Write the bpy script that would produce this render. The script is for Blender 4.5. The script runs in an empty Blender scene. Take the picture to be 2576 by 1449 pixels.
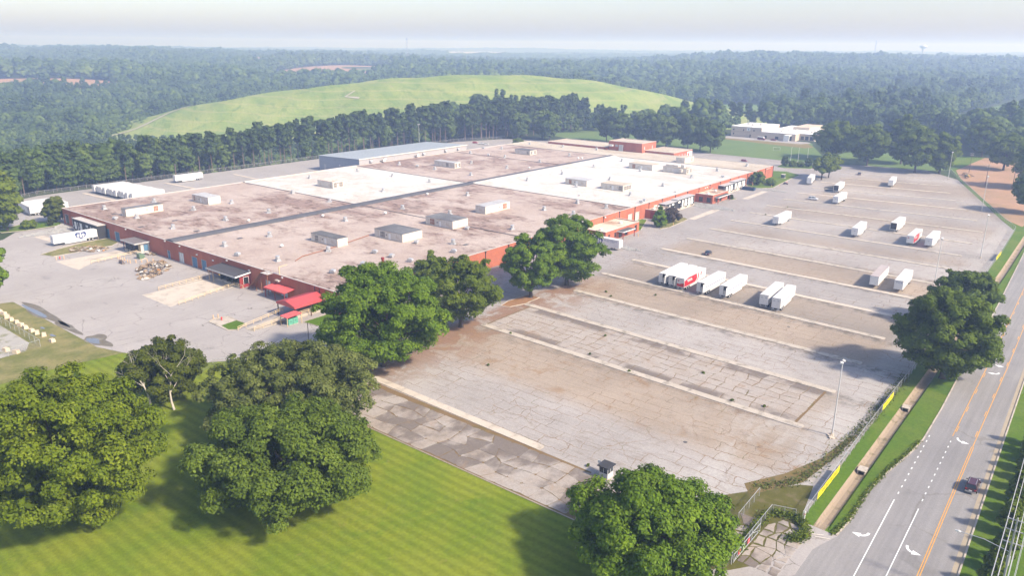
import bpy, bmesh, math, random
import numpy as np
from mathutils import Matrix, Vector
R = math.radians
rnd = random.Random(7)
sc = bpy.context.scene
COL = sc.collection
# ---------------------------------------------------------------- camera, light, exposure
# world: x runs along the long side of the warehouse, y across it, metres; the drone hovers 74 m above the origin
AZ, PITCH, ROLL, CAMH = R(38.69745), R(17.47722), R(0.47839), 74.0
SA, CA = math.sin(AZ), math.cos(AZ)
def uv2ab(u, v): return (u*SA + v*CA, -u*CA + v*SA)          # camera right / forward on the ground -> world
def cam_vec(u, v, z):
    a, b = uv2ab(u, v); return Vector((a, b, z))
fw = (0, math.cos(PITCH), -math.sin(PITCH)); rt = (1, 0, 0); up = (0, math.sin(PITCH), math.cos(PITCH))
cr, sr = math.cos(ROLL), math.sin(ROLL)
rt2 = [cr*rt[i] + sr*up[i] for i in range(3)]; up2 = [-sr*rt[i] + cr*up[i] for i in range(3)]
X, Y, Z = cam_vec(*rt2), cam_vec(*up2), -cam_vec(*fw)
cam = bpy.data.cameras.new('camera'); camo = bpy.data.objects.new('camera', cam); COL.objects.link(camo)
camo.matrix_world = Matrix(((X.x, Y.x, Z.x, 0), (X.y, Y.y, Z.y, 0), (X.z, Y.z, Z.z, CAMH), (0, 0, 0, 1)))
cam.sensor_width = 36.0; cam.lens = 36.0*1946.075/2576; cam.clip_start = 1.0; cam.clip_end = 40000
sc.camera = camo
SUN_EL, SUN_AZ = R(40), R(-84)                                # azimuth counted from +x towards +y
sun_dir = Vector((math.cos(SUN_EL)*math.cos(SUN_AZ), math.cos(SUN_EL)*math.sin(SUN_AZ), math.sin(SUN_EL)))
w = bpy.data.worlds.new('World'); sc.world = w; w.use_nodes = True
wt = w.node_tree; bg = wt.nodes['Background']
sky = wt.nodes.new('ShaderNodeTexSky'); sky.sky_type = 'NISHITA'; sky.sun_disc = False
sky.sun_elevation = SUN_EL; sky.sun_rotation = R(90) - SUN_AZ
sky.altitude = 250; sky.air_density = 1.0; sky.dust_density = 2.1; sky.ozone_density = 2.0
tn = wt.nodes.new('ShaderNodeMix'); tn.data_type = 'RGBA'; tn.blend_type = 'MULTIPLY'; tn.inputs[0].default_value = 1.0; tn.inputs[7].default_value = (1.045, .985, 1.035, 1)
wt.links.new(sky.outputs[0], tn.inputs[6]); wt.links.new(tn.outputs[2], bg.inputs[0]); bg.inputs[1].default_value = 0.122
sl = bpy.data.lights.new('sun', 'SUN'); sl.energy = 3.7; sl.angle = R(4.5); sl.color = (1.0, 0.905, 0.775)
so = bpy.data.objects.new('sun', sl); COL.objects.link(so)
so.rotation_euler = sun_dir.to_track_quat('Z', 'Y').to_euler(); so.location = (100, -200, 300)
sc.view_settings.view_transform = 'Standard'; sc.view_settings.look = 'None'
sc.view_settings.exposure = 0.97; sc.view_settings.gamma = 1.0; sc.view_settings.use_curve_mapping = False
sc.render.engine = 'CYCLES'
cy = sc.cycles
cy.use_denoising = True; cy.max_bounces = 5; cy.diffuse_bounces = 2; cy.glossy_bounces = 2; cy.transmission_bounces = 3
cy.transparent_max_bounces = 8; cy.volume_bounces = 1; cy.use_adaptive_sampling = True; cy.adaptive_threshold = 0.02
cy.caustics_reflective = False; cy.caustics_refractive = False
sc.render.film_transparent = False

# ---------------------------------------------------------------- node helpers
def N(t, typ, ins=None, **props):
    n = t.nodes.new('ShaderNode' + typ)
    for k, v in props.items(): setattr(n, k, v)
    for k, v in (ins or {}).items():
        if isinstance(v, bpy.types.NodeSocket): t.links.new(v, n.inputs[k])
        elif v is not None: n.inputs[k].default_value = v
    return n
def C4(c): return (c[0], c[1], c[2], 1.0)
def mix(t, f, a, b, blend='MIX'):
    n = t.nodes.new('ShaderNodeMix'); n.data_type = 'RGBA'; n.blend_type = blend; n.clamp_factor = True
    for i, v in ((0, f), (6, a), (7, b)):
        if isinstance(v, bpy.types.NodeSocket): t.links.new(v, n.inputs[i])
        else: n.inputs[i].default_value = v if i == 0 else C4(v)
    return n.outputs[2]
def mth(t, op, a, b=0.0, clamp=False):
    n = N(t, 'Math', {0: a, 1: b}, operation=op, use_clamp=clamp); return n.outputs[0]
def ramp(t, f, stops, interp='LINEAR'):
    n = t.nodes.new('ShaderNodeValToRGB'); n.color_ramp.interpolation = interp
    e = n.color_ramp.elements
    while len(e) < len(stops): e.new(0.5)
    for i, (p, c) in enumerate(stops):
        e[i].position = p; e[i].color = C4(c) if not isinstance(c, (int, float)) else (c, c, c, 1)
    t.links.new(f, n.inputs[0]); return n.outputs[0]
def noise(t, vec, scale, detail=4.0, rough=0.55, dist=0.0):
    return N(t, 'TexNoise', {'Vector': vec, 'Scale': scale, 'Detail': detail, 'Roughness': rough, 'Distortion': dist}).outputs[0]
def smooth(t, x, lo, hi):
    return N(t, 'MapRange', {0: x, 1: lo, 2: hi, 3: 0.0, 4: 1.0}, interpolation_type='SMOOTHSTEP').outputs[0]
def newmat(name):
    m = bpy.data.materials.new(name); m.use_nodes = True
    t = m.node_tree; p = t.nodes['Principled BSDF']; return m, t, p
def P(t): return N(t, 'NewGeometry').outputs['Position']
def O(t): return N(t, 'TexCoord').outputs['Object']
MATS = {}
def mat(name, col, rough=0.7, var=0.12, scale=0.6, spec=0.3, metal=0.0, grime=None, gscale=0.25, rndobj=0.0, coord=O):
    if name in MATS: return MATS[name]
    m, t, p = newmat(name); v = coord(t)
    n1 = noise(t, v, scale, 5); n2 = noise(t, v, scale*9, 3)
    f = mth(t, 'ADD', mth(t, 'MULTIPLY', n1, .7), mth(t, 'MULTIPLY', n2, .3))
    c = mix(t, f, [x*(1-var) for x in col], [min(1, x*(1+var)) for x in col])
    if grime:
        g = smooth(t, noise(t, v, gscale, 6, .65), .48, .68); c = mix(t, mth(t, 'MULTIPLY', g, .75), c, grime)
    if rndobj:
        r = N(t, 'ObjectInfo').outputs['Random']; c = mix(t, 1.0, c, ramp(t, r, [(0, 1-rndobj), (1, 1.0)]), 'MULTIPLY')
    t.links.new(c, p.inputs['Base Color'])
    p.inputs['Roughness'].default_value = rough; p.inputs['Specular IOR Level'].default_value = spec; p.inputs['Metallic'].default_value = metal
    MATS[name] = m; return m

# ---------------------------------------------------------------- mesh and object helpers
class MB:
    def __init__(s): s.v = []; s.f = []; s.m = []
    def add(s, vs, fs, mi=0):
        o = len(s.v); s.v += [tuple(q) for q in vs]; s.f += [tuple(i+o for i in f) for f in fs]; s.m += [mi]*len(fs); return s
    def box(s, x0, x1, y0, y1, z0, z1, mi=0):
        return s.add([(x0,y0,z0),(x1,y0,z0),(x1,y1,z0),(x0,y1,z0),(x0,y0,z1),(x1,y0,z1),(x1,y1,z1),(x0,y1,z1)],
                     [(0,3,2,1),(4,5,6,7),(0,1,5,4),(1,2,6,5),(2,3,7,6),(3,0,4,7)], mi)
    def cbox(s, c, d, mi=0): return s.box(c[0]-d[0]/2, c[0]+d[0]/2, c[1]-d[1]/2, c[1]+d[1]/2, c[2]-d[2]/2, c[2]+d[2]/2, mi)
    def bar(s, p, q, wd, ht=None, mi=0):
        p, q = Vector(p), Vector(q); d = (q-p).normalized(); ht = ht or wd
        a = d.cross(Vector((0,0,1)));  a = a.normalized() if a.length > 1e-4 else Vector((1,0,0)); b = d.cross(a).normalized()
        a *= wd/2; b *= ht/2
        return s.add([p-a-b, p+a-b, p+a+b, p-a+b, q-a-b, q+a-b, q+a+b, q-a+b], [(0,3,2,1),(4,5,6,7),(0,1,5,4),(1,2,6,5),(2,3,7,6),(3,0,4,7)], mi)
    def tube(s, pts, rs, n=8, mi=0, cap=True):
        pts = [Vector(p) for p in pts]; o = len(s.v); prev = None
        for i, p in enumerate(pts):
            d = (pts[min(i+1, len(pts)-1)] - pts[max(i-1, 0)]).normalized()
            a = (prev - d*prev.dot(d)) if prev is not None else d.cross(Vector((0.31, 0.95, 0.05)))
            if a.length < 1e-4: a = d.cross(Vector((1, 0, 0)))
            a.normalize(); prev = a; b = d.cross(a); r = rs[i] if hasattr(rs, '__len__') else rs
            for k in range(n):
                t = 2*math.pi*k/n; s.v.append(tuple(p + a*(r*math.cos(t)) + b*(r*math.sin(t))))
        for i in range(len(pts)-1):
            for k in range(n):
                s.f.append((o+i*n+k, o+i*n+(k+1) % n, o+(i+1)*n+(k+1) % n, o+(i+1)*n+k)); s.m.append(mi)
        if cap:
            s.f.append(tuple(o+k for k in reversed(range(n)))); s.m.append(mi)
            e = o+(len(pts)-1)*n; s.f.append(tuple(e+k for k in range(n))); s.m.append(mi)
        return s
    def cyl(s, c, r, h, n=12, mi=0, r2=None): return s.tube([c, (c[0], c[1], c[2]+h)], [r, r if r2 is None else r2], n, mi)
    def prism(s, poly, z0, z1, mi=0):
        n = len(poly); vs = [(x, y, z0) for x, y in poly] + [(x, y, z1) for x, y in poly]
        return s.add(vs, [tuple(reversed(range(n))), tuple(range(n, 2*n))] + [(i, (i+1) % n, n+(i+1) % n, n+i) for i in range(n)], mi)
    def xprism(s, poly, x0, x1, mi=0):                        # profile in (y,z) run along x
        n = len(poly); vs = [(x0, y, z) for y, z in poly] + [(x1, y, z) for y, z in poly]
        return s.add(vs, [tuple(reversed(range(n))), tuple(range(n, 2*n))] + [(i, (i+1) % n, n+(i+1) % n, n+i) for i in range(n)], mi)
    def yprism(s, poly, y0, y1, mi=0):
        n = len(poly); vs = [(x, y0, z) for x, z in poly] + [(x, y1, z) for x, z in poly]
        return s.add(vs, [tuple(reversed(range(n))), tuple(range(n, 2*n))] + [(i, (i+1) % n, n+(i+1) % n, n+i) for i in range(n)], mi)
    def shift(s, dx, dy, dz=0): s.v = [(x+dx, y+dy, z+dz) for x, y, z in s.v]; return s
    def mesh(s, name, smooth=False):
        me = bpy.data.meshes.new(name); me.from_pydata(s.v, [], s.f)
        if any(s.m): me.polygons.foreach_set('material_index', s.m)
        bm = bmesh.new(); bm.from_mesh(me); bmesh.ops.recalc_face_normals(bm, faces=bm.faces); bm.to_mesh(me); bm.free()
        if smooth: me.polygons.foreach_set('use_smooth', [True]*len(me.polygons))
        me.update(); return me
def link(name, me, mats, parent=None, loc=(0,0,0), rz=0.0):
    o = bpy.data.objects.new(name, me); COL.objects.link(o); o.location = loc; o.rotation_euler = (0, 0, rz)
    if mats is not None:
        for m in (mats if isinstance(mats, (list, tuple)) else [mats]):
            if len(me.materials) < len(mats if isinstance(mats, (list, tuple)) else [mats]): me.materials.append(m)
    if parent: o.parent = parent
    return o
def part(parent, name, mb, mats, loc=(0,0,0), rz=0.0, smooth=False, label=None):
    o = link(name, mb.mesh(name, smooth) if isinstance(mb, MB) else mb, mats, parent, loc, rz)
    if label: o['label'] = label
    return o
ORD = ['first','second','third','fourth','fifth','sixth','seventh','eighth','ninth','tenth','eleventh','twelfth','thirteenth','fourteenth','fifteenth']
def tag(o, label, cat, group=None):
    o['label'] = label; o['category'] = cat
    if group: o['group'] = group
    return o
def thing(name, label, cat, loc=(0,0,0), rz=0.0, group=None):
    o = bpy.data.objects.new(name, None); COL.objects.link(o); o.location = loc; o.rotation_euler = (0,0,rz); o.empty_display_size = .5
    return tag(o, label, cat, group)
def copy_tree(o, parent=None):
    c = o.copy(); COL.objects.link(c); c.parent = parent
    for ch in list(o.children): copy_tree(ch, c)
    return c
def struct(name, mb, mats, parent=None, smooth=False):
    o = link(name, mb.mesh(name, smooth) if isinstance(mb, MB) else mb, mats, parent)
    if not parent: o['kind'] = 'structure'
    return o
def sheet(name, poly, z, m, parent=None):
    bm = bmesh.new(); vs = [bm.verts.new((x, y, z)) for x, y in poly]; f = bm.faces.new(vs); f.normal_update()
    if f.normal.z < 0: f.normal_flip()
    bmesh.ops.triangulate(bm, faces=bm.faces[:]); me = bpy.data.meshes.new(name); bm.to_mesh(me); bm.free()
    return struct(name, me, m, parent)
def textmesh(s, size=1.0, ext=0.0, sx=1.0):
    cu = bpy.data.curves.new('txt', 'FONT'); cu.body = s; cu.size = size; cu.extrude = ext; cu.align_x = 'CENTER'; cu.align_y = 'CENTER'; cu.resolution_u = 2
    o = bpy.data.objects.new('txt', cu); COL.objects.link(o); dg = bpy.context.evaluated_depsgraph_get()
    me = bpy.data.meshes.new_from_object(o.evaluated_get(dg)); bpy.data.objects.remove(o)
    if sx != 1.0: me.transform(Matrix.Diagonal((sx, 1, 1, 1)))
    return me
def xf(me, cols, loc=(0,0,0)):                                 # lay a flat mesh: columns = where local x, y, z go
    a, b, c = [Vector(q) for q in cols]
    me.transform(Matrix(((a.x,b.x,c.x,loc[0]),(a.y,b.y,c.y,loc[1]),(a.z,b.z,c.z,loc[2]),(0,0,0,1)))); return me
# ---------------------------------------------------------------- ground and terrain
def sst(lo, hi, x): t = np.clip((x-lo)/(hi-lo), 0, 1); return t*t*(3-2*t)
def ab2uv(a, b): return a*SA - b*CA, a*CA + b*SA
def terrain(a, b):
    a = np.asarray(a, float); b = np.asarray(b, float); u, v = ab2uv(a, b); t = u/np.maximum(v, 50.0)
    rt_ = sst(.10, .34, t); lf = sst(-.24, -.46, t) if False else sst(.24, .46, -t)
    z = 21*rt_*sst(1050, 2250, v)*(1-.35*sst(2500, 3600, v)) + 33*lf*sst(1500, 2800, v)*(1-.7*sst(2950, 3900, v)) + (1-rt_)*(1-lf)*10*sst(1800, 4200, v)
    s = sst(750, 1700, v)
    z = z + s*(5.5*np.sin(u/260+1.3)*np.cos(v/290+.4) + 5*np.sin(u/510-v/430) + 4*np.sin(v/130+u/320) + 2.5*np.sin(u/95+v/170))
    z = z - 26*sst(412, 600, v)*sst(.02, .26, -t)*(1-sst(1000, 1700, v))
    far = sst(2600, 5200, v); z = z + far*(10*np.sin(u/700+2)*np.cos(v/520)+8*np.cos(v/610+u/1500))
    for (bu, bv, su, sv, am) in ((-930,1500,340,190,17),(-560,2450,330,420,15),(-700,3000,250,300,11),(-420,1900,150,170,9),(1150,2250,160,180,8)): z = z + am*np.exp(-((u-bu)/su)**2-((v-bv)/sv)**2)
    site = np.where((a > 85) & (a < 620) & (b > -4) & (b < 60), -1.0, -0.06)
    return np.where(v < 420, 0*z, np.where(v < 700, np.minimum(z, 0), z)) + site
RIDGE_U = [-520, -470, -430, -400, -366, -316, -230, -148, -49, 30, 96, 164, 227, 275, 310]
RIDGE_Z = [-27, -24, -14, -6, 3, 13, 25, 35, 39.5, 38, 33, 20, 7, -1, -3]
def hill_z(u, v):
    u = np.asarray(u, float); v = np.asarray(v, float); f = sst(712, 884, v)*(1-sst(925, 1180, v))
    r = (np.interp(u, RIDGE_U, RIDGE_Z) + np.interp(u-18, RIDGE_U, RIDGE_Z) + np.interp(u+18, RIDGE_U, RIDGE_Z))/3
    zt = terrain(*uv2ab(u, v)); rise = np.clip((r-zt)*f, 0, 60)
    b = .9*np.sin(u/31+v/47)*np.cos(v/26) + .6*np.sin(u/13-v/19) + 1.3*np.sin(v/21+u/160)
    return zt + rise + b*np.clip(rise/14, 0, 1) - 1.6*(1-sst(.0, 1.2, rise)) + .5*sst(.0, 1.2, rise)
HILLPOLY = [(-421,783),(-386,859),(-350,915),(-305,990),(-150,1120),(150,1120),(280,1066),(292,900),(262,745),(160,738),(0,745),(-150,745),(-300,735),(-385,752)]
def in_poly(u, v, poly):
    c = np.zeros(np.shape(u), bool); n = len(poly)
    for i in range(n):
        (x0, y0), (x1, y1) = poly[i], poly[i-1]
        cr_ = ((y0 > v) != (y1 > v)) & (u < (x1-x0)*(v-y0)/((y1-y0) if y1 != y0 else 1e-9)+x0); c ^= cr_
    return c
def grid_mesh(name, xs, ys, zf):
    A, B = np.meshgrid(xs, ys, indexing='ij'); Zz = zf(A, B); nx, ny = len(xs), len(ys)
    vs = np.stack([A, B, Zz], -1).reshape(-1, 3); i = np.arange(nx*ny).reshape(nx, ny)
    q = np.stack([i[:-1,:-1], i[1:,:-1], i[1:,1:], i[:-1,1:]], -1).reshape(-1, 4)
    return npmesh(name, vs, q, smooth=True)
def npmesh(name, vs, quads, smooth=False, tint=None):
    me = bpy.data.meshes.new(name); vs = np.ascontiguousarray(vs, np.float32); quads = np.ascontiguousarray(quads, np.int32); k = quads.shape[1]
    me.vertices.add(len(vs)); me.vertices.foreach_set('co', vs.ravel()); me.loops.add(quads.size); me.loops.foreach_set('vertex_index', quads.ravel())
    me.polygons.add(len(quads)); me.polygons.foreach_set('loop_start', np.arange(len(quads), dtype=np.int32)*k); me.polygons.foreach_set('loop_total', np.full(len(quads), k, np.int32))
    if smooth: me.polygons.foreach_set('use_smooth', np.ones(len(quads), bool))
    if tint is not None:
        at = me.attributes.new('tint', 'FLOAT', 'FACE'); at.data.foreach_set('value', np.ascontiguousarray(tint, np.float32))
    me.update(calc_edges=True); return me

def grass_mat(name, c1, c2, c3, stripe=0.0, scale=.08):
    m, t, p = newmat(name); v = P(t)
    c = mix(t, smooth(t, noise(t, v, scale, 5, .6), .35, .65), c1, c2)
    c = mix(t, mth(t, 'MULTIPLY', smooth(t, noise(t, v, scale*.6+.02, 6, .7, .5), .52, .72), .8), c, c3)
    if stripe:
        sx = N(t, 'SeparateXYZ', {0: v}).outputs
        ph = mth(t, 'ADD', mth(t, 'MULTIPLY', sx[0], 2*math.pi/2.1), mth(t, 'MULTIPLY', noise(t, v, .05, 2), 2.2))
        sm = mth(t, 'MULTIPLY', mth(t, 'MULTIPLY_ADD', mth(t, 'SINE', ph), .5), 1.0)
        s2 = N(t, 'MapRange', {0: mth(t, 'SINE', ph), 1: -.7, 2: .7, 3: 1-stripe, 4: 1+stripe}).outputs[0]
        s2 = mth(t, 'MULTIPLY', s2, 1.0)
        c = mix(t, 1.0, c, N(t, 'CombineColor', {0: s2, 1: s2, 2: s2}).outputs[0], 'MULTIPLY')
        pat = smooth(t, noise(t, v, .22, 7, .8), .60, .70); c = mix(t, mth(t, 'MULTIPLY', pat, .6), c, (.23, .19, .06))
    fine = noise(t, v, 1.3, 7, .85); c = mix(t, 1.0, c, ramp(t, fine, [(.3, .70), (.7, 1.25)]), 'MULTIPLY')
    t.links.new(c, p.inputs['Base Color']); p.inputs['Roughness'].default_value = .9; p.inputs['Specular IOR Level'].default_value = .1
    bp = N(t, 'Bump', {'Height': noise(t, v, 2.0, 4, .7), 'Strength': .5, 'Distance': .15}); t.links.new(bp.outputs[0], p.inputs['Normal'])
    return m
M_lawn = grass_mat('mown_lawn', (.128, .176, .014), (.175, .205, .020), (.092, .152, .012), stripe=.10)
M_verge = grass_mat('verge_grass', (.080, .145, .012), (.120, .165, .022), (.060, .120, .012))
M_rough = grass_mat('rough_grass', (.15, .155, .05), (.24, .21, .09), (.085, .105, .03), scale=.16)
M_field = grass_mat('sports_field_grass', (.105, .165, .045), (.125, .180, .05), (.13, .165, .05), scale=.03)
M_wild = grass_mat('wild_ground', (.035, .055, .018), (.05, .07, .022), (.06, .07, .03), scale=.01)
M_hill = None
def hill_mat():
    m, t, p = newmat('landfill_grass'); v = P(t)
    sq = N(t, 'Mapping', {'Vector': v, 'Rotation': (0, 0, -R(51.3)), 'Scale': (1, 1, 3.0)}).outputs[0]
    st = N(t, 'Mapping', {'Vector': sq, 'Scale': (.35, 1.6, 1)}).outputs[0]
    c = mix(t, smooth(t, noise(t, st, .020, 6, .6), .36, .64), (.175, .240, .062), (.255, .292, .090))
    c = mix(t, mth(t, 'MULTIPLY', smooth(t, noise(t, st, .045, 6, .68, .6), .50, .66), .65), c, (.105, .180, .042))
    c = mix(t, mth(t, 'MULTIPLY', smooth(t, noise(t, st, .09, 5, .7), .60, .72), .5), c, (.28, .25, .12))
    zz = N(t, 'SeparateXYZ', {0: v}).outputs[2]; tr_ = mth(t, 'SINE', mth(t, 'ADD', mth(t, 'MULTIPLY', zz, .85), mth(t, 'MULTIPLY', noise(t, v, .008, 3), 9.0)))
    c = mix(t, mth(t, 'MULTIPLY', smooth(t, tr_, .80, .98), .38), c, (.33, .31, .15))
    c = mix(t, mth(t, 'MULTIPLY', smooth(t, noise(t, v, .05, 7, .75), .58, .68), .5), c, (.085, .15, .035))
    t.links.new(c, p.inputs['Base Color']); p.inputs['Roughness'].default_value = .95; p.inputs['Specular IOR Level'].default_value = .05
    bp = N(t, 'Bump', {'Height': noise(t, st, .12, 5, .7), 'Strength': .6, 'Distance': 2.0}); t.links.new(bp.outputs[0], p.inputs['Normal'])
    return m
xs = sorted(set(list(np.arange(-300, 85, 35)) + [85, 85.2, 619.8, 620] + list(np.arange(120, 620, 50)) + list(np.arange(660, 1500, 60)) + list(np.arange(1500, 9800, 140)) + [-900, -600]))
ys = sorted(set(list(np.arange(-300, -4, 40)) + [-4, -3.8, 15, 35, 59.8, 60] + list(np.arange(100, 1500, 60)) + list(np.arange(1500, 9000, 140)) + list(np.arange(-4800, -300, 150))))
struct('ground', grid_mesh('ground', np.array(xs, float), np.array(ys, float), terrain), M_wild)
# landfill hill behind the pines
hu = np.arange(-520, 320, 8.0); hv = np.arange(590, 1190, 8.0)
U_, V_ = np.meshgrid(hu, hv, indexing='ij'); Hz = hill_z(U_, V_); A_, B_ = uv2ab(U_, V_)
ii = np.arange(U_.size).reshape(U_.shape); qq = np.stack([ii[:-1,:-1], ii[1:,:-1], ii[1:,1:], ii[:-1,1:]], -1).reshape(-1, 4)
M_hill = hill_mat()
hill = struct('hill', npmesh('hill', np.stack([A_, B_, Hz], -1).reshape(-1, 3), qq, smooth=True), M_hill)
M_track = mat('gravel_track', (.40, .36, .29), .95, .2, .2, .05, coord=P)
def ribbon(name, uvs, wd, m, dz=.25, zf=None, parent=None):
    mb = MB(); pts = []
    for i in range(len(uvs)-1):
        n = max(1, int(math.dist(uvs[i], uvs[i+1])/8))
        pts += [(uvs[i][0]+(uvs[i+1][0]-uvs[i][0])*k/n, uvs[i][1]+(uvs[i+1][1]-uvs[i][1])*k/n) for k in range(n)]
    pts.append(uvs[-1]); vs = []
    for i, (u, v) in enumerate(pts):
        q, r_ = pts[max(i-1, 0)], pts[min(i+1, len(pts)-1)]; d = Vector((r_[0]-q[0], r_[1]-q[1])).normalized(); nrm = Vector((-d.y, d.x))*wd/2
        for sg in (-1, 1):
            uu, vv = u+nrm.x*sg, v+nrm.y*sg; a, b = uv2ab(uu, vv); vs.append((a, b, (float(zf(uu, vv)) if zf else 0)+dz))
    mb.add(vs, [(2*i, 2*i+2, 2*i+3, 2*i+1) for i in range(len(pts)-1)]); return struct(name, mb, m, parent)
hz1 = lambda u, v: float(hill_z(np.array(u), np.array(v)))
ribbon('path', [(-372, 742), (-408, 762), (-410, 785), (-392, 815), (-372, 850), (-345, 884)], 3.2, M_track, .8, hz1)
ribbon('path', [(-168, 842), (-176, 832), (-160, 824)], 2.4, M_track, .7, hz1)
ribbon('path', [(228, 900), (240, 850), (252, 830)], 2.5, M_track, .7, hz1)
# ---- paved surfaces
def lot_mat():
    m, t, p = newmat('weathered_asphalt_lot'); v = P(t); s = N(t, 'SeparateXYZ', {0: v}).outputs
    c = N(t, 'MapRange', {0: s[0], 1: 240.0, 2: 430.0, 3: .046, 4: -.115}, clamp=True).outputs[0]
    xs_ = mth(t, 'ADD', s[0], mth(t, 'MULTIPLY', mth(t, 'SUBTRACT', 135.0, s[1]), c))
    wob = mth(t, 'MULTIPLY', mth(t, 'SUBTRACT', noise(t, v, .06, 4), .5), 5.0); xw = mth(t, 'ADD', xs_, wob)
    G, G2, B1, B2, Dk = (.352, .322, .297), (.305, .281, .262), (.322, .262, .205), (.298, .250, .204), (.245, .214, .184)
    st = [(91, B2), (104, B2), (109, G), (126, G), (133, B1), (150, B1), (153, B2), (171, B2), (175, G), (191, G), (196, B1), (212, B1), (217, Dk), (235, B2), (239, G2), (257, G2), (261, B1), (279, B2), (284, G), (301, G), (306, B2), (322, G2), (345, G), (367, B2), (389, G2), (412, B2), (434, G), (456, B2), (480, B2), (500, G), (525, G2)]
    f = mth(t, 'DIVIDE', mth(t, 'SUBTRACT', xw, 90.0), 440.0)
    base = ramp(t, f, [((x-90)/440.0, q) for x, q in st])
    west = smooth(t, s[1], 128.0, 138.0); base = mix(t, west, base, (.312, .288, .272))
    east = smooth(t, s[1], 43.0, 38.0); base = mix(t, mth(t, 'MULTIPLY', east, .8), base, (.360, .335, .312))
    big = noise(t, v, .035, 6, .6, .4); base = mix(t, 1.0, base, ramp(t, big, [(.25, .80), (.5, 1.0), (.75, 1.16)]), 'MULTIPLY')
    # dark algae patches alongside the islands
    fr = mth(t, 'FRACT', mth(t, 'DIVIDE', mth(t, 'SUBTRACT', xs_, 149.6), 21.65))
    near = mth(t, 'MAXIMUM', smooth(t, fr, .16, .05), smooth(t, fr, .82, .97))
    band = mth(t, 'MULTIPLY', mth(t, 'MULTIPLY', smooth(t, s[0], 140.0, 155.0), smooth(t, s[0], 345.0, 260.0)), smooth(t, s[1], 137.0, 128.0))
    blot = smooth(t, noise(t, v, .30, 5, .65), .42, .62)
    base = mix(t, mth(t, 'MULTIPLY', mth(t, 'MULTIPLY', near, band), mth(t, 'MULTIPLY', blot, .75)), base, (.13, .115, .095))
    # rusty leaf litter near the trees by the drive
    lit = mth(t, 'MULTIPLY', smooth(t, s[1], 112.0, 134.0), mth(t, 'MULTIPLY', smooth(t, s[0], 225.0, 190.0), smooth(t, s[1], 140.0, 136.0)))
    ln = smooth(t, mth(t, 'ADD', noise(t, v, .13, 6, .7, .6), mth(t, 'MULTIPLY', lit, .12)), .50, .63)
    base = mix(t, mth(t, 'MULTIPLY', mth(t, 'MULTIPLY', ln, lit), .8), base, (.22, .115, .06))
    l2 = mth(t, 'MULTIPLY', smooth(t, s[0], 152.0, 146.0), smooth(t, s[0], 124.0, 132.0))
    n3 = smooth(t, noise(t, v, .16, 6, .7, .8), .54, .66); base = mix(t, mth(t, 'MULTIPLY', mth(t, 'MULTIPLY', n3, l2), .65), base, (.26, .165, .09))
    # pale worn patch in the near corner
    pale = mth(t, 'MULTIPLY', smooth(t, s[1], 72.0, 40.0), smooth(t, s[0], 178.0, 135.0))
    pn = smooth(t, noise(t, N(t, 'Mapping', {'Vector': v, 'Scale': (.4, 1, 1), 'Rotation': (0, 0, .3)}).outputs[0], .12, 5, .6, 1.0), .38, .62)
    base = mix(t, mth(t, 'MULTIPLY', mth(t, 'MULTIPLY', pn, pale), .7), base, (.42, .395, .365))
    # cracks: warped joint pattern, broken up by noise, plus stray hairlines
    dv = N(t, 'TexNoise', {'Vector': v, 'Scale': .16, 'Detail': 5.0, 'Roughness': .65}).outputs[1]
    wv = N(t, 'VectorMath', {0: v, 1: N(t, 'VectorMath', {0: N(t, 'VectorMath', {0: dv, 1: (.5, .5, .5)}, operation='SUBTRACT').outputs[0], 'Scale': 3.2}, operation='SCALE').outputs[0]}, operation='ADD').outputs[0]
    rot = N(t, 'Mapping', {'Vector': wv, 'Rotation': (0, 0, R(90))}).outputs[0]
    bk = N(t, 'TexBrick', {'Vector': rot, 'Scale': 1.0, 'Mortar Size': .085, 'Mortar Smooth': .2, 'Brick Width': 5.6, 'Row Height': 3.2}, offset=.37, squash=1.3, squash_frequency=3).outputs['Fac']
    vo = N(t, 'TexVoronoi', {'Vector': wv, 'Scale': .15}, feature='DISTANCE_TO_EDGE').outputs[0]
    hair = mth(t, 'MULTIPLY', smooth(t, vo, .012, .004), .8)
    brk = smooth(t, noise(t, v, .055, 4, .6), .36, .54)
    crk = mth(t, 'MAXIMUM', mth(t, 'MULTIPLY', bk, brk), mth(t, 'MULTIPLY', hair, smooth(t, noise(t, v, .04, 3), .48, .56)))
    base = mix(t, mth(t, 'MULTIPLY', crk, .75), base, ramp(t, noise(t, v, .2, 3), [(.35, (.13, .10, .07)), (.55, (.22, .12, .05)), (.7, (.12, .12, .04))]))
    grit = smooth(t, noise(t, N(t, 'Mapping', {'Vector': v, 'Scale': (1.0, .45, 1)}).outputs[0], .55, 9, .78), .50, .66)
    brn = mth(t, 'ADD', smooth(t, noise(t, v, .03, 4, .6), .42, .62), .35, True); base = mix(t, mth(t, 'MULTIPLY', mth(t, 'MULTIPLY', grit, brn), .5), base, (.20, .155, .115))
    lines = noise(t, N(t, 'Mapping', {'Vector': v, 'Scale': (3.0, .12, 1), 'Rotation': (0, 0, 0)}).outputs[0], .5, 4, .6)
    base = mix(t, 1.0, base, ramp(t, lines, [(.3, .93), (.7, 1.06)]), 'MULTIPLY')
    fine = noise(t, v, 1.8, 6, .82); base = mix(t, 1.0, base, ramp(t, fine, [(.3, .82), (.7, 1.16)]), 'MULTIPLY')
    t.links.new(base, p.inputs['Base Color']); p.inputs['Roughness'].default_value = .92; p.inputs['Specular IOR Level'].default_value = .15
    bp = N(t, 'Bump', {'Height': mth(t, 'SUBTRACT', noise(t, v, 1.2, 4), crk), 'Strength': .25, 'Distance': .05}); t.links.new(bp.outputs[0], p.inputs['Normal'])
    return m
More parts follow.
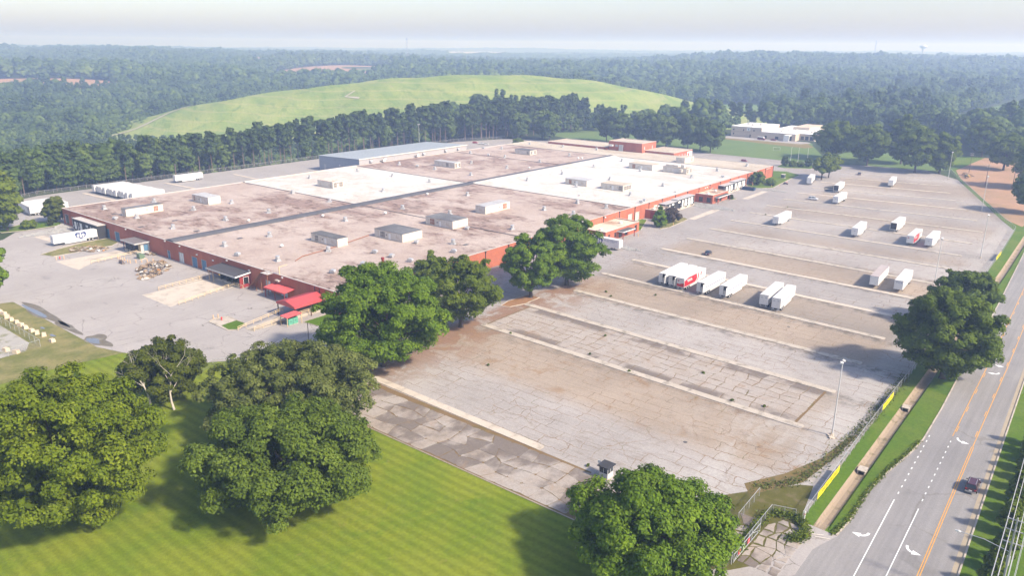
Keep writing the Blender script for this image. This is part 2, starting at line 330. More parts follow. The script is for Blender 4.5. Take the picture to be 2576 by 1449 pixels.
def asphalt_mat(name, c1, c2, crack=.5, cscale=.14, lanes=0.0, stain=(.16, .15, .14)):
    m, t, p = newmat(name); v = P(t); s = N(t, 'SeparateXYZ', {0: v}).outputs
    c = mix(t, smooth(t, noise(t, v, .05, 6, .6, .3), .32, .68), c1, c2)
    c = mix(t, mth(t, 'MULTIPLY', smooth(t, noise(t, v, .11, 6, .68, .6), .58, .72), .45), c, stain)
    dv = N(t, 'TexNoise', {'Vector': v, 'Scale': .2, 'Detail': 5.0, 'Roughness': .65}).outputs[1]
    wv = N(t, 'VectorMath', {0: v, 1: N(t, 'VectorMath', {0: dv, 'Scale': 3.0}, operation='SCALE').outputs[0]}, operation='ADD').outputs[0]
    vo = N(t, 'TexVoronoi', {'Vector': wv, 'Scale': cscale}, feature='DISTANCE_TO_EDGE').outputs[0]
    ck = mth(t, 'MULTIPLY', smooth(t, vo, .012, .004), mth(t, 'MULTIPLY', smooth(t, noise(t, v, .05, 3), .46, .6), crack))
    c = mix(t, ck, c, (.11, .09, .06))
    if lanes:
        ln = noise(t, N(t, 'Mapping', {'Vector': v, 'Scale': (.03, 1.3, 1)}).outputs[0], .9, 3, .5)
        c = mix(t, 1.0, c, ramp(t, ln, [(.3, 1-lanes), (.7, 1+lanes)]), 'MULTIPLY')
    c = mix(t, 1.0, c, ramp(t, noise(t, v, 2.6, 4, .75), [(.3, .90), (.7, 1.10)]), 'MULTIPLY')
    t.links.new(c, p.inputs['Base Color']); p.inputs['Roughness'].default_value = .9; p.inputs['Specular IOR Level'].default_value = .2
    return m
M_lot = lot_mat()
M_yard = asphalt_mat('yard_asphalt', (.320, .292, .272), (.366, .336, .314), .9, lanes=.05)
M_road = asphalt_mat('road_asphalt', (.228, .216, .208), (.266, .252, .242), .3, .05, .09)
M_drive = asphalt_mat('drive_asphalt', (.300, .278, .262), (.342, .318, .300), .6)
M_conc = mat('old_concrete', (.52, .45, .37), .9, .14, .3, .15, grime=(.30, .26, .21), coord=P)
M_concd = mat('dirty_concrete', (.45, .395, .33), .95, .2, .35, .1, grime=(.20, .175, .14), gscale=.4, coord=P)
M_dirt = mat('weedy_dirt', (.185, .125, .065), .95, .35, .5, .05, grime=(.115, .105, .03), gscale=.22, coord=P)
M_clay = mat('red_clay', (.36, .225, .145), .95, .22, .05, .05, grime=(.24, .18, .10), gscale=.03, coord=P)
LOT = [(91.5,137),(91.5,58),(93,34),(101,27.5),(108.5,27.4),(114.5,30.8),(117,31.3),(150,31.8),(302,32.6),(385,34.5),(405,41.8),(444,54.6),(520,80),(546,102),(542,140),(529,168),(529,238),(470,240),(440,185),(131.6,185),(131.6,163),(118,158.5),(104,145)]
lot = sheet('parking_lot', LOT, 0.02, M_lot)
yard = sheet('yard', [(131.7,159),(140,200),(140,349),(131.7,352),(126,345),(112,347),(104,337),(88,332),(40,310),(40,266),(77,251),(76.5,196),(79,187),(89,165.5),(98,158),(112,156),(119,158)], 0.026, M_yard)
sheet('back_yard', [(128,342),(128,350),(100,372),(100,402),(150,424),(240,425.5),(320,426.5),(456,424),(500,406),(529,350),(529,238.2),(470,240.2),(440,300),(440,342)], 0.014, M_drive)
lawn = sheet('lawn', [(-160,20),(60,-10),(93,30),(91.45,58),(91.45,137),(98,141),(104,145.2),(112,156),(98,158),(89,165.5),(79,187),(60,190),(-40,180),(-160,120)], 0.006, M_lawn)
sheet('rough_grass', [(79,187),(76.5,196),(77,251),(40,266),(-40,230),(-40,180),(60,190)], 0.010, M_rough)
sheet('gravel_pad', [(66.8,212),(67,236),(52,250),(44,240),(52,206),(64,206.5)], 0.016, mat('pale_gravel', (.36,.34,.31), .95, .25, .3, .05, grime=(.16,.16,.06), coord=P))
# puddles at the yard edge
m, t, p = newmat('puddle_water'); p.inputs['Base Color'].default_value = (.16,.165,.175,1); p.inputs['Roughness'].default_value = .08; p.inputs['Specular IOR Level'].default_value = .6; M_wet = m
M_damp = mat('damp_asphalt', (.15, .13, .10), .7, .3, .3, .3, grime=(.24,.22,.18), coord=P)
def blob(cx, cy, rx, ry, n=22, seed=1, wob=.25):
    r_ = random.Random(seed); ph = [r_.uniform(0, 6.3) for _ in range(4)]
    return [(cx+rx*math.cos(a)*(1+wob*(math.sin(2*a+ph[0])*.5+math.sin(3*a+ph[1])*.3+math.sin(5*a+ph[2])*.25)), cy+ry*math.sin(a)*(1+wob*(math.sin(3*a+ph[1])*.5+math.sin(4*a+ph[3])*.3))) for a in [2*math.pi*k/n for k in range(n)]]
for (cx, cy, rx, ry, sd) in ((78.3,234,1.7,14,1), (78.8,200.5,2.5,5.5,2), (78.0,216,1.0,8,8)): sheet('damp_patch', blob(cx, cy, rx, ry, 44, sd, .45), 0.032, M_damp)
for (cx, cy, rx, ry, sd) in ((77.6,237,.7,9,3), (77.9,201,1.1,3.0,4), (72.8,213,.5,1.3,5), (73.4,221,.5,1.1,6), (98,163.5,2.0,.6,7), (106,158.6,2.2,.6,9)): sheet('puddle', blob(cx, cy, rx, ry, 26, sd), 0.038, M_wet)
sheet('damp_patch', blob(441, 127, 11, 4.2, 30, 12), 0.030, mat('fresh_tar', (.06,.058,.055), .8, .2, .2, .2, coord=P))
sheet('damp_patch', blob(371, 123.5, 2.0, 3.2, 26, 14), 0.030, M_damp)
sheet('concrete_apron', [(104.6,228.8),(104.4,211.4),(127.7,214.8),(127.7,229.6),(110,228.6)], 0.034, M_conc)
sheet('concrete_apron', [(103.8,288.6),(104.2,271.5),(110.6,276.4),(127,279),(127,287),(112,288)], 0.034, M_conc)
sheet('concrete_apron', [(113.6,333),(114.4,320),(117.4,320),(117,333)], 0.034, M_conc)
sheet('concrete_pad', [(315.2,151.5),(315.3,148.4),(343,148.8),(342.5,152)], 0.034, M_conc)
sheet('concrete_pad', [(377.2,152.6),(377.4,149.6),(406,150.2),(405,153.2)], 0.034, M_conc)
sheet('concrete_pad', [(245,152),(245,149),(236,149),(236,152)], 0.034, M_conc)
def kerbed_bed(name, poly, fill, zf=.10, kw=.22):
    mb = MB(); n = len(poly); cx = sum(q[0] for q in poly)/n; cy_ = sum(q[1] for q in poly)/n
    for i in range(n):
        p_, q_ = poly[i], poly[(i+1) % n]; mb.bar((p_[0], p_[1], .09), (q_[0], q_[1], .09), kw, .18)
    b = sheet(name, poly, zf, fill); struct('kerb', mb, M_concd, b); return b
kerbed_bed('lawn_bed', [(457,167.4),(478,175.5),(482,168),(473,156.6),(450,155.6),(419,152.5),(411,158),(416,166.9)], M_verge)
kerbed_bed('lawn_bed', [(497,180),(495.5,174),(503,160),(514,161),(522,175),(512,182)], M_verge)
kerbed_bed('lawn_bed', [(371,164),(371,155),(374.5,154.2),(378,160),(376,166.8),(371,166.9)], M_verge)
kerbed_bed('lawn_bed', [(279.4,156.5),(281,156.2),(300.5,164.2),(300.5,167),(279.4,167)], M_verge)
kerbed_bed('lawn_bed', [(288.2,151.1),(294,149.6),(314,151),(316,154),(315,166.5),(306.5,160)], M_rough)
kerbed_bed('lawn_bed', [(104.6,191),(107,193),(110.5,191),(110.4,182),(106,179.6),(104.2,181.5)], M_concd, .09)
sheet('lawn_bed', [(105.2,186),(110.2,186.5),(110.2,182.2),(106.2,180.2),(104.7,181.7)], .105, M_verge)['kind'] = 'structure'
kerbed_bed('lawn_bed', [(121.2,171.2),(131.4,171.5),(131.4,164.5),(122,163)], M_verge)
kerbed_bed('leaf_bed', [(167.3,138.2),(168.3,135.6),(173.6,133.9),(181,134.2),(181,138.6),(172,139.4)], mat('leaf_litter', (.27,.15,.075), .95, .35, .6, .05, coord=P))
kerbed_bed('lawn_bed', [(104,302),(106,296),(127,296),(131.3,300),(131.3,309),(122,309),(112,306)], M_rough, .05)
kerbed_bed('lawn_bed', [(108,350),(116,347),(128,346.5),(131.4,350.5),(131.5,358),(122,362),(108,356)], M_verge, .05)
# far side: sports field, school lawn, highway, clay
sheet('sports_field', [(529.2,168),(531,160),(560,170),(626,200),(640,205),(646,300),(600,300),(529.2,300)], 0.03, M_field)
sheet('brown_bank', [(606,199),(616,196),(636,207),(630,276),(622,276)], 0.05, mat('dry_bank', (.20,.16,.07), .95, .25, .1, .05, coord=P))
sheet('school_drive', [(631,280),(630,212),(640,206),(647,210),(648,280)], 0.06, M_drive)
sheet('meadow', [(529.2,300),(646,300),(640,420),(560,425),(529.2,360)], 0.028, M_field)
sheet('side_lot', [(529.2,168.3),(542.2,140),(546,102),(560,90),(600,92),(640,110),(640,150),(600,168)], 0.016, M_field)
sheet('clay_ground', [(396,33),(450,30),(560,40),(640,60),(640,84),(560,88),(524,79),(446,53),(408,40.5)], 0.022, M_clay)
# ---------------------------------------------------------------- road, kerbs, verge, ditch
LC = [(55,27.6),(101,27.6),(108.7,27.5),(112.5,26.6),(114.6,25.5),(119.9,25.05),(127.3,25.2),(132.8,25.15),(141,24.2),(150,22.8),(157.9,22.1),(175.7,22.2),(203.4,22.9),(264.8,24.0),(342.9,26.3),(480,31),(640,38)]
RC = [(640,23),(480,16.5),(342.9,13.2),(203.7,10.3),(163.6,9.5),(139.3,9.0),(116.1,8.5),(55,7.4)]
road = sheet('road', LC + RC, 0.012, M_road)
sheet('driveway', [(92,36),(93,30),(101,27.2),(108.7,27.2),(114.6,25.3),(115.0,30.9),(110,34)], 0.030, M_yard)
M_yel = mat('yellow_paint', (.72, .34, .05), .6, .12, 1.5, .3, grime=(.45,.27,.10), gscale=1.2, coord=P)
M_wht = mat('white_paint', (.82, .82, .80), .6, .08, 1.5, .3, coord=P)
def strip(name, p, q, wd, m, z=.020):
    d = Vector((q[0]-p[0], q[1]-p[1])).normalized(); n = Vector((-d.y, d.x))*wd/2
    mb = MB().add([(p[0]-n.x,p[1]-n.y,z),(q[0]-n.x,q[1]-n.y,z),(q[0]+n.x,q[1]+n.y,z),(p[0]+n.x,p[1]+n.y,z)], [(0,1,2,3)]); return struct(name, mb, m, road)
def yl(x): return np.interp(x, [55,112.5,142.7,159.9,217.6,289,480,640], [12.0,12.9,13.4,13.9,14.65,16.2,20.5,28])
for off in (-.16, .16): strip('yellow_line', (55, float(yl(55))+off), (161, float(yl(161))+off), .13, M_yel)
for x in range(161, 330, 24): strip('yellow_line', (x, float(yl(x))), (x+24, float(yl(x+24))), .14, M_yel); strip('yellow_line', (x, float(yl(x))+3.95), (x+24, float(yl(x+24))+3.95), .14, M_yel) if x > 161 else strip('yellow_line', (163.5, float(yl(163.5))+3.9), (185, float(yl(185))+3.95), .14, M_yel)
for k in range(14):
    x = 166+k*11.5
    for o in (.3, 3.65): strip('yellow_dash', (x, float(yl(x))+o), (x+3, float(yl(x+3))+o), .13, M_yel)
strip('white_line', (90, 20.0), (131.6, 21.0), .15, M_wht); strip('white_line', (90, 16.35), (131.2, 17.1), .15, M_wht)
for k in range(11):
    x = 133.9+k*2.62; strip('lane_dash', (x, 20.98+.019*(x-134)), (x+.75, 20.99+.019*(x-134)), .16, M_wht)
    strip('lane_dash', (x+.2, 17.2+.019*(x-134)), (x+.95, 17.21+.019*(x-134)), .16, M_wht)
def arrow(name, x, y, rz, flip):
    n = 8; sg = -1 if flip else 1                                                # a hooked turn arrow: tail up the road, head across it
    path = [(1.25-1.25*math.sin(a), -.85+.85*(1-math.cos(a))) for a in [math.pi/2*k/n for k in range(n+1)]]
    mb = MB(); vs = []
    for i, (px, py) in enumerate(path):
        q, r_ = path[max(i-1,0)], path[min(i+1,n)]; d = Vector((r_[0]-q[0], r_[1]-q[1])).normalized(); ww = .17
        vs += [(px-d.y*ww, py+d.x*ww, 0), (px+d.y*ww, py-d.x*ww, 0)]
    mb.add(vs, [(2*i,2*i+2,2*i+3,2*i+1) for i in range(n)]); mb.add([(-.55, -.02, 0), (.55, -.02, 0), (0, 1.1, 0)], [(0,1,2)])
    mb.v = [(xx*1.15, yy*1.15*sg, zz) for xx, yy, zz in mb.v]
    o = struct(name, mb, M_wht, road); o.location = (x, y, .021); o.rotation_euler = (0, 0, rz); return o
arrow('turn_arrow', 117.2, 22.6, 0, False); arrow('turn_arrow', 117.7, 15.1, 0, True); arrow('turn_arrow', 161.9, 15.9, 0, True); arrow('turn_arrow', 204.5, 16.6, 0, False); arrow('turn_arrow', 210.8, 16.5, 0, True)
def polybar(name, pts, wd, ht, z, m, parent=None):
    mb = MB()
    for i in range(len(pts)-1): mb.bar((pts[i][0], pts[i][1], z), (pts[i+1][0], pts[i+1][1], z), wd, ht)
    return struct(name, mb, m, parent)
polybar('kerb', LC[4:], .22, .20, .07, M_concd)
polybar('kerb', RC, .25, .20, .07, M_concd)
gut = MB()
for i in range(len(RC)-1):
    (x0,y0),(x1,y1) = RC[i], RC[i+1]; gut.add([(x0,y0+.1,.018),(x1,y1+.1,.018),(x1,y1+.95,.018),(x0,y0+.95,.018)], [(0,1,2,3)])
struct('gutter', gut, mat('gutter_concrete', (.36,.30,.22), .9, .15, .3, .1, coord=P), road)
# verge between fence and road with the drainage ditch sunk into it
va = [114.8,118,124,132,140,150,160,175,195,225,265,310,343,390,430,480,560,640]
LCx, LCy = [q[0] for q in LC], [q[1] for q in LC]
secs = []
for a_ in va:
    rr = float(np.interp(a_, LCx, LCy)); fb = float(np.interp(a_, [114.8,148,199,340,386,406,444,525,640], [31.2,31.8,32.0,33.1,34.6,42,55,82,110])) + .25
    cd = 28.1 if a_ < 300 else 28.1 + (a_-300)*.012; k = 0.0 if a_ < 117 else 1.0; cd = min(cd, fb-1.6); rr2 = min(rr, cd-1.2)
    dep = .62*k
    secs.append([(a_, rr, .06), (a_, cd-1.15, -.05), (a_, cd-.75, -dep*.75), (a_, cd-.35, -dep), (a_, cd+.35, -dep), (a_, cd+.8, -dep*.7), (a_, cd+1.15, .0), (a_, fb, .02)])
def secmesh(i0, i1):
    mb = MB(); ns = i1-i0+1
    mb.add([s_[j] for s_ in secs for j in range(i0, i1+1)], [(r_*ns+j, (r_+1)*ns+j, (r_+1)*ns+j+1, r_*ns+j+1) for r_ in range(len(secs)-1) for j in range(ns-1)]); return mb
struct('verge', secmesh(0, 2), M_verge); struct('verge', secmesh(6, 7), M_verge)
M_ditch = mat('ditch_bed', (.30,.235,.17), .95, .3, .5, .05, grime=(.12,.10,.05), gscale=.5, coord=P)
struct('ditch', secmesh(2, 6), [M_ditch])
# grass strip on the far side of the road, and the wide shoulder beyond
sheet('verge', [(55,7.3),(116.1,8.4),(163.6,9.4),(203.7,10.2),(342.9,13.1),(480,16.4),(640,23),(640,-60),(55,-60)], 0.03, M_verge)
for (x, y) in ((138.3,28.05),(171.4,28.2)):                            # concrete drain inlets in the ditch
    T = thing('drain_inlet', 'low concrete drain box in the roadside ditch %s' % ('beside the road taper' if x < 150 else 'farther up, before the big roadside trees'), 'drain', (x, y, -.6))
    mb = MB(); mb.box(-.9,.9,-.65,-.5,0,.75); mb.box(-.9,.9,.5,.65,0,.75); mb.box(.75,.9,-.5,.5,0,.75); mb.box(-1,1,-.75,.75,.75,.9); part(T, 'box_culvert', mb, M_concd)
    part(T, 'opening', MB().box(-.7,.74,-.49,.49,.02,.7), mat('drain_dark', (.02,.02,.02), .9, .1))
# ---------------------------------------------------------------- parking islands
IS = [((151.9,132.1),(148.0,42.3),1),((173.5,133.6),(169.5,42.5),1),((194.2,130.3),(190.6,42.7),1),((216.2,134),(212.2,42.8),1),((238.2,135),(233.4,43),0),((259.4,134.9),(255.1,43.1),0),((281,135),(276.7,43.7),1),((303,135.6),(300.2,43.6),1),((324.9,135.6),(323,43.8),1),((346.5,135.7),(347,44.1),1),((368.4,136.5),(372.6,44.7),1),((390.1,136.3),(397.4,50.7),1),((412.7,137.3),(421.6,58.7),0),((433.7,136.8),(445.2,64),1),((456.2,138.8),(466.5,74),0),((479.3,135.3),(489,82.2),1),((499.6,140.6),(511.4,91),1),((108.6,128),(107.1,78.1),0)]
for p_, q_, dirty in IS:
    d = Vector((q_[0]-p_[0], q_[1]-p_[1])); L = d.length; d.normalize(); n = Vector((-d.y, d.x)); hw = 1.0; mb = MB(); k = int(L/9)
    r_ = random.Random(int(p_[0])); cuts = [0] + [L*(i+r_.uniform(-.25,.25))/k for i in range(1, k)] + [L]
    for i in range(k):
        a0, a1 = cuts[i]+.02, cuts[i+1]-.02; zz = .15+r_.uniform(-.015,.015); b0 = .35 if i == 0 else 0; b1 = .35 if i == k-1 else 0
        P2 = lambda s_, w_: (p_[0]+d.x*s_+n.x*w_, p_[1]+d.y*s_+n.y*w_)
        mb.prism([P2(a0,-hw+b0), P2(a0+b0,-hw), P2(a1-b1,-hw), P2(a1,-hw+b1), P2(a1,hw-b1), P2(a1-b1,hw), P2(a0+b0,hw), P2(a0,hw-b0)], .0, zz)
    struct('parking_island', mb, M_concd if dirty else M_conc)
for p_, q_ in (((167.4,413.8),(169.2,372)),((209.7,412.6),(211.9,372)),((251,410.8),(249,372))):
    mb = MB(); mb.prism([(p_[0]-1,p_[1]),(p_[0]+1,p_[1]),(q_[0]+1,q_[1]),(q_[0]-1,q_[1])], 0, .15); struct('parking_island', mb, M_conc)
# ---------------------------------------------------------------- broken slabs with weeds in the joints
def slab_mat():
    m, t, p = newmat('broken_slab'); v = P(t); r = N(t, 'ObjectInfo').outputs['Random']
    c = mix(t, r, (.318,.268,.222), (.365,.318,.276)); c = mix(t, smooth(t, noise(t, v, .22, 5, .65), .40, .66), c, (.362,.325,.292))
    c = mix(t, mth(t, 'MULTIPLY', smooth(t, noise(t, v, .22, 6, .68), .58, .70), .4), c, (.19,.16,.135))
    s = N(t, 'SeparateXYZ', {0: v}).outputs; xs_ = mth(t, 'ADD', s[0], mth(t, 'MULTIPLY', mth(t, 'SUBTRACT', 135.0, s[1]), .0435))
    ed = mth(t, 'MAXIMUM', mth(t, 'MAXIMUM', smooth(t, xs_, 157.0, 154.5), smooth(t, xs_, 167.6, 170.8)), mth(t, 'MULTIPLY', smooth(t, s[0], 101.5, 104.5), smooth(t, s[0], 120.0, 119.0)))
    c = mix(t, mth(t, 'MULTIPLY', mth(t, 'MULTIPLY', ed, smooth(t, mth(t, 'ADD', noise(t, v, .09, 4, .6), mth(t, 'MULTIPLY', r, .2)), .50, .66)), .8), c, (.13,.105,.09))
    c = mix(t, mth(t, 'MULTIPLY', smooth(t, noise(t, v, .16, 7, .72, .7), .56, .68), .5), c, (.28,.185,.11))
    c = mix(t, 1.0, c, ramp(t, noise(t, v, 1.8, 6, .82), [(.3, .82), (.7, 1.16)]), 'MULTIPLY')
    t.links.new(c, p.inputs['Base Color']); p.inputs['Roughness'].default_value = .92; p.inputs['Specular IOR Level'].default_value = .12; return m
M_slab = slab_mat()
def slabs(x0, x1, y0, y1, nx, ny, skew, gap, seed, parent, drop=.0, zt=.062, jit=.22):
    r_ = random.Random(seed); sx, sy = (x1-x0)/nx, (y1-y0)/ny
    G = [[(x0+sx*i+(r_.uniform(-jit,jit)*sx if 0 < i < nx else 0), y0+sy*j+(r_.uniform(-jit*1.2,jit*1.2)*sy if 0 < j < ny else 0)) for j in range(ny+1)] for i in range(nx+1)]
    for i in range(nx):
        for j in range(ny):
            if r_.random() < drop: continue
            q = [G[i][j], G[i+1][j], G[i+1][j+1], G[i][j+1]]; cx = sum(a[0] for a in q)/4; cy_ = sum(a[1] for a in q)/4; poly = []
            g = gap*r_.uniform(.35,1.6)
            for k in range(4):
                a, b, c = q[k], q[(k+1) % 4], q[k-1]
                ins = lambda pt: (pt[0]+(cx-pt[0])*min(.4, g/max(.5, math.dist(pt,(cx,cy_)))), pt[1]+(cy_-pt[1])*min(.4, g/max(.5, math.dist(pt,(cx,cy_)))))
                f = r_.uniform(.02,.11)
                poly.append(ins((a[0]+(c[0]-a[0])*f, a[1]+(c[1]-a[1])*f))); poly.append(ins((a[0]+(b[0]-a[0])*f, a[1]+(b[1]-a[1])*f)))
                mid = ((a[0]+b[0])/2+r_.uniform(-.07,.07)*sx, (a[1]+b[1])/2+r_.uniform(-.04,.04)*sy); poly.append(ins(mid))
            poly = [(px+(135-py)*skew, py) for px, py in poly]
            struct('pavement_slab', MB().prism(poly, .02, zt+r_.uniform(-.012,.015)), M_slab, parent)
S1 = sheet('weedy_ground', [(152.9,131.5),(172.3,131.5),(168.4,44),(149.2,44)], .028, M_dirt); slabs(153.1,172.4,44.5,131,7,26,-.0435,.06,3,S1,jit=.13)
S2 = sheet('weedy_ground', [(91.8,126),(107.2,126),(105.9,66),(91.8,60)], .028, M_dirt); slabs(92.0,105.4,62,124,4,17,0,.05,5,S2,jit=.22)
M_moss = mat('mossy_ground', (.10,.095,.025), .95, .4, .5, .05, grime=(.15,.12,.07), gscale=.5, coord=P)
S3 = sheet('mossy_ground', [(96,57),(108,49.5),(111,46.5),(120,40),(126,35),(127,33.2),(118,31.8),(114.9,30.7),(112,28.5),(108,30),(100,32),(94.5,36),(92.5,50)], .036, M_moss)
slabs(97,111,36.5,47,5,4,0,.28,9,S3,.25,.075,jit=.36); slabs(98.5,113.5,29,35.2,7,4,0,.20,11,S3,.12,.075,jit=.36)
sheet('straw_bank', [(117,40.8),(127,35),(140,33.4),(152,32.6),(150,33.8),(138,35.2),(128,38.6),(120,43)], .040, mat('dry_weeds', (.17,.125,.055), .95, .4, .6, .05, grime=(.06,.075,.02), gscale=.5, coord=P))
for (x, y, L) in ((112.0,28.0,2.6),(112.4,28.6,2.0)):
    tag(struct('fallen_pole', MB().tube([(x,y,.14),(x+.9,y-L*.8,.12)], .07, 6), mat('weathered_pole', (.62,.57,.50), .8, .2)), 'thin pale pole lying %s beside the driveway kerb' % ('nearest the fence' if L > 2.2 else 'across its neighbour'), 'pole', 'fallen poles by the driveway')
for o in COL.objects:
    if o.name.startswith('fallen_pole') and 'kind' in o: del o['kind']
for i, (x, y) in enumerate(((127,58),(205,66),(100,75))):
    struct('manhole_cover', MB().cyl((x,y,.02),.42,.02,16), mat('cast_iron', (.09,.08,.075), .6, .2), lot)
# ---------------------------------------------------------------- warehouse
def brick_mat(name, c1, c2, stain):
    m, t, p = newmat(name); v = P(t); s = N(t, 'SeparateXYZ', {0: v}).outputs
    q = N(t, 'CombineXYZ', {0: mth(t, 'ADD', s[0], s[1]), 1: s[2], 2: 0.0}).outputs[0]
    bk = N(t, 'TexBrick', {'Vector': q, 'Color1': C4(c1), 'Color2': C4(c2), 'Mortar': C4([x*.5+.10 for x in c1]), 'Scale': 1.0, 'Mortar Size': .012, 'Brick Width': .42, 'Row Height': .14}).outputs[0]
    st = N(t, 'Mapping', {'Vector': v, 'Scale': (1, 1, .22)}).outputs[0]
    c = mix(t, mth(t, 'MULTIPLY', smooth(t, noise(t, st, .35, 6, .65), .45, .70), .5), bk, stain)
    c = mix(t, 1.0, c, ramp(t, noise(t, v, .12, 4), [(.3, .86), (.7, 1.14)]), 'MULTIPLY')
    t.links.new(c, p.inputs['Base Color']); p.inputs['Roughness'].default_value = .88; p.inputs['Specular IOR Level'].default_value = .15
    return m
def roof_mat(name, c1, c2, stain, amt, dark=None):
    m, t, p = newmat(name); v = P(t)
    st = N(t, 'Mapping', {'Vector': v, 'Scale': (1.0, .6, 1), 'Rotation': (0, 0, R(-50))}).outputs[0]
    c = mix(t, smooth(t, noise(t, v, .07, 6, .62, .4), .34, .66), c1, c2)
    n1 = noise(t, st, .10, 10, .72, .35); big = noise(t, v, .016, 3, .5)
    sp = mth(t, 'ADD', n1, mth(t, 'MULTIPLY', mth(t, 'SUBTRACT', big, .5), .55))
    c = mix(t, mth(t, 'MULTIPLY', smooth(t, sp, .46, .62), amt*.62), c, stain)
    n2 = noise(t, st, .42, 8, .75, .2); c = mix(t, mth(t, 'MULTIPLY', mth(t, 'MULTIPLY', smooth(t, n2, .50, .62), smooth(t, sp, .40, .60)), amt*.85), c, dark or [x*.8 for x in stain])
    pd = smooth(t, noise(t, v, .045, 5, .55, 1.2), .665, .70); c = mix(t, mth(t, 'MULTIPLY', pd, .5), c, [x*.55+.05 for x in c1])
    c = mix(t, 1.0, c, ramp(t, noise(t, v, 1.3, 5, .8), [(.3, .80), (.7, 1.18)]), 'MULTIPLY')
    t.links.new(c, p.inputs['Base Color']); p.inputs['Roughness'].default_value = .85; p.inputs['Specular IOR Level'].default_value = .2
    return m
M_brick = brick_mat('painted_red_brick', (.455,.138,.072), (.405,.115,.060), (.31,.085,.05))
M_rbrown = roof_mat('gravel_roof', (.385,.302,.256), (.458,.378,.328), (.190,.108,.080), 1.0, (.092,.054,.040))
M_rwhite = roof_mat('white_membrane', (.54,.50,.455), (.60,.565,.52), (.40,.325,.25), .55)
M_rcream = roof_mat('cream_membrane', (.46,.395,.31), (.50,.44,.36), (.36,.285,.21), .6)
M_tar = roof_mat('tar_ridge', (.095,.095,.105), (.12,.12,.13), (.075,.075,.08), .6)
M_cope = mat('coping_metal', (.50,.46,.42), .6, .2, .5, .3, coord=P)
M_grey = mat('grey_paint', (.42,.42,.42), .6, .15, .5); M_white = mat('white_metal', (.74,.73,.70), .55, .08, .5, .35); M_black = mat('black_cladding', (.035,.034,.036), .6, .2, .5)
M_blue = mat('blue_door_paint', (.10,.205,.32), .5, .12, .4); M_dk = mat('dark_opening', (.015,.016,.018), .6, .1); M_rust = mat('rusty_metal', (.30,.13,.07), .85, .35, 1.0, .2)
M_cream = mat('cream_cladding', (.62,.575,.51), .6, .1, .4, .3, grime=(.50,.42,.33), gscale=.5)
m, t, p = newmat('window_glass'); p.inputs['Base Color'].default_value = (.03,.038,.045,1); p.inputs['Roughness'].default_value = .12; p.inputs['Specular IOR Level'].default_value = .6; M_glass = m
M_redd = mat('dark_red_paint', (.26,.035,.035), .6, .15, .5); M_redroof = mat('red_metal_roof', (.52,.085,.085), .45, .12, .3, .4)
M_galv = mat('galvanised', (.46,.47,.48), .45, .15, .8, .4, .3); M_railm = mat('cream_rail', (.62,.47,.28), .6, .15, .8)
WX, WY, WL, WB, WH = 131.6, 167.2, 324.9, 182.0, 6.6
WHS = thing('warehouse', 'huge low red brick warehouse with patchwork brown and white flat roof', 'warehouse', (WX, WY, 0))
Ff = lambda s_, d, z: (s_, -d, z)              # front (lot side), s = along x
Fl = lambda s_, d, z: (-d, s_, z)              # left end, s = along y
Fb = lambda s_, d, z: (s_, WB+d, z)
Fr = lambda s_, d, z: (WL+d, s_, z)
def fbox(mb, F, s0, s1, d0, d1, z0, z1, mi=0):
    a, b = F(s0, d0, z0), F(s1, d1, z1); return mb.box(min(a[0],b[0]), max(a[0],b[0]), min(a[1],b[1]), max(a[1],b[1]), z0, z1, mi)
def wall(F, L, H, ops, depth=.3):
    ss = sorted(set([0, L] + [o[0] for o in ops] + [o[1] for o in ops])); zs = sorted(set([0, H] + [o[2] for o in ops] + [o[3] for o in ops])); mb = MB()
    for i in range(len(ss)-1):
        for j in range(len(zs)-1):
            sc_, zc = (ss[i]+ss[i+1])/2, (zs[j]+zs[j+1])/2
            if any(o[0] < sc_ < o[1] and o[2] < zc < o[3] for o in ops): continue
            mb.add([F(ss[i],0,zs[j]), F(ss[i+1],0,zs[j]), F(ss[i+1],0,zs[j+1]), F(ss[i],0,zs[j+1])], [(0,1,2,3)])
    for (a, b, c, d) in [o[:4] for o in ops]:
        for e in (((a,c),(a,d)), ((b,c),(b,d)), ((a,d),(b,d)), ((a,c),(b,c))):
            (s0,z0),(s1,z1) = e; mb.add([F(s0,0,z0), F(s1,0,z1), F(s1,-depth,z1), F(s0,-depth,z0)], [(0,1,2,3)])
    return mb
def fill_door(T, F, o, m, name='door', ribs=True, panes=False):
    a, b, c, d = o[:4]; mb = MB(); fbox(mb, F, a, b, -.30, -.22, c, d)
    if ribs:
        n = max(2, int((d-c)/.55))
        for k in range(1, n): fbox(mb, F, a, b, -.225, -.20, c+(d-c)*k/n-.03, c+(d-c)*k/n+.03)
    dd = part(T, name, mb, m)
    fr = MB(); fbox(fr, F, a, a+.1, -.22, .03, c, d); fbox(fr, F, b-.1, b, -.22, .03, c, d); fbox(fr, F, a+.1, b-.1, -.22, .03, d-.1, d)
    part(dd, 'frame', fr, M_grey)
    if panes:
        pm = MB(); k = max(2, int((b-a)/1.1))
        for i in range(1, k): fbox(pm, F, a+(b-a)*i/k-.04, a+(b-a)*i/k+.04, -.21, -.12, c, d-.1)
        part(dd, 'mullion', pm, M_grey)
    return dd
fo = [(157.4,161.0,.0,4.0),(163.6,167.2,.0,4.0),(214.6,217.8,0,4.2),(285.6,288.6,0,3.2),(292.5,295.5,1.0,4.2),(305.6,308.0,0,4.4),(240.3,242.4,2.4,4.4),(180,183.5,3.2,4.6)]
part(WHS, 'wall', wall(Ff, WL, WH, fo), M_brick)
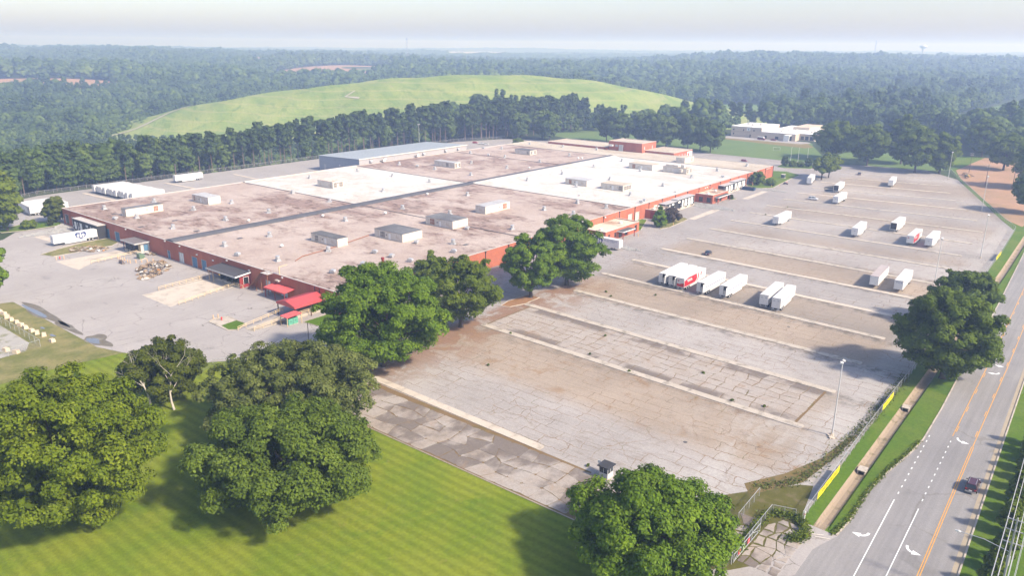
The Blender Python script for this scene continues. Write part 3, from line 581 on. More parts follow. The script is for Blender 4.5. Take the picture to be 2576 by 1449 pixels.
for o, m_ in zip(fo, (M_cream, M_cream, M_cream, M_blue, M_glass, M_glass, M_cream, M_cream)): fill_door(WHS, Ff, o, m_, 'window' if m_ is M_glass else 'door', panes=m_ is M_glass, ribs=m_ is not M_glass)
lo = [(140.3,143.7,0,3.9),(132.0,135.8,0,3.8),(94.3,96.2,0,3.0),(85.1,88.2,0,3.7),(76.3,79.7,0,3.6),(70.5,73.6,0,3.6),(33.9,36.4,0,3.6),(25.4,29.0,0,3.2),(176.6,180.0,.4,4.4),(171.4,173.6,0,4.2),(3.0,7.0,0,3.2)]
part(WHS, 'wall', wall(Fl, WB, WH, lo), M_brick)
for o, m_ in zip(lo, (M_blue,M_blue,M_blue,M_white,M_blue,M_blue,M_white,M_white,M_glass,M_black,M_blue)): fill_door(WHS, Fl, o, m_, 'window' if m_ is M_glass else 'door', panes=m_ is M_glass or m_ is M_white, ribs=m_ is M_blue)
part(WHS, 'wall', wall(Fb, WL, WH, []), M_brick); part(WHS, 'wall', wall(Fr, WB, WH, []), M_brick)
# roof in seven membranes at slightly different levels, joint curbs, coping and the tarred ridge
RF = [('brown gravel roof nearest the red canopies',0,86.2,0,90.9,M_rbrown),('brown gravel roof at the far left corner',0,86.2,96.4,WB,M_rbrown),('brown gravel roof in the middle of the lot side',86.2,159.7,0,90.9,M_rbrown),('white roof on the far side of the ridge',86.2,159.7,96.4,WB,M_rwhite),('large white roof along the lot side',159.7,295.5,0,90.9,M_rwhite),('brown gravel roof beside the steel annex',159.7,295.5,96.4,WB,M_rbrown),('cream roof strip at the far end',295.5,WL,0,WB,M_rcream)]
for lb, x0, x1, y0, y1, m_ in RF: part(WHS, 'roof', MB().box(x0+.01, x1-.01, y0+.01, y1-.01, WH-.25, WH), m_, label=lb)
jt = lambda x0,x1,y0,y1,z1,m_,nm='roof_joint': part(WHS, nm, MB().box(x0,x1,y0,y1,WH-.2,z1), m_)
for (x0,x1,y0,y1) in ((86.0,86.45,.4,90.8),(86.0,86.45,96.5,WB-.4),(159.5,159.95,.4,90.8),(159.5,159.95,96.5,WB-.4),(242.4,242.7,96.5,WB-.4),(295.3,295.7,.4,WB-.4)): jt(x0,x1,y0,y1,WH+.16,M_tar)
rd = MB(); rd.xprism([(90.9,WH-.2),(90.9,WH+.28),(92.6,WH+.62),(94.2,WH+.62),(96.4,WH+.28),(96.4,WH-.2)], 0, 159.7); part(WHS, 'roof_ridge', rd, M_tar)
rd = MB(); rd.xprism([(92.4,WH-.2),(92.4,WH+.55),(93.6,WH+.8),(95.0,WH+.8),(96.5,WH+.28),(96.5,WH-.2)], 159.7, 294.4); part(WHS, 'roof_ridge', rd, M_tar)
rd = MB(); rd.xprism([(88.6,WH-.2),(88.6,WH+.03),(92.4,WH+.56),(92.4,WH-.2)], 159.9, 295.2); part(WHS, 'ridge_flashing', rd, M_rwhite)
cp = MB(); cp.box(-.12,WL+.12,-.12,.32,WH-.02,WH+.10); part(WHS, 'coping', cp, M_cope)
cp = MB(); cp.box(-.12,.32,.33,WB-.33,WH-.02,WH+.10); part(WHS, 'coping', cp, M_cope)
cp = MB(); cp.box(-.12,WL+.12,WB-.32,WB+.12,WH-.02,WH+.22); part(WHS, 'coping', cp, M_cope)
cp = MB(); cp.box(WL-.32,WL+.12,.33,WB-.33,WH-.02,WH+.14); part(WHS, 'coping', cp, M_cope)
cp = MB(); cp.box(86.5,159.6,WB-1.2,WB-.33,WH-.02,WH+.5); part(WHS, 'parapet', cp, M_rwhite)
M_down = mat('downspout_brown', (.05,.035,.03), .6, .2)
ds = MB(); ds.box(-.11,.11,-.2,0,0,6.1); ds.box(-.26,.26,-.34,0,6.0,6.5); dsm = ds.mesh('downspout')
for a in (268.9,281.5,294.5,306.9,319.2,332.3,344.8,357.2,369.8,382.2,394.6,405.8,418.1,431.0,444,456.2,256.4,244,231.5,219,206.5,194,181.5,169,156.5,144): part(WHS, 'downspout', dsm, M_down, (a-WX,0,0))
for b in (176.8,178.9): part(WHS, 'downspout', MB().box(-.18,0,-.08,.08,4.6,6.4), M_down, (0,b-WY,0))
lt = MB().box(-.35,0,-.35,.35,0,.4).mesh('wall_light')
for b, z in ((293,5.9),(264,6.0),(254,5.8),(224.5,5.9),(212,4.9),(194.5,5.9),(243,4.6),(233,4.4)): part(WHS, 'wall_light', lt, M_white, (0,b-WY,z))
for a, z in ((270,5.9),(364,5.6),(366,5.6),(428,6.0),(429.6,6.2),(445.5,5.7),(448,5.8),(450,5.9)): part(WHS, 'wall_light', MB().box(-.35,.35,-.4,0,-.2,.25), M_white, (a-WX,0,z))
def dock(F, s0, s1, dep, zt, doors, roofm, label):
    D_ = part(WHS, 'loading_dock', MB(), None) if False else None
    mb = MB(); ops = [(s0+(s1-s0)*f0, s0+(s1-s0)*f1, z0, z1) for f0, f1, z0, z1, k in doors]
    Fd = lambda s_, d, z: F(s_, d+dep, z); w0 = wall(lambda q, d, z: Fd(q+s0, d, z), s1-s0, zt, [(a-s0,b-s0,c,d) for a,b,c,d in ops], .25); mb = w0
    for sx in (s0, s1): mb.add([F(sx,0,0),F(sx,dep,0),F(sx,dep,zt),F(sx,0,zt)], [(0,1,2,3)])
    b = part(WHS, 'loading_dock', mb, M_black, label=label)
    rf = MB(); fbox(rf, F, s0-.15, s1+.15, 0, dep+.15, zt, zt+.22); part(b, 'roof', rf, roofm)
    bs = MB(); fbox(bs, F, s0+.05, s1-.05, dep-.1, dep+.06, 0, 1.05); part(b, 'base', bs, M_conc)
    for (a,bb,c,d), (_,_,_,_,k) in zip(ops, doors):
        mb2 = MB(); fbox(mb2, Fd, a, bb, -.25, -.14, c, d)
        if k != 's':
            for q in range(1, 5): fbox(mb2, Fd, a, bb, -.145, -.12, c+(d-c)*q/5-.025, c+(d-c)*q/5+.025)
        if k == 'o': mb2 = MB(); fbox(mb2, Fd, a, bb, -.25, -.14, c+(d-c)*.68, d); dk = MB(); fbox(dk, Fd, a, bb, -.25, -.2, c, c+(d-c)*.66); part(b, 'opening', dk, M_dk)
        if k == 'x': part(b, 'opening', mb2, M_dk); continue
        part(b, 'panel' if k == 's' else 'dock_door', mb2, M_white)
        if k != 's': bm_ = MB(); fbox(bm_, Fd, a+.3, bb-.3, .02, .28, .75, 1.0); part(b, 'bumper', bm_, M_dk)
        if k != 's': lt_ = MB(); fbox(lt_, Fd, bb+.12, bb+.34, .0, .18, c+.9, c+1.35); part(b, 'signal_lamp', lt_, M_white)
    return b
dock(Fl, 142.4, 164.3, 3.4, 5.3, [(.86,.965,1.2,4.3,'d'),(.79,.83,1.0,4.2,'s'),(.63,.74,1.2,4.3,'d'),(.55,.57,0,5.2,'s'),(.38,.49,2.4,4.2,'d'),(.27,.32,1.2,4.2,'s'),(.03,.17,.2,4.4,'x')][:3]+[(.38,.49,1.2,4.3,'o'),(.27,.32,1.0,4.2,'s'),(.03,.16,.2,4.4,'x')], M_cope, 'black dock house at the far left corner')
dock(Ff, 184.4, 196.0, 3.6, 4.6, [(.34,.44,1.1,4.0,'s'),(.55,.76,1.1,4.2,'o')], M_grey, 'lower half of the nearer dock house on the lot side')
dock(Ff, 196.1, 213.9, 3.6, 5.0, [(.06,.19,1.1,4.4,'o'),(.28,.37,1.0,4.5,'s'),(.42,.58,1.1,4.5,'d'),(.64,.74,1.0,4.6,'s'),(.77,.93,1.1,4.5,'d')], M_grey, 'taller half of the nearer dock house on the lot side')
dock(Ff, 248.6, 262.0, 3.0, 4.6, [(.24,.42,1.1,4.0,'d'),(.52,.64,1.0,4.1,'s'),(.68,.88,1.1,4.1,'d')], M_grey, 'lower half of the farther dock house on the lot side')
dock(Ff, 262.1, 277.4, 3.0, 5.0, [(.06,.22,1.1,4.3,'d'),(.30,.39,1.0,4.4,'s'),(.42,.58,1.1,4.4,'d'),(.66,.74,1.0,4.5,'s'),(.78,.94,1.1,4.4,'d')], M_grey, 'taller half of the farther dock house on the lot side')
def annexe(name, label, x0, x1, y0, y1, zt, sidewin=(), frontwin=(), can=None, roofm=None):
    T = part(WHS, name, wall(lambda s_, d, z: (x0-WX+s_, y0-WY-d, z), x1-x0, zt, [(a-x0,b-x0,c,d) for a,b,c,d in frontwin]), M_brick, label=label)
    part(T, 'wall', wall(lambda s_, d, z: (x0-WX-d, y0-WY+s_, z), WY-y0, zt, [(a-y0,b-y0,c,d) for a,b,c,d in sidewin]), M_brick)
    part(T, 'wall', MB().box(x1-WX-.3, x1-WX, y0-WY+.01, -.01, 0, zt), M_brick)
    part(T, 'roof', MB().box(x0-WX+.3, x1-WX-.3, y0-WY+.3, -.02, zt-.5, zt-.28), roofm or M_rcream)
    c = MB(); c.box(x0-WX-.08,x1-WX+.08,y0-WY-.08,y0-WY+.4,zt,zt+.1); c.box(x0-WX-.08,x0-WX+.4,y0-WY+.41,-.02,zt,zt+.1); c.box(x1-WX-.4,x1-WX+.08,y0-WY+.41,-.02,zt,zt+.1); part(T, 'coping', c, M_cream)
    for (a,b,c_,d) in frontwin: part(T, 'window', MB().box(a-WX,b-WX,y0-WY+.2,y0-WY+.26,c_,d), M_glass)
    for (a,b,c_,d) in sidewin: part(T, 'window', MB().box(x0-WX+.2,x0-WX+.26,a-WY,b-WY,c_,d), M_glass)
    if can:
        a, b, dep, z = can; part(T, 'canopy', MB().box(a-WX,b-WX,y0-WY-dep,y0-WY-.02,z,z+.28), [M_white]); part(T, 'canopy_top', MB().box(a-WX+.25,b-WX-.25,y0-WY-dep+.25,y0-WY-.02,z+.281,z+.34), mat('canopy_tar',(.10,.095,.09),.8,.2))
        for px in (a+.3, b-.3): part(T, 'canopy_post', MB().box(px-WX-.12,px-WX+.12,y0-WY-dep+.15,y0-WY-dep+.4,0,z), M_redd)
    for px, py in ((x0+3, y0+4), (x0+(x1-x0)*.72, y0+4.5)): part(T, 'roof_vent', MB().tube([(px-WX,py-WY,zt-.3),(px-WX,py-WY,zt+.35),(px-WX,py-WY,zt+.6)],[.55,.7,.3],10), M_white)
    return T
M_rstain = roof_mat('stained_office_roof', (.66,.56,.44), (.62,.5,.38), (.24,.12,.06), 1.0)
annexe('entrance_block', 'brick entrance block with dark canopy behind the roadside trees', 253, 279, 156, 167.2, 4.2, frontwin=[(255,256.2,1.2,2.8),(259.6,260.9,.9,2.9),(263,265.6,.1,2.6),(267.5,269.6,.2,2.6),(275.4,277.2,.6,3.2)], can=(261.2,270.6,3.2,3.0), roofm=M_rstain)
annexe('entrance_block', 'small brick entrance block between the two dock houses', 354, 371.6, 158, 167.2, 4.3, sidewin=[(158.9,161.2,.5,2.9),(163.2,165.4,.5,2.9)], frontwin=[(357.5,360,.1,2.6),(362,364.6,.1,2.6),(369.6,370.8,1.2,3.2)], can=(355.6,369.6,2.4,3.0), roofm=M_rstain)
annexe('vestibule', 'dark red vestibule with roller door', 304, 315.5, 160.6, 167.2, 4.0, sidewin=[(161.8,164.6,0,3.2)])
part(WHS, 'roller_door', MB().box(304-WX-.05,304-WX+.15,161.8-WY,164.6-WY,0,3.2), M_redd)
# upper storey and office wings at the far end
BB = thing('brick_office', 'two-storey brick office block with long low wings at the far end', 'office', (453, 233, 0))
def bblock(x0,x1,y0,y1,z0,zt,nm,ops=(),sops=()):
    b = part(BB, nm, wall(lambda s_,d,z: (x0-d, y0+s_, z+z0), y1-y0, zt-z0, list(ops)), M_brick)
    part(b, 'wall', wall(lambda s_,d,z: (x0+s_, y0-d, z+z0), x1-x0, zt-z0, list(sops)), M_brick); part(b, 'wall', MB().box(x1-.3,x1,y0+.01,y1-.01,z0,zt), M_brick); part(b, 'wall', MB().box(x0+.02,x1-.31,y1-.3,y1,z0,zt), M_brick)
    part(b, 'roof', MB().box(x0+.3,x1-.3,y0+.3,y1-.31,zt-.35,zt-.15), M_rcream)
    c = MB(); c.box(x0-.1,x0+.4,y0-.1,y1+.1,zt,zt+.12); c.box(x0+.41,x1+.1,y0-.1,y0+.4,zt,zt+.12); c.box(x1-.4,x1+.1,y0+.41,y1+.1,zt,zt+.12); c.box(x0+.41,x1-.41,y1-.4,y1+.1,zt,zt+.12); part(b, 'coping', c, M_cream)
    for o in ops: part(b, 'window', MB().box(x0+.18,x0+.24,y0+o[0],y0+o[1],z0+o[2],z0+o[3]), M_grey if o[1]-o[0] < 3 else M_glass)
    for o in sops: part(b, 'window', MB().box(x0+o[0],x0+o[1],y0+.18,y0+.24,z0+o[2],z0+o[3]), M_grey)
    return b
bblock(0,19,21.5,47,5.0,12.6,'upper_storey',[(14.0,17.4,1.6,4.6),(18.2,20.6,4.0,5.6)],[(3,4.6,3.2,5.4),(13.5,15,3.2,5.4)])
part(BB, 'penthouse_door', MB().box(-.9,0,35.6,38.6,6.6,10.6), M_galv); part(BB, 'awning', MB().box(-1.4,0,43.2,46,9.2,10.4), M_white)
bblock(0.2,24,50,98,0,8.0,'office_wing'); bb = bblock(3.6,30,0,21.2,0,8.0,'office_wing',[],[(3.5,5,1.5,6.4),(7.5,9,1.5,6.4),(11.5,13,1.5,6.4),(15.5,17,1.5,6.4)])
part(BB, 'link_wall', MB().box(-2.4,0,47.2,47.6,6.6,7.6), M_brick); part(BB, 'link_wall', MB().box(-.2,3.5,21.0,21.4,6.6,7.8), M_brick)
sg = part(BB, 'sign', MB().box(22.5,29.5,-.16,-.02,2.8,7.2), M_white); part(sg, 'emblem', MB().box(23.4,25.2,-.2,-.165,4.4,6.2), mat('sign_red',(.5,.03,.05),.5,.05))
# rooftop plant
def vent_mesh():
    mb = MB(); mb.box(-.95,.95,-.95,.95,0,.12); mb.box(-.7,.7,-.7,.7,.12,.75); mb.tube([(0,0,.75),(0,0,1.05),(0,0,1.1),(0,0,1.75)],[.55,.55,.72,.72],12); return mb.mesh('roof_vent')
vm = vent_mesh(); vlist = [(142.1,333.5),(163.1,332.5),(142.5,306.4),(165.4,303.9),(183.6,304.6),(163.1,276.2),(142.3,278.1),(140.1,239.7),(182.7,275.8),(215.3,304.5),(214.0,275.7),(247.3,333.6),(278.1,332.2),(279.6,305.6),(279.7,278.5),(246.6,276.6),(244.8,305.5),(158.6,240.2),(193.1,239.7),(159.0,207.2),(140.7,209.7),(224.5,240.1),(265.4,239.7),(193.8,182.0),(225.1,180.4),(229.4,217.1),(442.3,310.3),(445.9,285.0),(409.0,281.7),(346.0,242.5),(378.7,243.4),(410.8,243.9),(317.5,214.1),(347.3,212.9),(382.9,215.4),(315.8,182.0),(348.7,182.7),(382.3,183.6),(283.6,190.3),(283.0,174.8),(262.2,192.8),(405.0,334.3),(374.6,306.7),(373.5,278.6),(341.8,278.2),(309.9,277.3),(342.2,305.6),(374.9,335.7),(438.5,336.5),(316.7,243.9),(262.5,177.9),(310.9,334.1),(311.7,306.0),(443.1,178.1),(413.9,183.5)]
for i, (a, b) in enumerate(vlist): part(WHS, 'roof_vent', vm, M_galv, (a-WX,b-WY,WH), i*.7)
def hood_mesh():
    mb = MB(); mb.box(-.45,.45,-.45,.45,0,.5); mb.yprism([(-1.0,.45),(-1.05,.9),(-.7,1.25),(.5,1.25),(.85,1.0),(.9,.55)],-.6,.6); return mb.mesh('exhaust_hood')
hm = hood_mesh()
for i, (a, b) in enumerate([(135.9,310.3),(143.1,185.2),(155.1,184.9),(167.4,193.2),(167.6,185.2),(167.5,176.5),(186.1,192.5),(185.3,173.7),(213.9,193.4),(135.7,225.0),(375.2,320.5),(398.7,345.3),(312.3,320.2),(303.5,169.5),(308.3,170.4),(394.2,171.3)]): part(WHS, 'exhaust_hood', hm, M_galv, (a-WX,b-WY,WH), R(90)*(i % 4)+.3)
dm = MB().tube([(0,0,0),(0,0,.35),(0,0,.36),(0,0,.75),(0,0,1.0),(0,0,1.1)],[.35,.35,.62,.6,.42,.1],12).mesh('dome_vent', True)
for a, b in [(152.2,223.9),(212.4,237.6),(254.3,254.9),(167.6,267.3),(192.3,252.8),(350.3,268.8),(401.4,269.8),(403.2,268.2),(338,170),(356,250),(300,200)]: part(WHS, 'dome_vent', dm, M_white, (a-WX,b-WY,WH))
hatch = MB().box(-1,1,-.7,.7,0,.12).mesh('roof_hatch')
for a, b in ((140.5,321),(150,291),(146,268),(136,290),(150,246),(196,178)): part(WHS, 'roof_hatch', hatch, M_tar, (a-WX,b-WY,WH))
st_ = MB(); st_.tube([(0,0,0),(0,0,3.6),(0,0,3.65),(0,0,4.3)],[.35,.35,.5,.5],12); part(WHS, 'flue_stack', st_, M_redd, (155.1-WX,175.6-WY,WH))
part(WHS, 'roof_pipe', MB().tube([(144,205,WH+.25),(149,208,WH+.25),(164,224,WH+.25),(183,238,WH+.25)][:2]+[(160,209,WH+.25),(183,214,WH+.25)],.14,6).shift(-WX,-WY), M_rust)
part(WHS, 'roof_rail', MB().bar((139.4,176.5,WH+.75),(139.4,168.2,WH+.75),.08).bar((139.4,176.5,WH),(139.4,176.5,WH+1.4),.09).bar((139.4,168.2,WH),(139.4,168.2,WH+.75),.09).shift(-WX,-WY), M_railm)
# rooftop machine rooms
M_darktop = roof_mat('dark_unit_roof', (.10,.098,.10), (.15,.15,.155), (.25,.255,.26), .5); M_lighttop = roof_mat('grey_unit_roof', (.40,.40,.41), (.46,.46,.46), (.20,.18,.17), .6); M_rusttop = roof_mat('rusty_unit_roof', (.62,.55,.47), (.66,.6,.52), (.33,.14,.06), .8)
M_louv = mat('louvre_grey', (.20,.18,.16), .7, .3, 1.5)
def unit(x0,y0,x1,y1,h,label,top,louv,rust=False):
    T = thing('rooftop_unit', label, 'rooftop unit', (x0,y0,WH), 0, 'machine rooms on the warehouse roof'); L, B = x1-x0, y1-y0
    hs = MB(); hs.box(.15,L-.15,.15,B-.15,.12,h)
    k = int(L/1.22)
    for i in range(k+1): hs.box(max(.1,.15+(L-.3)*i/k-.035),min(L-.1,.15+(L-.3)*i/k+.035),.115,.15,.12,h)
    k = int(B/1.22)
    for i in range(k+1): hs.box(.115,.15,max(.1,.15+(B-.3)*i/k-.035),min(B-.1,.15+(B-.3)*i/k+.035),.12,h)
    part(T, 'housing', hs, M_cream); part(T, 'kerb', MB().box(0,L,0,B,0,.12), M_rcream)
    part(T, 'roof', MB().box(.05,L-.05,.05,B-.05,h,h+.12), top)
    for side, f0, f1 in louv:
        mb = MB(); z0, z1 = .5, h-.45
        if side == 'x': part(T, 'louvre', MB().box(.07,.112,B*f0,B*f1,z0,z1), M_louv if not rust else M_rust); n = 3; [mb.box(.04,.068,B*f0+(B*(f1-f0))*i/n-.05,B*f0+(B*(f1-f0))*i/n+.05,z0-.05,z1+.05) for i in range(n+1)]; mb.box(.04,.068,B*f0+.06,B*f1-.06,(z0+z1)/2-.04,(z0+z1)/2+.04)
        else: part(T, 'louvre', MB().box(L*f0,L*f1,.07,.112,z0,z1), M_louv if not rust else M_rust); n = 3; [mb.box(L*f0+(L*(f1-f0))*i/n-.05,L*f0+(L*(f1-f0))*i/n+.05,.04,.068,z0-.05,z1+.05) for i in range(n+1)]; mb.box(L*f0+.06,L*f1-.06,.04,.068,(z0+z1)/2-.04,(z0+z1)/2+.04)
        part(T, 'louvre_bars', mb, M_cream)
    dl = louv[0][0]
    if dl == 'x': part(T, 'door', MB().box(.06,.113,B*.42,B*.42+1.0,.15,2.2), M_white); part(T, 'fan_port', MB().tube([(.0,B*.56,1.6),(.113,B*.56,1.6)],.28,10), M_louv)
    else: part(T, 'door', MB().box(L*.42,L*.42+1.0,.06,.113,.15,2.2), M_white); part(T, 'fan_port', MB().tube([(L*.56,0,1.6),(L*.56,.113,1.6)],.28,10), M_louv)
    return T
unit(164.4,209,169.1,223.8,2.9,'narrow cream machine room with grey-black roof, nearest the red canopies',M_darktop,[('x',.72,.84)])
unit(183.5,196.9,193.6,211.8,2.95,'broad cream machine room with black tar roof above the big green tree',M_darktop,[('x',.62,.78)])
unit(210.1,197.5,219.1,212.1,3.1,'cream machine room with black patched roof, middle of the brown roofs',M_darktop,[('x',.66,.82)],True)
unit(239.3,206.2,255.7,211.9,3.1,'cream machine room with grey roof standing alone beside the big white roof',M_lighttop,[('y',.70,.86)],True)
unit(140.9,312,156.6,316,3.0,'long narrow cream machine room at the far left corner of the roof',M_darktop,[('y',.74,.86)],True)
unit(175.3,309.3,181.5,322.5,3.1,'cream machine room with streaked grey roof near the row of parked trailers',M_lighttop,[('x',.80,.9)],True)
unit(235.5,300.3,242.5,312.3,3.2,'machine room with rust-speckled pale roof on the smaller white roof',M_rusttop,[('y',.1,.9),('x',.1,.16)])
unit(322.3,300.6,327.6,316.9,3.0,'white-topped machine room on brown roof in front of the steel annex',M_lighttop,[('y',.12,.92),('x',.3,.42)])
unit(394.5,302.2,401.6,314.9,2.9,'farthest black-topped machine room on the brown roof near the offices',M_darktop,[('y',.12,.88),('x',.1,.2)])
unit(322,210.8,329.4,224,2.9,'grey-topped machine room on the big white roof, nearest the ridge',M_lighttop,[('x',.70,.82)],True)
unit(322.6,190.2,331.1,203.1,2.8,'cream-topped machine room with dark corner windows on the big white roof',M_rcream,[('x',.04,.2),('y',.1,.9)])
unit(389.8,211.6,398.4,227,3.1,'pale machine room with tan louvre, farther back on the big white roof',M_rcream,[('x',.72,.84)],True)
U13 = unit(391.5,191.3,398.4,206.1,3.0,'machine room with a tall boxy duct rising at its end on the white roof',M_rcream,[('y',.1,.9)])
part(U13, 'duct', MB().box(1.0,3.0,2.2,4.2,3.12,4.7).box(-1.2,.9,2.4,4.0,.9,2.6).box(1.2,5.0,6,13.5,3.12,4.2), M_cream)
unit(429.5,211.6,441.7,217.7,3.0,'pale machine room at the far edge next to the office wing',M_rcream,[('y',.72,.86)])
# steel annex behind
AN = thing('steel_annex', 'blue-grey corrugated steel shed with low sloping roof behind the brown roof', 'shed', (294.5,350,0))
def ribbed(x0,x1,z0,z1,flip):
    pass
mb = MB(); n = 92; L = 92.5
for i in range(n):
    x0 = L*i/n; mb.add([(x0,0,0),(x0+L/n*.55,0,0),(x0+L/n*.55,0,9.9),(x0,0,9.9)],[(0,1,2,3)]); mb.add([(x0+L/n*.55,0,0),(x0+L/n*.7,.07,0),(x0+L/n*.7,.07,9.9),(x0+L/n*.55,0,9.9)],[(0,1,2,3)]); mb.add([(x0+L/n*.7,.07,0),(x0+L/n,0,0),(x0+L/n,0,9.9),(x0+L/n*.7,.07,9.9)],[(0,1,2,3)])
M_steelw = mat('grey_cladding', (.36,.345,.345), .5, .1, .3, .4); M_steelshade = mat('shaded_blue_grey_cladding', (.27,.30,.35), .5, .1, .3, .4); M_steelr = mat('steel_roof', (.37,.40,.41), .45, .1, .2, .4)  # same cladding twice: the blue-grey copy is darkened for the end wall in shade
part(AN, 'wall', mb, M_steelw); mb = MB(); n = 37
for i in range(n):
    y0 = 37*i/n; zt = lambda y: 9.9-1.05*y/37
    mb.add([(0,y0,0),(0,y0+.6,0),(0,y0+.6,zt(y0+.6)),(0,y0,zt(y0))],[(0,1,2,3)]); mb.add([(0,y0+.6,0),(-.07,y0+.8,0),(-.07,y0+.8,zt(y0+.8)),(0,y0+.6,zt(y0+.6))],[(0,1,2,3)]); mb.add([(-.07,y0+.8,0),(0,y0+1,0),(0,y0+1,zt(y0+1)),(-.07,y0+.8,zt(y0+.8))],[(0,1,2,3)])
part(AN, 'wall', mb, M_steelshade); part(AN, 'wall', MB().box(92.2,92.5,.1,37,0,8.8), M_steelw); part(AN, 'wall', MB().box(.1,92.1,36.8,37,0,8.8), M_steelw)
mb = MB().xprism([(-.4,9.9),(-.4,10.1),(37.4,9.03),(37.4,8.83)],-.4,92.9)
for i in range(1,46): mb.xprism([(-.4,10.101),(-.4,10.16),(37.4,9.09),(37.4,9.031)],i*2.03-.04,i*2.03+.04)
rf = part(AN, 'roof', mb, M_steelr); part(AN, 'eave_trim', MB().box(-.45,92.95,-.5,-.41,9.6,10.2), M_cream)
for x in (8.5,19.5,52,72,84): part(AN, 'exhaust_hood', MB().xprism([(-1.3,7.6),(-1.3,8.2),(-.5,8.8),(0,8.8),(0,7.6)],x-.9,x+.9), M_galv); 
for x in (17,45): part(AN, 'condenser', MB().box(x-1,x+1,-2.6,-1.4,7.1,8.6), M_cream)
part(AN, 'door', MB().box(-.12,-.08,30.5,32.5,0,4.2), M_grey); part(AN, 'wall_light', MB().box(-.5,-.08,17,17.8,4.6,5.0), M_white)
# ---------------------------------------------------------------- yard-side docks, canopies, stairs
M_blackish = mat('blackish_paint', (.05,.05,.052), .8, .4, .8); M_dgrey = mat('canopy_gravel', (.17,.15,.145), .9, .25, .4); M_wood = mat('weathered_wood', (.36,.26,.17), .9, .3, 1.2, .1, rndobj=.55); M_greyw = mat('worn_grey_paint', (.50,.49,.47), .8, .2, .5, .2, grime=(.25,.23,.2))  # blackish paint for the dock posts, back panels and sheet
GD = thing('dock_shed', 'worn grey dock shed with flat tarry roof and blue door on the yard side', 'shed', (126,276,0))
part(GD, 'roof', MB().box(-.1,5.5,-.5,10.3,4.0,4.25), [M_dgrey]); part(GD, 'fascia', MB().box(-.25,-.11,-.6,10.4,3.85,4.3).box(-.1,5.5,-.65,-.51,3.85,4.3), M_greyw)
part(GD, 'wall', wall(lambda s_,d,z: (2.2+s_,0-d,z), 3.3, 3.95, [(1.0,2.9,.9,3.4)]), M_greyw); fill_door(GD, lambda s_,d,z: (2.2+s_,0-d,z), (1.0,2.9,.9,3.4), M_blue)
part(GD, 'wall', MB().box(2.2,2.4,.01,2.0,0,3.95), mat('faded_yellow',(.5,.42,.22),.8,.25,.8)); part(GD, 'platform', MB().box(.6,5.5,.02,9.8,0,.9), M_concd); part(GD, 'back_panel', MB().box(4.9,5.0,.3,9.7,.9,3.9), M_blackish)
for y in (2.2,4.2,6.4,9.6): part(GD, 'post', MB().box(.5,.7,y-.12,y+.12,0,4.0), M_blackish)
part(GD, 'blackish_sheet', MB().box(1.2,1.3,2.4,9.5,.9,2.9), M_blackish)  # blackish sheet behind the posts, across the open front
CD = thing('dock_canopy', 'black flat canopy over three dock doors with a red end wall', 'canopy', (126,211.6,0))
part(CD, 'roof', MB().xprism([(0,0),(0,0)],0,0) if False else MB().yprism([(-.2,4.0),(-.2,4.25),(5.55,4.75),(5.55,4.5)],-.4,16.3), [mat('tar_paper',(.07,.066,.07),.9,.25,.4)])
part(CD, 'fascia', MB().box(-.34,-.21,-.5,16.4,3.85,4.32), M_grey); part(CD, 'fascia', MB().yprism([(-.2,3.9),(-.2,4.3),(5.5,4.8),(5.5,4.4)],-.54,-.41), M_white)
part(CD, 'end_wall', wall(lambda s_,d,z: (1.6+s_,0.2-d,z), 3.9, 4.0, [(1.4,3.1,1.0,3.3)]), M_redd); part(CD, 'doorway', MB().box(3.0,4.7,.45,.5,1.0,3.3), M_dk); part(CD, 'door_frame', MB().box(2.9,3.0,.1,.2,1.0,3.4).box(4.7,4.8,.1,.2,1.0,3.4).box(3.0,4.7,.1,.2,3.3,3.4), M_white)
part(CD, 'platform', MB().box(1.6,5.5,.5,15.5,0,1.0), M_concd); part(CD, 'back_panel', MB().box(3.6,3.7,.4,11.2,1.0,4.0), M_blackish)
for y in (.8,4.2,7.4,10.9): part(CD, 'dock_pad', MB().box(1.5,3.5,y-.25,y+.25,1.0,3.8), M_dk)
for y in (2.4,5.8,9.1): part(CD, 'dock_door', MB().box(3.4,3.58,y-1.1,y+1.1,1.0,3.5), M_grey)
for y in (13.2,15.6): part(CD, 'post', MB().box(.2,.36,y-.08,y+.08,0,4.05), M_railm)
part(CD, 'lamp', MB().box(-.5,-.35,7.9,8.4,3.3,3.7), mat('yellow_lamp',(.8,.5,.05),.5,.05))
def ribroof(mb, x0, x1, y0, y1, zf, step, th=.14):
    n = int((y1-y0)/step)
    for i in range(n+1):
        y = y0+(y1-y0)*i/n; mb.add([(x0,y-.05,zf(x0)+th),(x1,y-.05,zf(x1)+th),(x1,y+.05,zf(x1)+th),(x0,y+.05,zf(x0)+th),(x0,y,zf(x0)+th+.06),(x1,y,zf(x1)+th+.06)],[(0,1,5,4),(3,4,5,2),(0,4,3),(1,2,5)])
RC1 = thing('red_canopy', 'small red metal lean-to canopy on posts, farther from the trees', 'canopy', (127.6,188.4,0)); zf = lambda x: 3.1+.12*x
mb = MB().yprism([(0,3.1),(0,3.24),(3.95,3.71),(3.95,3.57)],0,10.4); ribroof(mb,0,3.95,.3,10.1,zf,.6); part(RC1, 'roof', mb, M_redroof); part(RC1, 'fascia', MB().box(-.1,-.01,-.05,10.45,2.85,3.2), M_redroof)
for y in (.4,5.2,10): part(RC1, 'post', MB().box(.1,.28,y-.09,y+.09,0,3.1), M_redd)
RC2 = thing('red_canopy', 'large red gabled metal canopy over the loading ramp beside the green tree', 'canopy', (120.6,173.6,0))
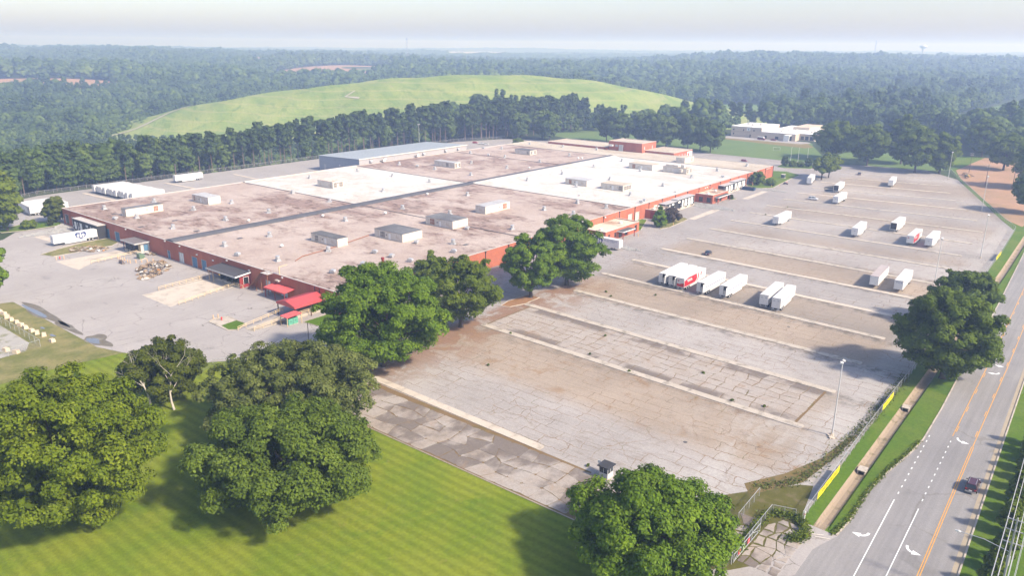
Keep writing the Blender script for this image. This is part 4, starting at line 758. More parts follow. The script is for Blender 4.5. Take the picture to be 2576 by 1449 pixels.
for sg, nm in ((0,'roof_slope'),(1,'roof_slope')):
    y0, y1 = (0,4.1) if sg == 0 else (4.1,8.4); z0, z1 = (3.9,5.0) if sg == 0 else (5.0,3.9)
    mb = MB().xprism([(y0,z0),(y0,z0+.14),(y1,z1+.14),(y1,z1)],-.2,10.9)
    for i in range(23):
        x = -.1+i*.49; mb.add([(x-.04,y0,z0+.14),(x+.04,y0,z0+.14),(x,y0,z0+.21),(x-.04,y1,z1+.14),(x+.04,y1,z1+.14),(x,y1,z1+.21)],[(0,2,5,3),(1,4,5,2)])
    part(RC2, nm, mb, M_redroof)
part(RC2, 'fascia', MB().box(-.2,10.9,-.12,-.01,3.5,4.0), M_redroof); part(RC2, 'fascia', MB().box(-.2,10.9,8.41,8.5,3.5,4.0), M_redroof); part(RC2, 'gable', MB().add([(-.22,-.1,3.5),(-.22,8.5,3.5),(-.22,8.5,4.0),(-.22,4.1,5.12),(-.22,-.1,4.0),(-.12,-.1,3.5),(-.12,8.5,3.5),(-.12,8.5,4.0),(-.12,4.1,5.12),(-.12,-.1,4.0)],[(0,1,2,3,4),(5,9,8,7,6),(0,5,6,1),(1,6,7,2),(2,7,8,3),(3,8,9,4),(4,9,5,0)]), M_redroof)
for x, y in ((.1,.2),(.1,8.2),(5.4,.2),(5.4,8.2),(10.4,.2)): part(RC2, 'post', MB().box(x-.12,x+.12,y-.12,y+.12,0,3.9), mat('brown_post',(.10,.045,.035),.7,.2))
PV = thing('red_shelter', 'little red flat-roofed shelter on cream posts over green cabinets', 'shelter', (115.9,170.9,0))
mb = MB().yprism([(0,2.6),(0,2.74),(4.9,2.96),(4.9,2.82)],0,3.2); ribroof(mb,0,4.9,.1,3.1,lambda x: 2.6+.045*x,.4); part(PV, 'roof', mb, M_redroof)
for x, y in ((.12,.12),(.12,3.05),(4.75,.12),(4.75,3.05)): part(PV, 'post', MB().box(x-.08,x+.08,y-.08,y+.08,0,2.62+.04*x), M_railm)
M_green = mat('green_cabinet', (.12,.36,.26), .5, .12, .5); 
for i in range(2):
    T = thing('utility_cabinet', 'mint green metal cabinet under the red shelter, %s one' % ('left' if i == 0 else 'right'), 'cabinet', (117.0+i*1.6,171.9,0)); part(T, 'body', MB().box(0,1.5,0,1.1,.08,1.75), M_green); part(T, 'lid', MB().box(-.05,1.55,-.05,1.15,1.751,1.85), M_green); part(T, 'handle', MB().box(.7,.8,-.08,-.005,.8,1.2), M_dk); part(T, 'plinth', MB().box(-.1,1.6,-.1,1.2,0,.08), M_conc)
ST = thing('fire_stair', 'rusty steel fire stair climbing the brick wall to the roof', 'stair', (129.2,198.4,0))
mb = MB(); 
for y in (.2,1.5)[:0]: pass
for x in (.3,1.7): part(ST, 'stringer', MB().bar((x,11.9,.1),(x,4.4,6.5),.12,.3), M_rust)
for i in range(20): part(ST, 'tread', MB().box(.36,1.64,11.7-i*.375-.14,11.7-i*.375+.14,.28+i*.32,.33+i*.32), M_rust)
part(ST, 'landing', MB().box(.2,2.6,.8,4.4,6.45,6.55), M_cope)
for x, y in ((.3,7.4),(1.6,7.4),(.3,4.5),(.3,1.0)): part(ST, 'post', MB().box(x-.07,x+.07,y-.07,y+.07,0,3.9 if y > 7 else 6.45), M_rust)
for x in (.3,1.7): part(ST, 'handrail', MB().bar((x,11.9,1.15),(x,4.4,7.5),.06).bar((x,4.4,7.5),(x,.9,7.5),.06).bar((x,4.4,6.5),(x,4.4,7.5),.06).bar((x,.9,6.5),(x,.9,7.5),.06).bar((x,8,3.4),(x,8,4.5),.06), M_rust)
TC = thing('jib_crane', 'cream jib crane arm standing on the roof edge above the grey doors', 'crane', (131.9,196.4,WH)); part(TC, 'mast', MB().box(-.12,.12,-.12,.12,0,2.4), M_railm); part(TC, 'arm', MB().bar((0,0,2.4),(2.2,-1.2,2.9),.2), M_railm); part(TC, 'duct', MB().box(-1.3,-.3,-.9,.9,-1.9,-1.5), M_cream)
# railings and ramps
def railing(label, pts, zs, hgt=1.1, step=2.2):
    T = thing('railing', label, 'railing', (pts[0][0],pts[0][1],0)); ox, oy = pts[0]
    for i in range(len(pts)-1):
        (x0,y0),(x1,y1) = pts[i], pts[i+1]; z0, z1 = zs[i], zs[i+1]; L = math.dist(pts[i],pts[i+1]); n = max(1,int(L/step))
        for hh in (hgt, hgt*.55): part(T, 'rail', MB().bar((x0-ox,y0-oy,z0+hh),(x1-ox,y1-oy,z1+hh),.10), M_railm)
        for k in range(n+(1 if i == len(pts)-2 else 0)):
            f = k/n; part(T, 'post', MB().box(-.06,.06,-.06,.06,0,hgt+.02), M_railm, (x0+(x1-x0)*f-ox, y0+(y1-y0)*f-oy, z0+(z1-z0)*f))
railing('cream pipe railing beside the ramp of the worn grey dock shed', [(110.6,276.2),(127.4,277.4)], [0,.2])
railing('cream pipe railing along the debris side of the pale concrete dock ramp', [(110.3,229.4),(126.6,229.9)], [0,.4])
railing('cream pipe railing along the near side of the pale concrete dock ramp', [(106.8,211.0),(127.4,214.6),(127.5,210.0)], [0,.4,.4])
railing('upper cream railing of the loading ramp leading under the red gabled canopy', [(105.9,178.9),(121,180.0)], [.1,1.3]); railing('lower cream railing of the loading ramp beside the red shelter', [(108.5,175.4),(116.5,175.0),(130.2,174.2)], [0,.6,1.2])
RP = struct('ramp', MB().add([(108,175.8,.03),(131.3,174.6,.03),(131.3,179.6,.03),(108,178.6,.03),(108,175.8,.10),(131.3,174.6,1.2),(131.3,179.6,1.2),(108,178.6,.10)],[(0,3,2,1),(4,5,6,7),(0,1,5,4),(1,2,6,5),(2,3,7,6),(3,0,4,7)]), M_concd)
struct('ramp_wall', MB().add([(110.5,229.7,.03),(126.6,230.2,.03),(126.6,230.6,.03),(110.5,230.1,.03),(110.5,229.7,.1),(126.6,230.2,.5),(126.6,230.6,.5),(110.5,230.1,.1)],[(0,3,2,1),(4,5,6,7),(0,1,5,4),(1,2,6,5),(2,3,7,6),(3,0,4,7)]), M_concd)
bolm = MB().tube([(0,0,0),(0,0,1.15),(0,0,1.22)],[.13,.13,.07],10).mesh('bollard')
for i, (x, y) in enumerate([(119.5,275.6),(119.4,273.7),(119.6,272.3),(119.9,271.3),(119.4,268.2),(119.6,266.8),(121.1,265.7),(122.6,264.6),(124.0,263.5),(125.7,262.7),(105.0,290.7),(107.2,289.9),(106.8,192.5),(108.1,192.2),(417.6,163.6),(421,154.2),(424.8,151.2),(298.5,150.2),(270.6,151.4)]):
    lb = 'cream bollard in the ring round the green transformer' if i < 10 else 'cream bollard on the small kerbed bed by the debris' if i < 12 else 'cream bollard on the hydrant island' if i < 14 else 'cream bollard by the round bush and lawn' if i < 17 else 'lone cream bollard by the trees at the roller door' if i == 17 else 'short bollard by the dark entrance canopy'
    tag(link('bollard', bolm, mat('bollard_paint',(.66,.42,.22),.6,.12), None, (x,y,.02)), lb, 'bollard', lb)
for lb, x, y in (('red fire hydrant on the kerbed island in the yard',107.7,189.8),('red fire hydrant between bollards near the debris heap',106.1,290.6)):
    T = thing('fire_hydrant', lb, 'hydrant', (x,y,.1)); part(T, 'barrel', MB().tube([(0,0,0),(0,0,.1),(0,0,.12),(0,0,.7),(0,0,.72),(0,0,.78),(0,0,.95)],[.22,.22,.15,.15,.2,.2,.08],10), mat('hydrant_red',(.5,.03,.03),.4,.1)); part(T, 'outlet', MB().tube([(-.28,0,.55),(.28,0,.55)],.08,8), MATS['hydrant_red'])
T = thing('transformer', 'olive green pad transformer ringed by cream bollards', 'transformer', (123.9,268.6,0)); M_ol = mat('olive_cabinet',(.13,.19,.12),.5,.12)
part(T, 'pad', MB().box(-.2,2.4,-.2,2.4,0,.2), M_conc); part(T, 'body', MB().box(0,1.3,0,2.2,.2,1.9), M_ol); part(T, 'lid', MB().box(-.06,1.36,-.06,2.26,1.901,2.0), M_ol); part(T, 'radiator', MB().box(1.31,2.0,.2,2.0,.4,1.7), M_ol)
T = thing('loader_bucket', 'dark steel loader bucket lying by the bollards', 'bucket', (117.0,267.4,0)); part(T, 'shell', MB().yprism([(0,.05),(1.2,.05),(1.2,.15),(.2,.2),(.12,.9),(.5,1.2),(.4,1.25),(0,.95)],0,2.2), mat('bucket_steel',(.14,.11,.10),.7,.3)); part(T, 'side', MB().yprism([(0,.05),(1.2,.05),(.5,1.2),(0,.95)],-.06,-.005), MATS['bucket_steel']); part(T, 'side', MB().yprism([(0,.05),(1.2,.05),(.5,1.2),(0,.95)],2.205,2.26), MATS['bucket_steel'])
# heaps of pallets and boards
boards = [MB().cbox((0,0,0),d).mesh('board') for d in ((2.2,.22,.05),(1.3,.3,.06),(1.8,.9,.05),(.9,.7,.35),(2.6,.15,.12),(1.2,1.1,.14),(.7,.5,.5))]
pm_ = MB(); [pm_.cbox((0,-.5+i*.166,.06),(1.2,.11,.02)) for i in range(7)]; [pm_.cbox((x,0,0),(.09,1.1,.1)) for x in (-.55,0,.55)]; pallet = pm_.mesh('pallet')
M_junk = [M_wood, mat('pale_board',(.50,.41,.30),.9,.2,1,.1,rndobj=.4), mat('dark_junk',(.10,.085,.075),.9,.3,1,.1), mat('white_junk',(.62,.60,.57),.7,.15,1), mat('orange_board',(.48,.24,.09),.8,.2,1)]
def heap(label, cx, cy, rx, ry, rot, hgt, n, seed):
    r_ = random.Random(seed); T = thing('debris_heap', label, 'debris', (cx,cy,.03))
    for i in range(n):
        a, q = r_.uniform(0,6.28), math.sqrt(r_.random()); x, y = rx*q*math.cos(a), ry*q*math.sin(a); x, y = x*math.cos(rot)-y*math.sin(rot), x*math.sin(rot)+y*math.cos(rot)
        isp = r_.random() < .28; me = (pallet if isp else r_.choice(boards)).copy(); me.materials.clear()
        mm = r_.choices(M_junk, (5,4,1.3,2.2,.8))[0] if not isp else M_junk[0]
        o = part(T, 'pallet' if isp else 'board', me, mm, (x,y,.12+hgt*(1-q**1.6)*r_.uniform(.2,1.0)))
        o.rotation_euler = (r_.uniform(-.35,.35), r_.uniform(-.35,.35), r_.uniform(0,3.14))
heap('low scattered heap of broken boards beside the grey dock shed', 118.5,297,7.5,4.6,2.2,.7,85,1)
heap('big heap of smashed pallets, boards and scrap in the yard', 121,253.5,10.5,5.2,.95,1.7,170,2); heap('loose pile of slats against the wall by the grey dock shed', 130.0,273,1.5,2.5,0,.7,22,3); heap('spilt boards at the near end of the big debris heap', 114.5,245.6,2.6,2.0,.3,.9,36,4)
# concrete blocks along the rough grass
for i, (x, y) in enumerate([(71.0,243.6),(71.0,240.9),(70.6,237.1),(70.5,233.9),(70.6,230.4),(70.4,227.3),(70.4,224.1),(70.5,220.2),(70.8,217.4),(71.3,214.4),(70.9,208.3),(62,207),(61,210.5)]):
    r_ = random.Random(i); mb = MB(); w_, l_, h_ = 1.1+r_.uniform(-.1,.1), 1.5+r_.uniform(-.2,.3), .85
    mb.add([(-w_/2,-l_/2,0),(w_/2,-l_/2,0),(w_/2,l_/2,0),(-w_/2,l_/2,0),(-w_/2+.1,-l_/2+.1,h_),(w_/2-.12,-l_/2+.1,h_),(w_/2-.1,l_/2-.14,h_*.94),(-w_/2+.1,l_/2-.1,h_)],[(0,3,2,1),(4,5,6,7),(0,1,5,4),(1,2,6,5),(2,3,7,6),(3,0,4,7)])
    lb = {10:'lone pale concrete block set apart at the near end of the row', 11:'broken concrete block on the gravel pad', 12:'second broken concrete block on the gravel pad'}.get(i, 'pale concrete block, %s from the far end of the row along the rough grass' % ORD[min(i,14)])
    tag(link('concrete_block', mb.mesh('concrete_block'), mat('pale_block',(.60,.48,.35),.9,.15,.6), None, (x,y,.01), r_.uniform(-.5,.5)), lb, 'concrete block', 'concrete blocks by the rough grass')
# rip-rap beside the docks
def riprap(poly, n, seed):
    r_ = random.Random(seed); mb = MB(); xs_ = [q[0] for q in poly]; ys_ = [q[1] for q in poly]
    def inside(x, y):
        c = False
        for i in range(len(poly)):
            (x0,y0),(x1,y1) = poly[i], poly[i-1]
            if (y0 > y) != (y1 > y) and x < (x1-x0)*(y-y0)/(y1-y0)+x0: c = not c
        return c
    k = 0
    while k < n:
        x, y = r_.uniform(min(xs_),max(xs_)), r_.uniform(min(ys_),max(ys_))
        if not inside(x,y): continue
        s_ = r_.uniform(.18,.5); pts = [Vector((r_.gauss(0,1),r_.gauss(0,1),r_.gauss(0,1))) for _ in range(1)]
        o = [(s_*r_.uniform(.6,1.2),0,0),(0,s_*r_.uniform(.6,1.2),0),(-s_*r_.uniform(.6,1.2),0,0),(0,-s_*r_.uniform(.6,1.2),0),(r_.uniform(-.1,.1),r_.uniform(-.1,.1),s_*r_.uniform(.5,.9)),(0,0,-s_*.4)]
        a = r_.uniform(0,6.3); o = [(x+p[0]*math.cos(a)-p[1]*math.sin(a), y+p[0]*math.sin(a)+p[1]*math.cos(a), .12+p[2]) for p in o]
        mb.add(o, [(0,1,4),(1,2,4),(2,3,4),(3,0,4),(1,0,5),(2,1,5),(3,2,5),(0,3,5)]); k += 1
    o = link('riprap', mb.mesh('riprap'), mat('riprap_stone',(.33,.325,.31),.9,.4,.9,.15,coord=P)); o['kind'] = 'stuff'; o['label'] = 'bank of broken grey stones beside a truck dock'; o['category'] = 'stones'
riprap([(352.5,166.5),(345.6,166),(341,158.8),(344,143),(346.5,142.5),(352.9,156.2)],620,1); riprap([(409.5,163),(409.3,158.8),(409,141.5),(411,142),(412,158)],260,2); riprap([(250,148),(248.6,142.5),(250.9,138.3),(253.7,146.5)],160,3); riprap([(131,349),(128.2,331.5),(123.7,332.1),(109.2,335),(109.2,337.4),(119,340.1),(124,341),(127,346)],620,4)

# ---------------------------------------------------------------- trailers
M_trw = mat('trailer_white', (.68,.675,.66), .4, .05, .3, .4, rndobj=.10); M_trr = mat('trailer_roof', (.62,.61,.59), .5, .08, .3, .3, rndobj=.12); M_trs = mat('trailer_stripe', (.10,.12,.30), .5, .1); M_tyre = mat('tyre', (.02,.02,.02), .9, .2); M_rim = mat('rim', (.55,.55,.55), .4, .1, metal=.3); M_steel = mat('chassis_steel', (.07,.065,.065), .7, .25); M_trg = mat('trailer_rail', (.55,.54,.52), .5, .1)
M_tred = mat('livery_red', (.45,.025,.035), .45, .12, .6); M_tblue = mat('livery_blue', (.02,.045,.18), .45, .1); M_tgrey = mat('faded_print', (.36,.38,.42), .5, .1); M_roofb = mat('stained_trailer_roof', (.40,.345,.33), .7, .2, .3)
tyre_m = MB().tube([(0,-.28,0),(0,-.26,0),(0,.26,0),(0,.28,0)],[.44,.51,.51,.44],18).mesh('tyre', True); rim_m = MB().tube([(0,-.30,0),(0,-.285,0),(0,.285,0),(0,.30,0)],[.16,.29,.29,.16],12).mesh('rim')
BODY = {}
def tmesh(key, fn):
    if key not in BODY: BODY[key] = fn().mesh(key.split('|')[0])
    return BODY[key]
def body_mb():
    mb = MB(); mb.box(-8.07,8.07,-1.295,-1.235,1.15,4.02); mb.box(-8.07,8.07,1.235,1.295,1.15,4.02); mb.box(8.0,8.09,-1.234,1.234,1.15,4.02); mb.box(-8.07,7.99,-1.234,1.234,1.15,1.25); return mb
def rail_mb():
    mb = MB()
    for s_ in (-1,1): mb.box(-8.08,8.08,s_*1.31-.02,s_*1.31+.02,1.08,1.26); mb.box(-8.08,8.08,s_*1.305-.02,s_*1.305+.02,3.93,4.05)
    return mb
def under_mb():
    mb = MB(); mb.box(-7.6,-3.6,-.55,-.4,.75,1.14); mb.box(-7.6,-3.6,.4,.55,.75,1.14); mb.box(-6.1,-5.9,-1.1,1.1,.42,.58); mb.box(-4.85,-4.65,-1.1,1.1,.42,.58); mb.box(-3.6,6.5,-.1,.1,.98,1.14); return mb
def guard_mb():
    mb = MB(); mb.box(-8.12,-8.0,-1.2,1.2,.45,.58); mb.box(-8.12,-8.0,-.75,-.62,.58,1.1); mb.box(-8.12,-8.0,.62,.75,.58,1.1); mb.box(-8.14,-8.08,-1.29,1.29,1.02,1.2); return mb
def gear_mb():
    mb = MB()
    for s_ in (-.9,.9): mb.box(4.7,4.9,s_-.08,s_+.08,.1,1.14); mb.box(4.6,5.0,s_-.18,s_+.18,.0,.1)
    mb.bar((4.8,-.9,.6),(4.8,.9,.6),.08); return mb
def door_mb(s_):
    mb = MB(); y0, y1 = (.01,1.23) if s_ > 0 else (-1.23,-.01); mb.box(-8.07,-8.01,y0,y1,1.26,3.92)
    for f in (.25,.62): mb.box(-8.12,-8.071,y0+(y1-y0)*f-.025,y0+(y1-y0)*f+.025,1.2,3.95)
    for z in (1.5,2.6,3.6): mb.box(-8.09,-8.071,y0+.02,y1-.02,z-.04,z+.04)
    return mb
def trailer(label, cx, cy, hd, rear='shut', stripe=True, skirt=True, roof=None, logo=None, group='trailers parked in the lot', emblem=True):
    T = thing('semi_trailer', label, 'trailer', (cx,cy,.02), R(hd), group)
    part(T, 'body', tmesh('body', body_mb), M_trw); part(T, 'roof', tmesh('roof|%s' % id(roof), lambda: MB().box(-8.07,8.07,-1.294,1.294,4.021,4.10)), roof or M_trr); part(T, 'rail', tmesh('rail', rail_mb), M_trg)
    part(T, 'undercarriage', tmesh('undercarriage', under_mb), M_steel); part(T, 'rear_guard', tmesh('rear_guard', guard_mb), M_trg); part(T, 'landing_gear', tmesh('landing_gear', gear_mb), M_steel)
    for x in (-6.0,-4.75):
        for s_ in (-.98,.98): w_ = part(T, 'wheel', tyre_m, M_tyre, (x,s_,.51)); part(w_, 'rim', rim_m, M_rim)
    if rear in ('shut','one'): part(T, 'rear_door', tmesh('rear_door|l', lambda: door_mb(1)), M_trw)
    if rear == 'shut': part(T, 'rear_door', tmesh('rear_door|r', lambda: door_mb(-1)), M_trw)
    if rear in ('one','open'): o = part(T, 'interior', tmesh('interior', lambda: MB().box(-7.2,7.9,-1.23,1.23,1.26,3.95)), M_dk if rear == 'open' else M_steel)  # solid dark block set inside, standing in for the shaded load space
    if rear == 'one':
        o = part(T, 'rear_door', tmesh('rear_door|s', lambda: MB().box(-9.25,-8.06,-1.37,-1.32,1.26,3.92)), M_trw); o = part(T, 'cargo', tmesh('cargo', lambda: MB().box(-7.9,-7.21,-1.1,0,1.26,2.6)), M_trg)
    if skirt: part(T, 'side_skirt', tmesh('side_skirt', lambda: MB().box(-3.7,4.2,-1.28,-1.25,.42,1.07)), M_trw); part(T, 'side_skirt', tmesh('side_skirt|2', lambda: MB().box(-3.7,4.2,1.25,1.28,.42,1.07)), M_trw)
    if stripe:
        for s_ in (-1,1): part(T, 'stripe', tmesh('stripe|%d' % s_, lambda: MB().box(-6.2,7.4,s_*1.301-.004,s_*1.301+.004,2.42,2.62)), M_trs)
    if emblem:
        for s_ in (-1,1): part(T, 'emblem', tmesh('emblem|%d' % s_, lambda: MB().add([(-6.9+.62*math.cos(a),s_*1.304,2.72+.42*math.sin(a)) for a in [2*math.pi*k/14 for k in range(14)]],[tuple(range(14))])), M_tgrey)
        part(T, 'emblem', tmesh('emblem|f', lambda: MB().add([(8.1,.35*math.cos(a),2.9+.16*math.sin(a)) for a in [2*math.pi*k/12 for k in range(12)]],[tuple(range(12))])), M_tgrey)
        if rear == 'shut':
            for s_ in (-.62,.62): part(T, 'emblem', tmesh('emblem|r%.1f' % s_, lambda: MB().add([(-8.125,s_+.3*math.cos(a),3.25+.12*math.sin(a)) for a in [2*math.pi*k/12 for k in range(12)]],[tuple(range(12))])), M_tgrey)
    if logo: logo(T)
    return T
def flat(T, name, pts, y, m_): part(T, name, MB().add([(x, y, z) for x, z in pts], [tuple(range(len(pts)))]), m_)
def lanc(sgn, d):                                             # sgn: side, d: +1 when local +x reads left to right
    def f(T):
        y = sgn*1.306; fx = lambda x: x*d
        flat(T, 'livery_panel', [(fx(-7.9),1.28),(fx(.2),1.28),(fx(1.6),2.4),(fx(.9),3.88),(fx(-5.2),3.88),(fx(-7.9),3.2)], y, M_tred); flat(T, 'livery_chevron', [(fx(.9),1.28),(fx(1.6),1.28),(fx(3.0),2.4),(fx(2.2),3.88),(fx(1.6),3.88),(fx(2.3),2.4)], y, M_tred)
        for (x0,z0) in ((3.9,2.7),(4.55,2.7),(3.9,3.25),(4.55,3.25)): flat(T, 'logo_square', [(fx(x0),z0),(fx(x0+.52),z0),(fx(x0+.52),z0+.45),(fx(x0),z0+.45)], y, M_tred)
        me = xf(textmesh('Lanc', 1.3), ((d,0,0),(0,0,1),(0,-d,0)), (fx(6.5),sgn*1.307,3.15)); part(T, 'lettering', me, M_tgrey)
        for k in range(3): flat(T, 'tag_line', [(fx(-6.2+k*.3),3.3-k*.32),(fx(-2.6+k*.3),3.3-k*.32),(fx(-2.5+k*.3),3.12-k*.32),(fx(-6.1+k*.3),3.12-k*.32)], sgn*1.309, M_trw)
        part(T, 'door_livery', MB().add([(-8.13,-1.2,1.28),(-8.13,1.2,1.28),(-8.13,1.2,2.3),(-8.13,.4,2.15),(-8.13,-1.2,2.6)],[(0,1,2,3,4)]), M_tred)
        for (y0,z0) in ((.45,2.95),(.72,2.95),(.45,3.2),(.72,3.2)): part(T, 'logo_square', MB().add([(-8.131,y0,z0),(-8.131,y0+.22,z0),(-8.131,y0+.22,z0+.2),(-8.131,y0,z0+.2)],[(0,1,2,3)]), M_tred); part(T, 'logo_square', MB().add([(8.1,-y0,z0),(8.1,-y0-.22,z0),(8.1,-y0-.22,z0+.2),(8.1,-y0,z0+.2)],[(0,1,2,3)]), M_tred)
    return f
def gulf(sgn, d):
    def f(T):
        y = sgn*1.306; fx = lambda x: x*d; xs_ = -1 if d < 0 else 1; ctr = 1.8 if d < 0 else -1.2
        def P_(pts, nm, m_, yy): flat(T, nm, [((ctr+px)*1.0 if d > 0 else -(ctr+px), z) for px, z in pts], yy, m_)
        P_([(-2.1,3.35),(-1.6,3.95),(0,3.75),(1.6,3.95),(2.1,3.35),(1.7,2.1),(0,1.2),(-1.7,2.1)], 'shield', M_tblue, y)
        for q in ([(-1.5,2.9),(-.9,3.5),(-.5,2.9),(-.7,2.2),(-1.2,2.1)], [(1.5,2.9),(.9,3.5),(.5,2.9),(.7,2.2),(1.2,2.1)], [(-.25,3.6),(.25,3.6),(.35,2.3),(0,1.6),(-.35,2.3)], [(-1.1,1.85),(-.5,2.0),(-.6,1.6)], [(1.1,1.85),(.5,2.0),(.6,1.6)]): P_(q, 'shield_figure', M_trw, sgn*1.309)
        tx = 3.6 if d < 0 else 4.3
        part(T, 'lettering', xf(textmesh('GULF RELAY', .86, 0, 1.25), ((d,0,0),(0,0,1),(0,-d,0)), (tx,sgn*1.308,3.35)), M_tblue if d > 0 else M_tgrey)
        flat(T, 'tag_line', [(tx-1.6,2.75),(tx+1.6,2.75),(tx+1.6,2.88),(tx-1.6,2.88)], sgn*1.308, M_tgrey)
        part(T, 'emblem', MB().add([(8.1,-.25,2.7),(8.1,.25,2.7),(8.1,.25,3.1),(8.1,0,3.25),(8.1,-.25,3.1)],[(0,1,2,3,4)]), M_tblue)
    return f
def tci(T): part(T, 'lettering', xf(textmesh('TCI', .8, 0, 1.5), ((0,1,0),(0,0,1),(1,0,0)), (8.1,0,3.4)), M_tblue)
# heading 0 = nose pointing along +x (rear towards the camera side)
TR = [('white trailer with one door ajar, leftmost of the close trio',216.6,111.5,232.9,112.1,0,dict(rear='one',stripe=False)),('white trailer squeezed in the middle of the close trio',216.4,107.8,232.5,108.5,0,dict(rear='one',stripe=False)),
('white trailer with big red livery panel and chevron, right end of the close trio',215.6,104.6,231.9,105.0,0,dict(stripe=False,emblem=False,logo=lanc(-1,1))),('white blue-striped trailer with a door ajar, next right of the red-panelled one',215.3,97.6,231.6,97.9,0,dict(rear='one')),('white blue-striped trailer with pale cargo showing in its open door',216.8,90.7,232.8,91.1,0,dict(rear='one')),
('shut white blue-striped trailer, left of the close pair in the front row',216.1,77.7,232.2,79.1,0,dict()),('shut white blue-striped trailer, right of the close pair in the front row',215.3,73.7,231.5,75.1,0,dict()),
('plain white trailer with a brown stained roof near the roadside trees',258.1,58.0,274.5,58.9,1,dict(stripe=False,skirt=False,emblem=False,roof=M_roofb)),('plain white trailer with blue letters on its nose beside the roadside trees',257.9,50.7,274.6,51.5,1,dict(stripe=False,skirt=False,emblem=False,logo=tci)),
('white trailer with a gaping dark open rear in the middle of the lot',347.2,73.8,363.4,74.1,0,dict(rear='open')),('white trailer with red livery on its rear half, nose towards us',326.6,62.7,342.8,63.1,1,dict(stripe=False,emblem=False,logo=lanc(1,-1))),('white blue-striped trailer parked right of the half-red one',327.2,56.3,343.4,56.7,1,dict()),
('white blue-striped trailer standing alone, nose towards us, mid lot',326.2,83.4,342.4,84.4,1,dict()),('white blue-striped trailer near the drive with a dark bush behind',326.5,116.1,342.7,116.4,1,dict()),('plain white trailer just in front of the one on the tar patch',392.6,111.3,408.8,111.9,1,dict(stripe=False,skirt=False)),
('white trailer with dark open rear standing on the black tar patch',425.6,121.2,441.8,122.9,0,dict(rear='open',skirt=False)),('plain white trailer farthest back by the shady oaks',463.6,103.4,479.6,105.5,1,dict(stripe=False,skirt=False,emblem=False))]
for lb, x0, y0, x1, y1, nose, kw in TR:
    h = math.degrees(math.atan2(y1-y0, x1-x0)); trailer(lb, (x0+x1)/2, (y0+y1)/2, h + (180 if nose else 0), **kw)
for i in range(11):
    lb = 'white trailer at the far end of the tight row behind the warehouse' if i == 0 else 'white blue-striped trailer at the near end of the tight row behind the warehouse' if i == 10 else 'white trailer in the tight row behind the warehouse, %s from its far end' % ORD[i]
    trailer(lb, 178.6+i*.15+(.5 if i % 3 == 1 else 0), 409.6-i*3.56, 180, stripe=True, skirt=i % 2 == 0, group='row of trailers behind the warehouse')
trailer('lone white blue-striped trailer by the pines behind the warehouse', 221.4, 408.8, 179)
for i in range(5): trailer('white trailer with open dark rear, nearest in the rank behind the left trees' if i == 0 else 'white trailer in the rank behind the left trees, %s from the near side' % ORD[i], 136.2+i*.4, 376.3+i*3.5, 0, rear='open' if i == 0 else 'shut', group='rank of trailers behind the left trees')
trailer('white trailer with shield emblem backed into the black dock at the left', 120.2, 311.6, 180, stripe=False, emblem=False, logo=gulf(1,-1), group=None)
trailer('white trailer with shield emblem backed to the wall beside the big tree', 246.4, 153.1, -90, stripe=False, emblem=False, logo=gulf(-1,1), group=None)
tk = trailer('white trailer hitched behind the blue tractor near the lawn', 449, 142.2, 11.7, stripe=False, skirt=False, emblem=False); 
T = thing('tractor_unit', 'dark blue road tractor pulling a white trailer near the lawn', 'truck', (449+math.cos(R(11.7))*9.6, 142.2+math.sin(R(11.7))*9.6, .02), R(11.7)); M_cab = mat('cab_blue',(.015,.035,.14),.35,.1,.5,.5)
part(T, 'cab', MB().yprism([(-1.8,.9),(2.2,.9),(2.2,1.9),(.9,2.1),(.4,3.0),(.1,3.9),(-1.8,3.7)],-1.2,1.2), M_cab); part(T, 'chassis', MB().box(-4.5,2.0,-.5,.5,.6,.9), M_steel); part(T, 'windscreen', MB().yprism([(.93,2.15),(.45,2.95),(.5,3.0),(.98,2.18)],-1.05,1.05), M_glass)
for x in (1.4,-2.6,-3.8):
    for s_ in (-.95,.95): w_ = part(T, 'wheel', tyre_m, M_tyre, (x,s_,.51)); part(w_, 'rim', rim_m, M_rim)
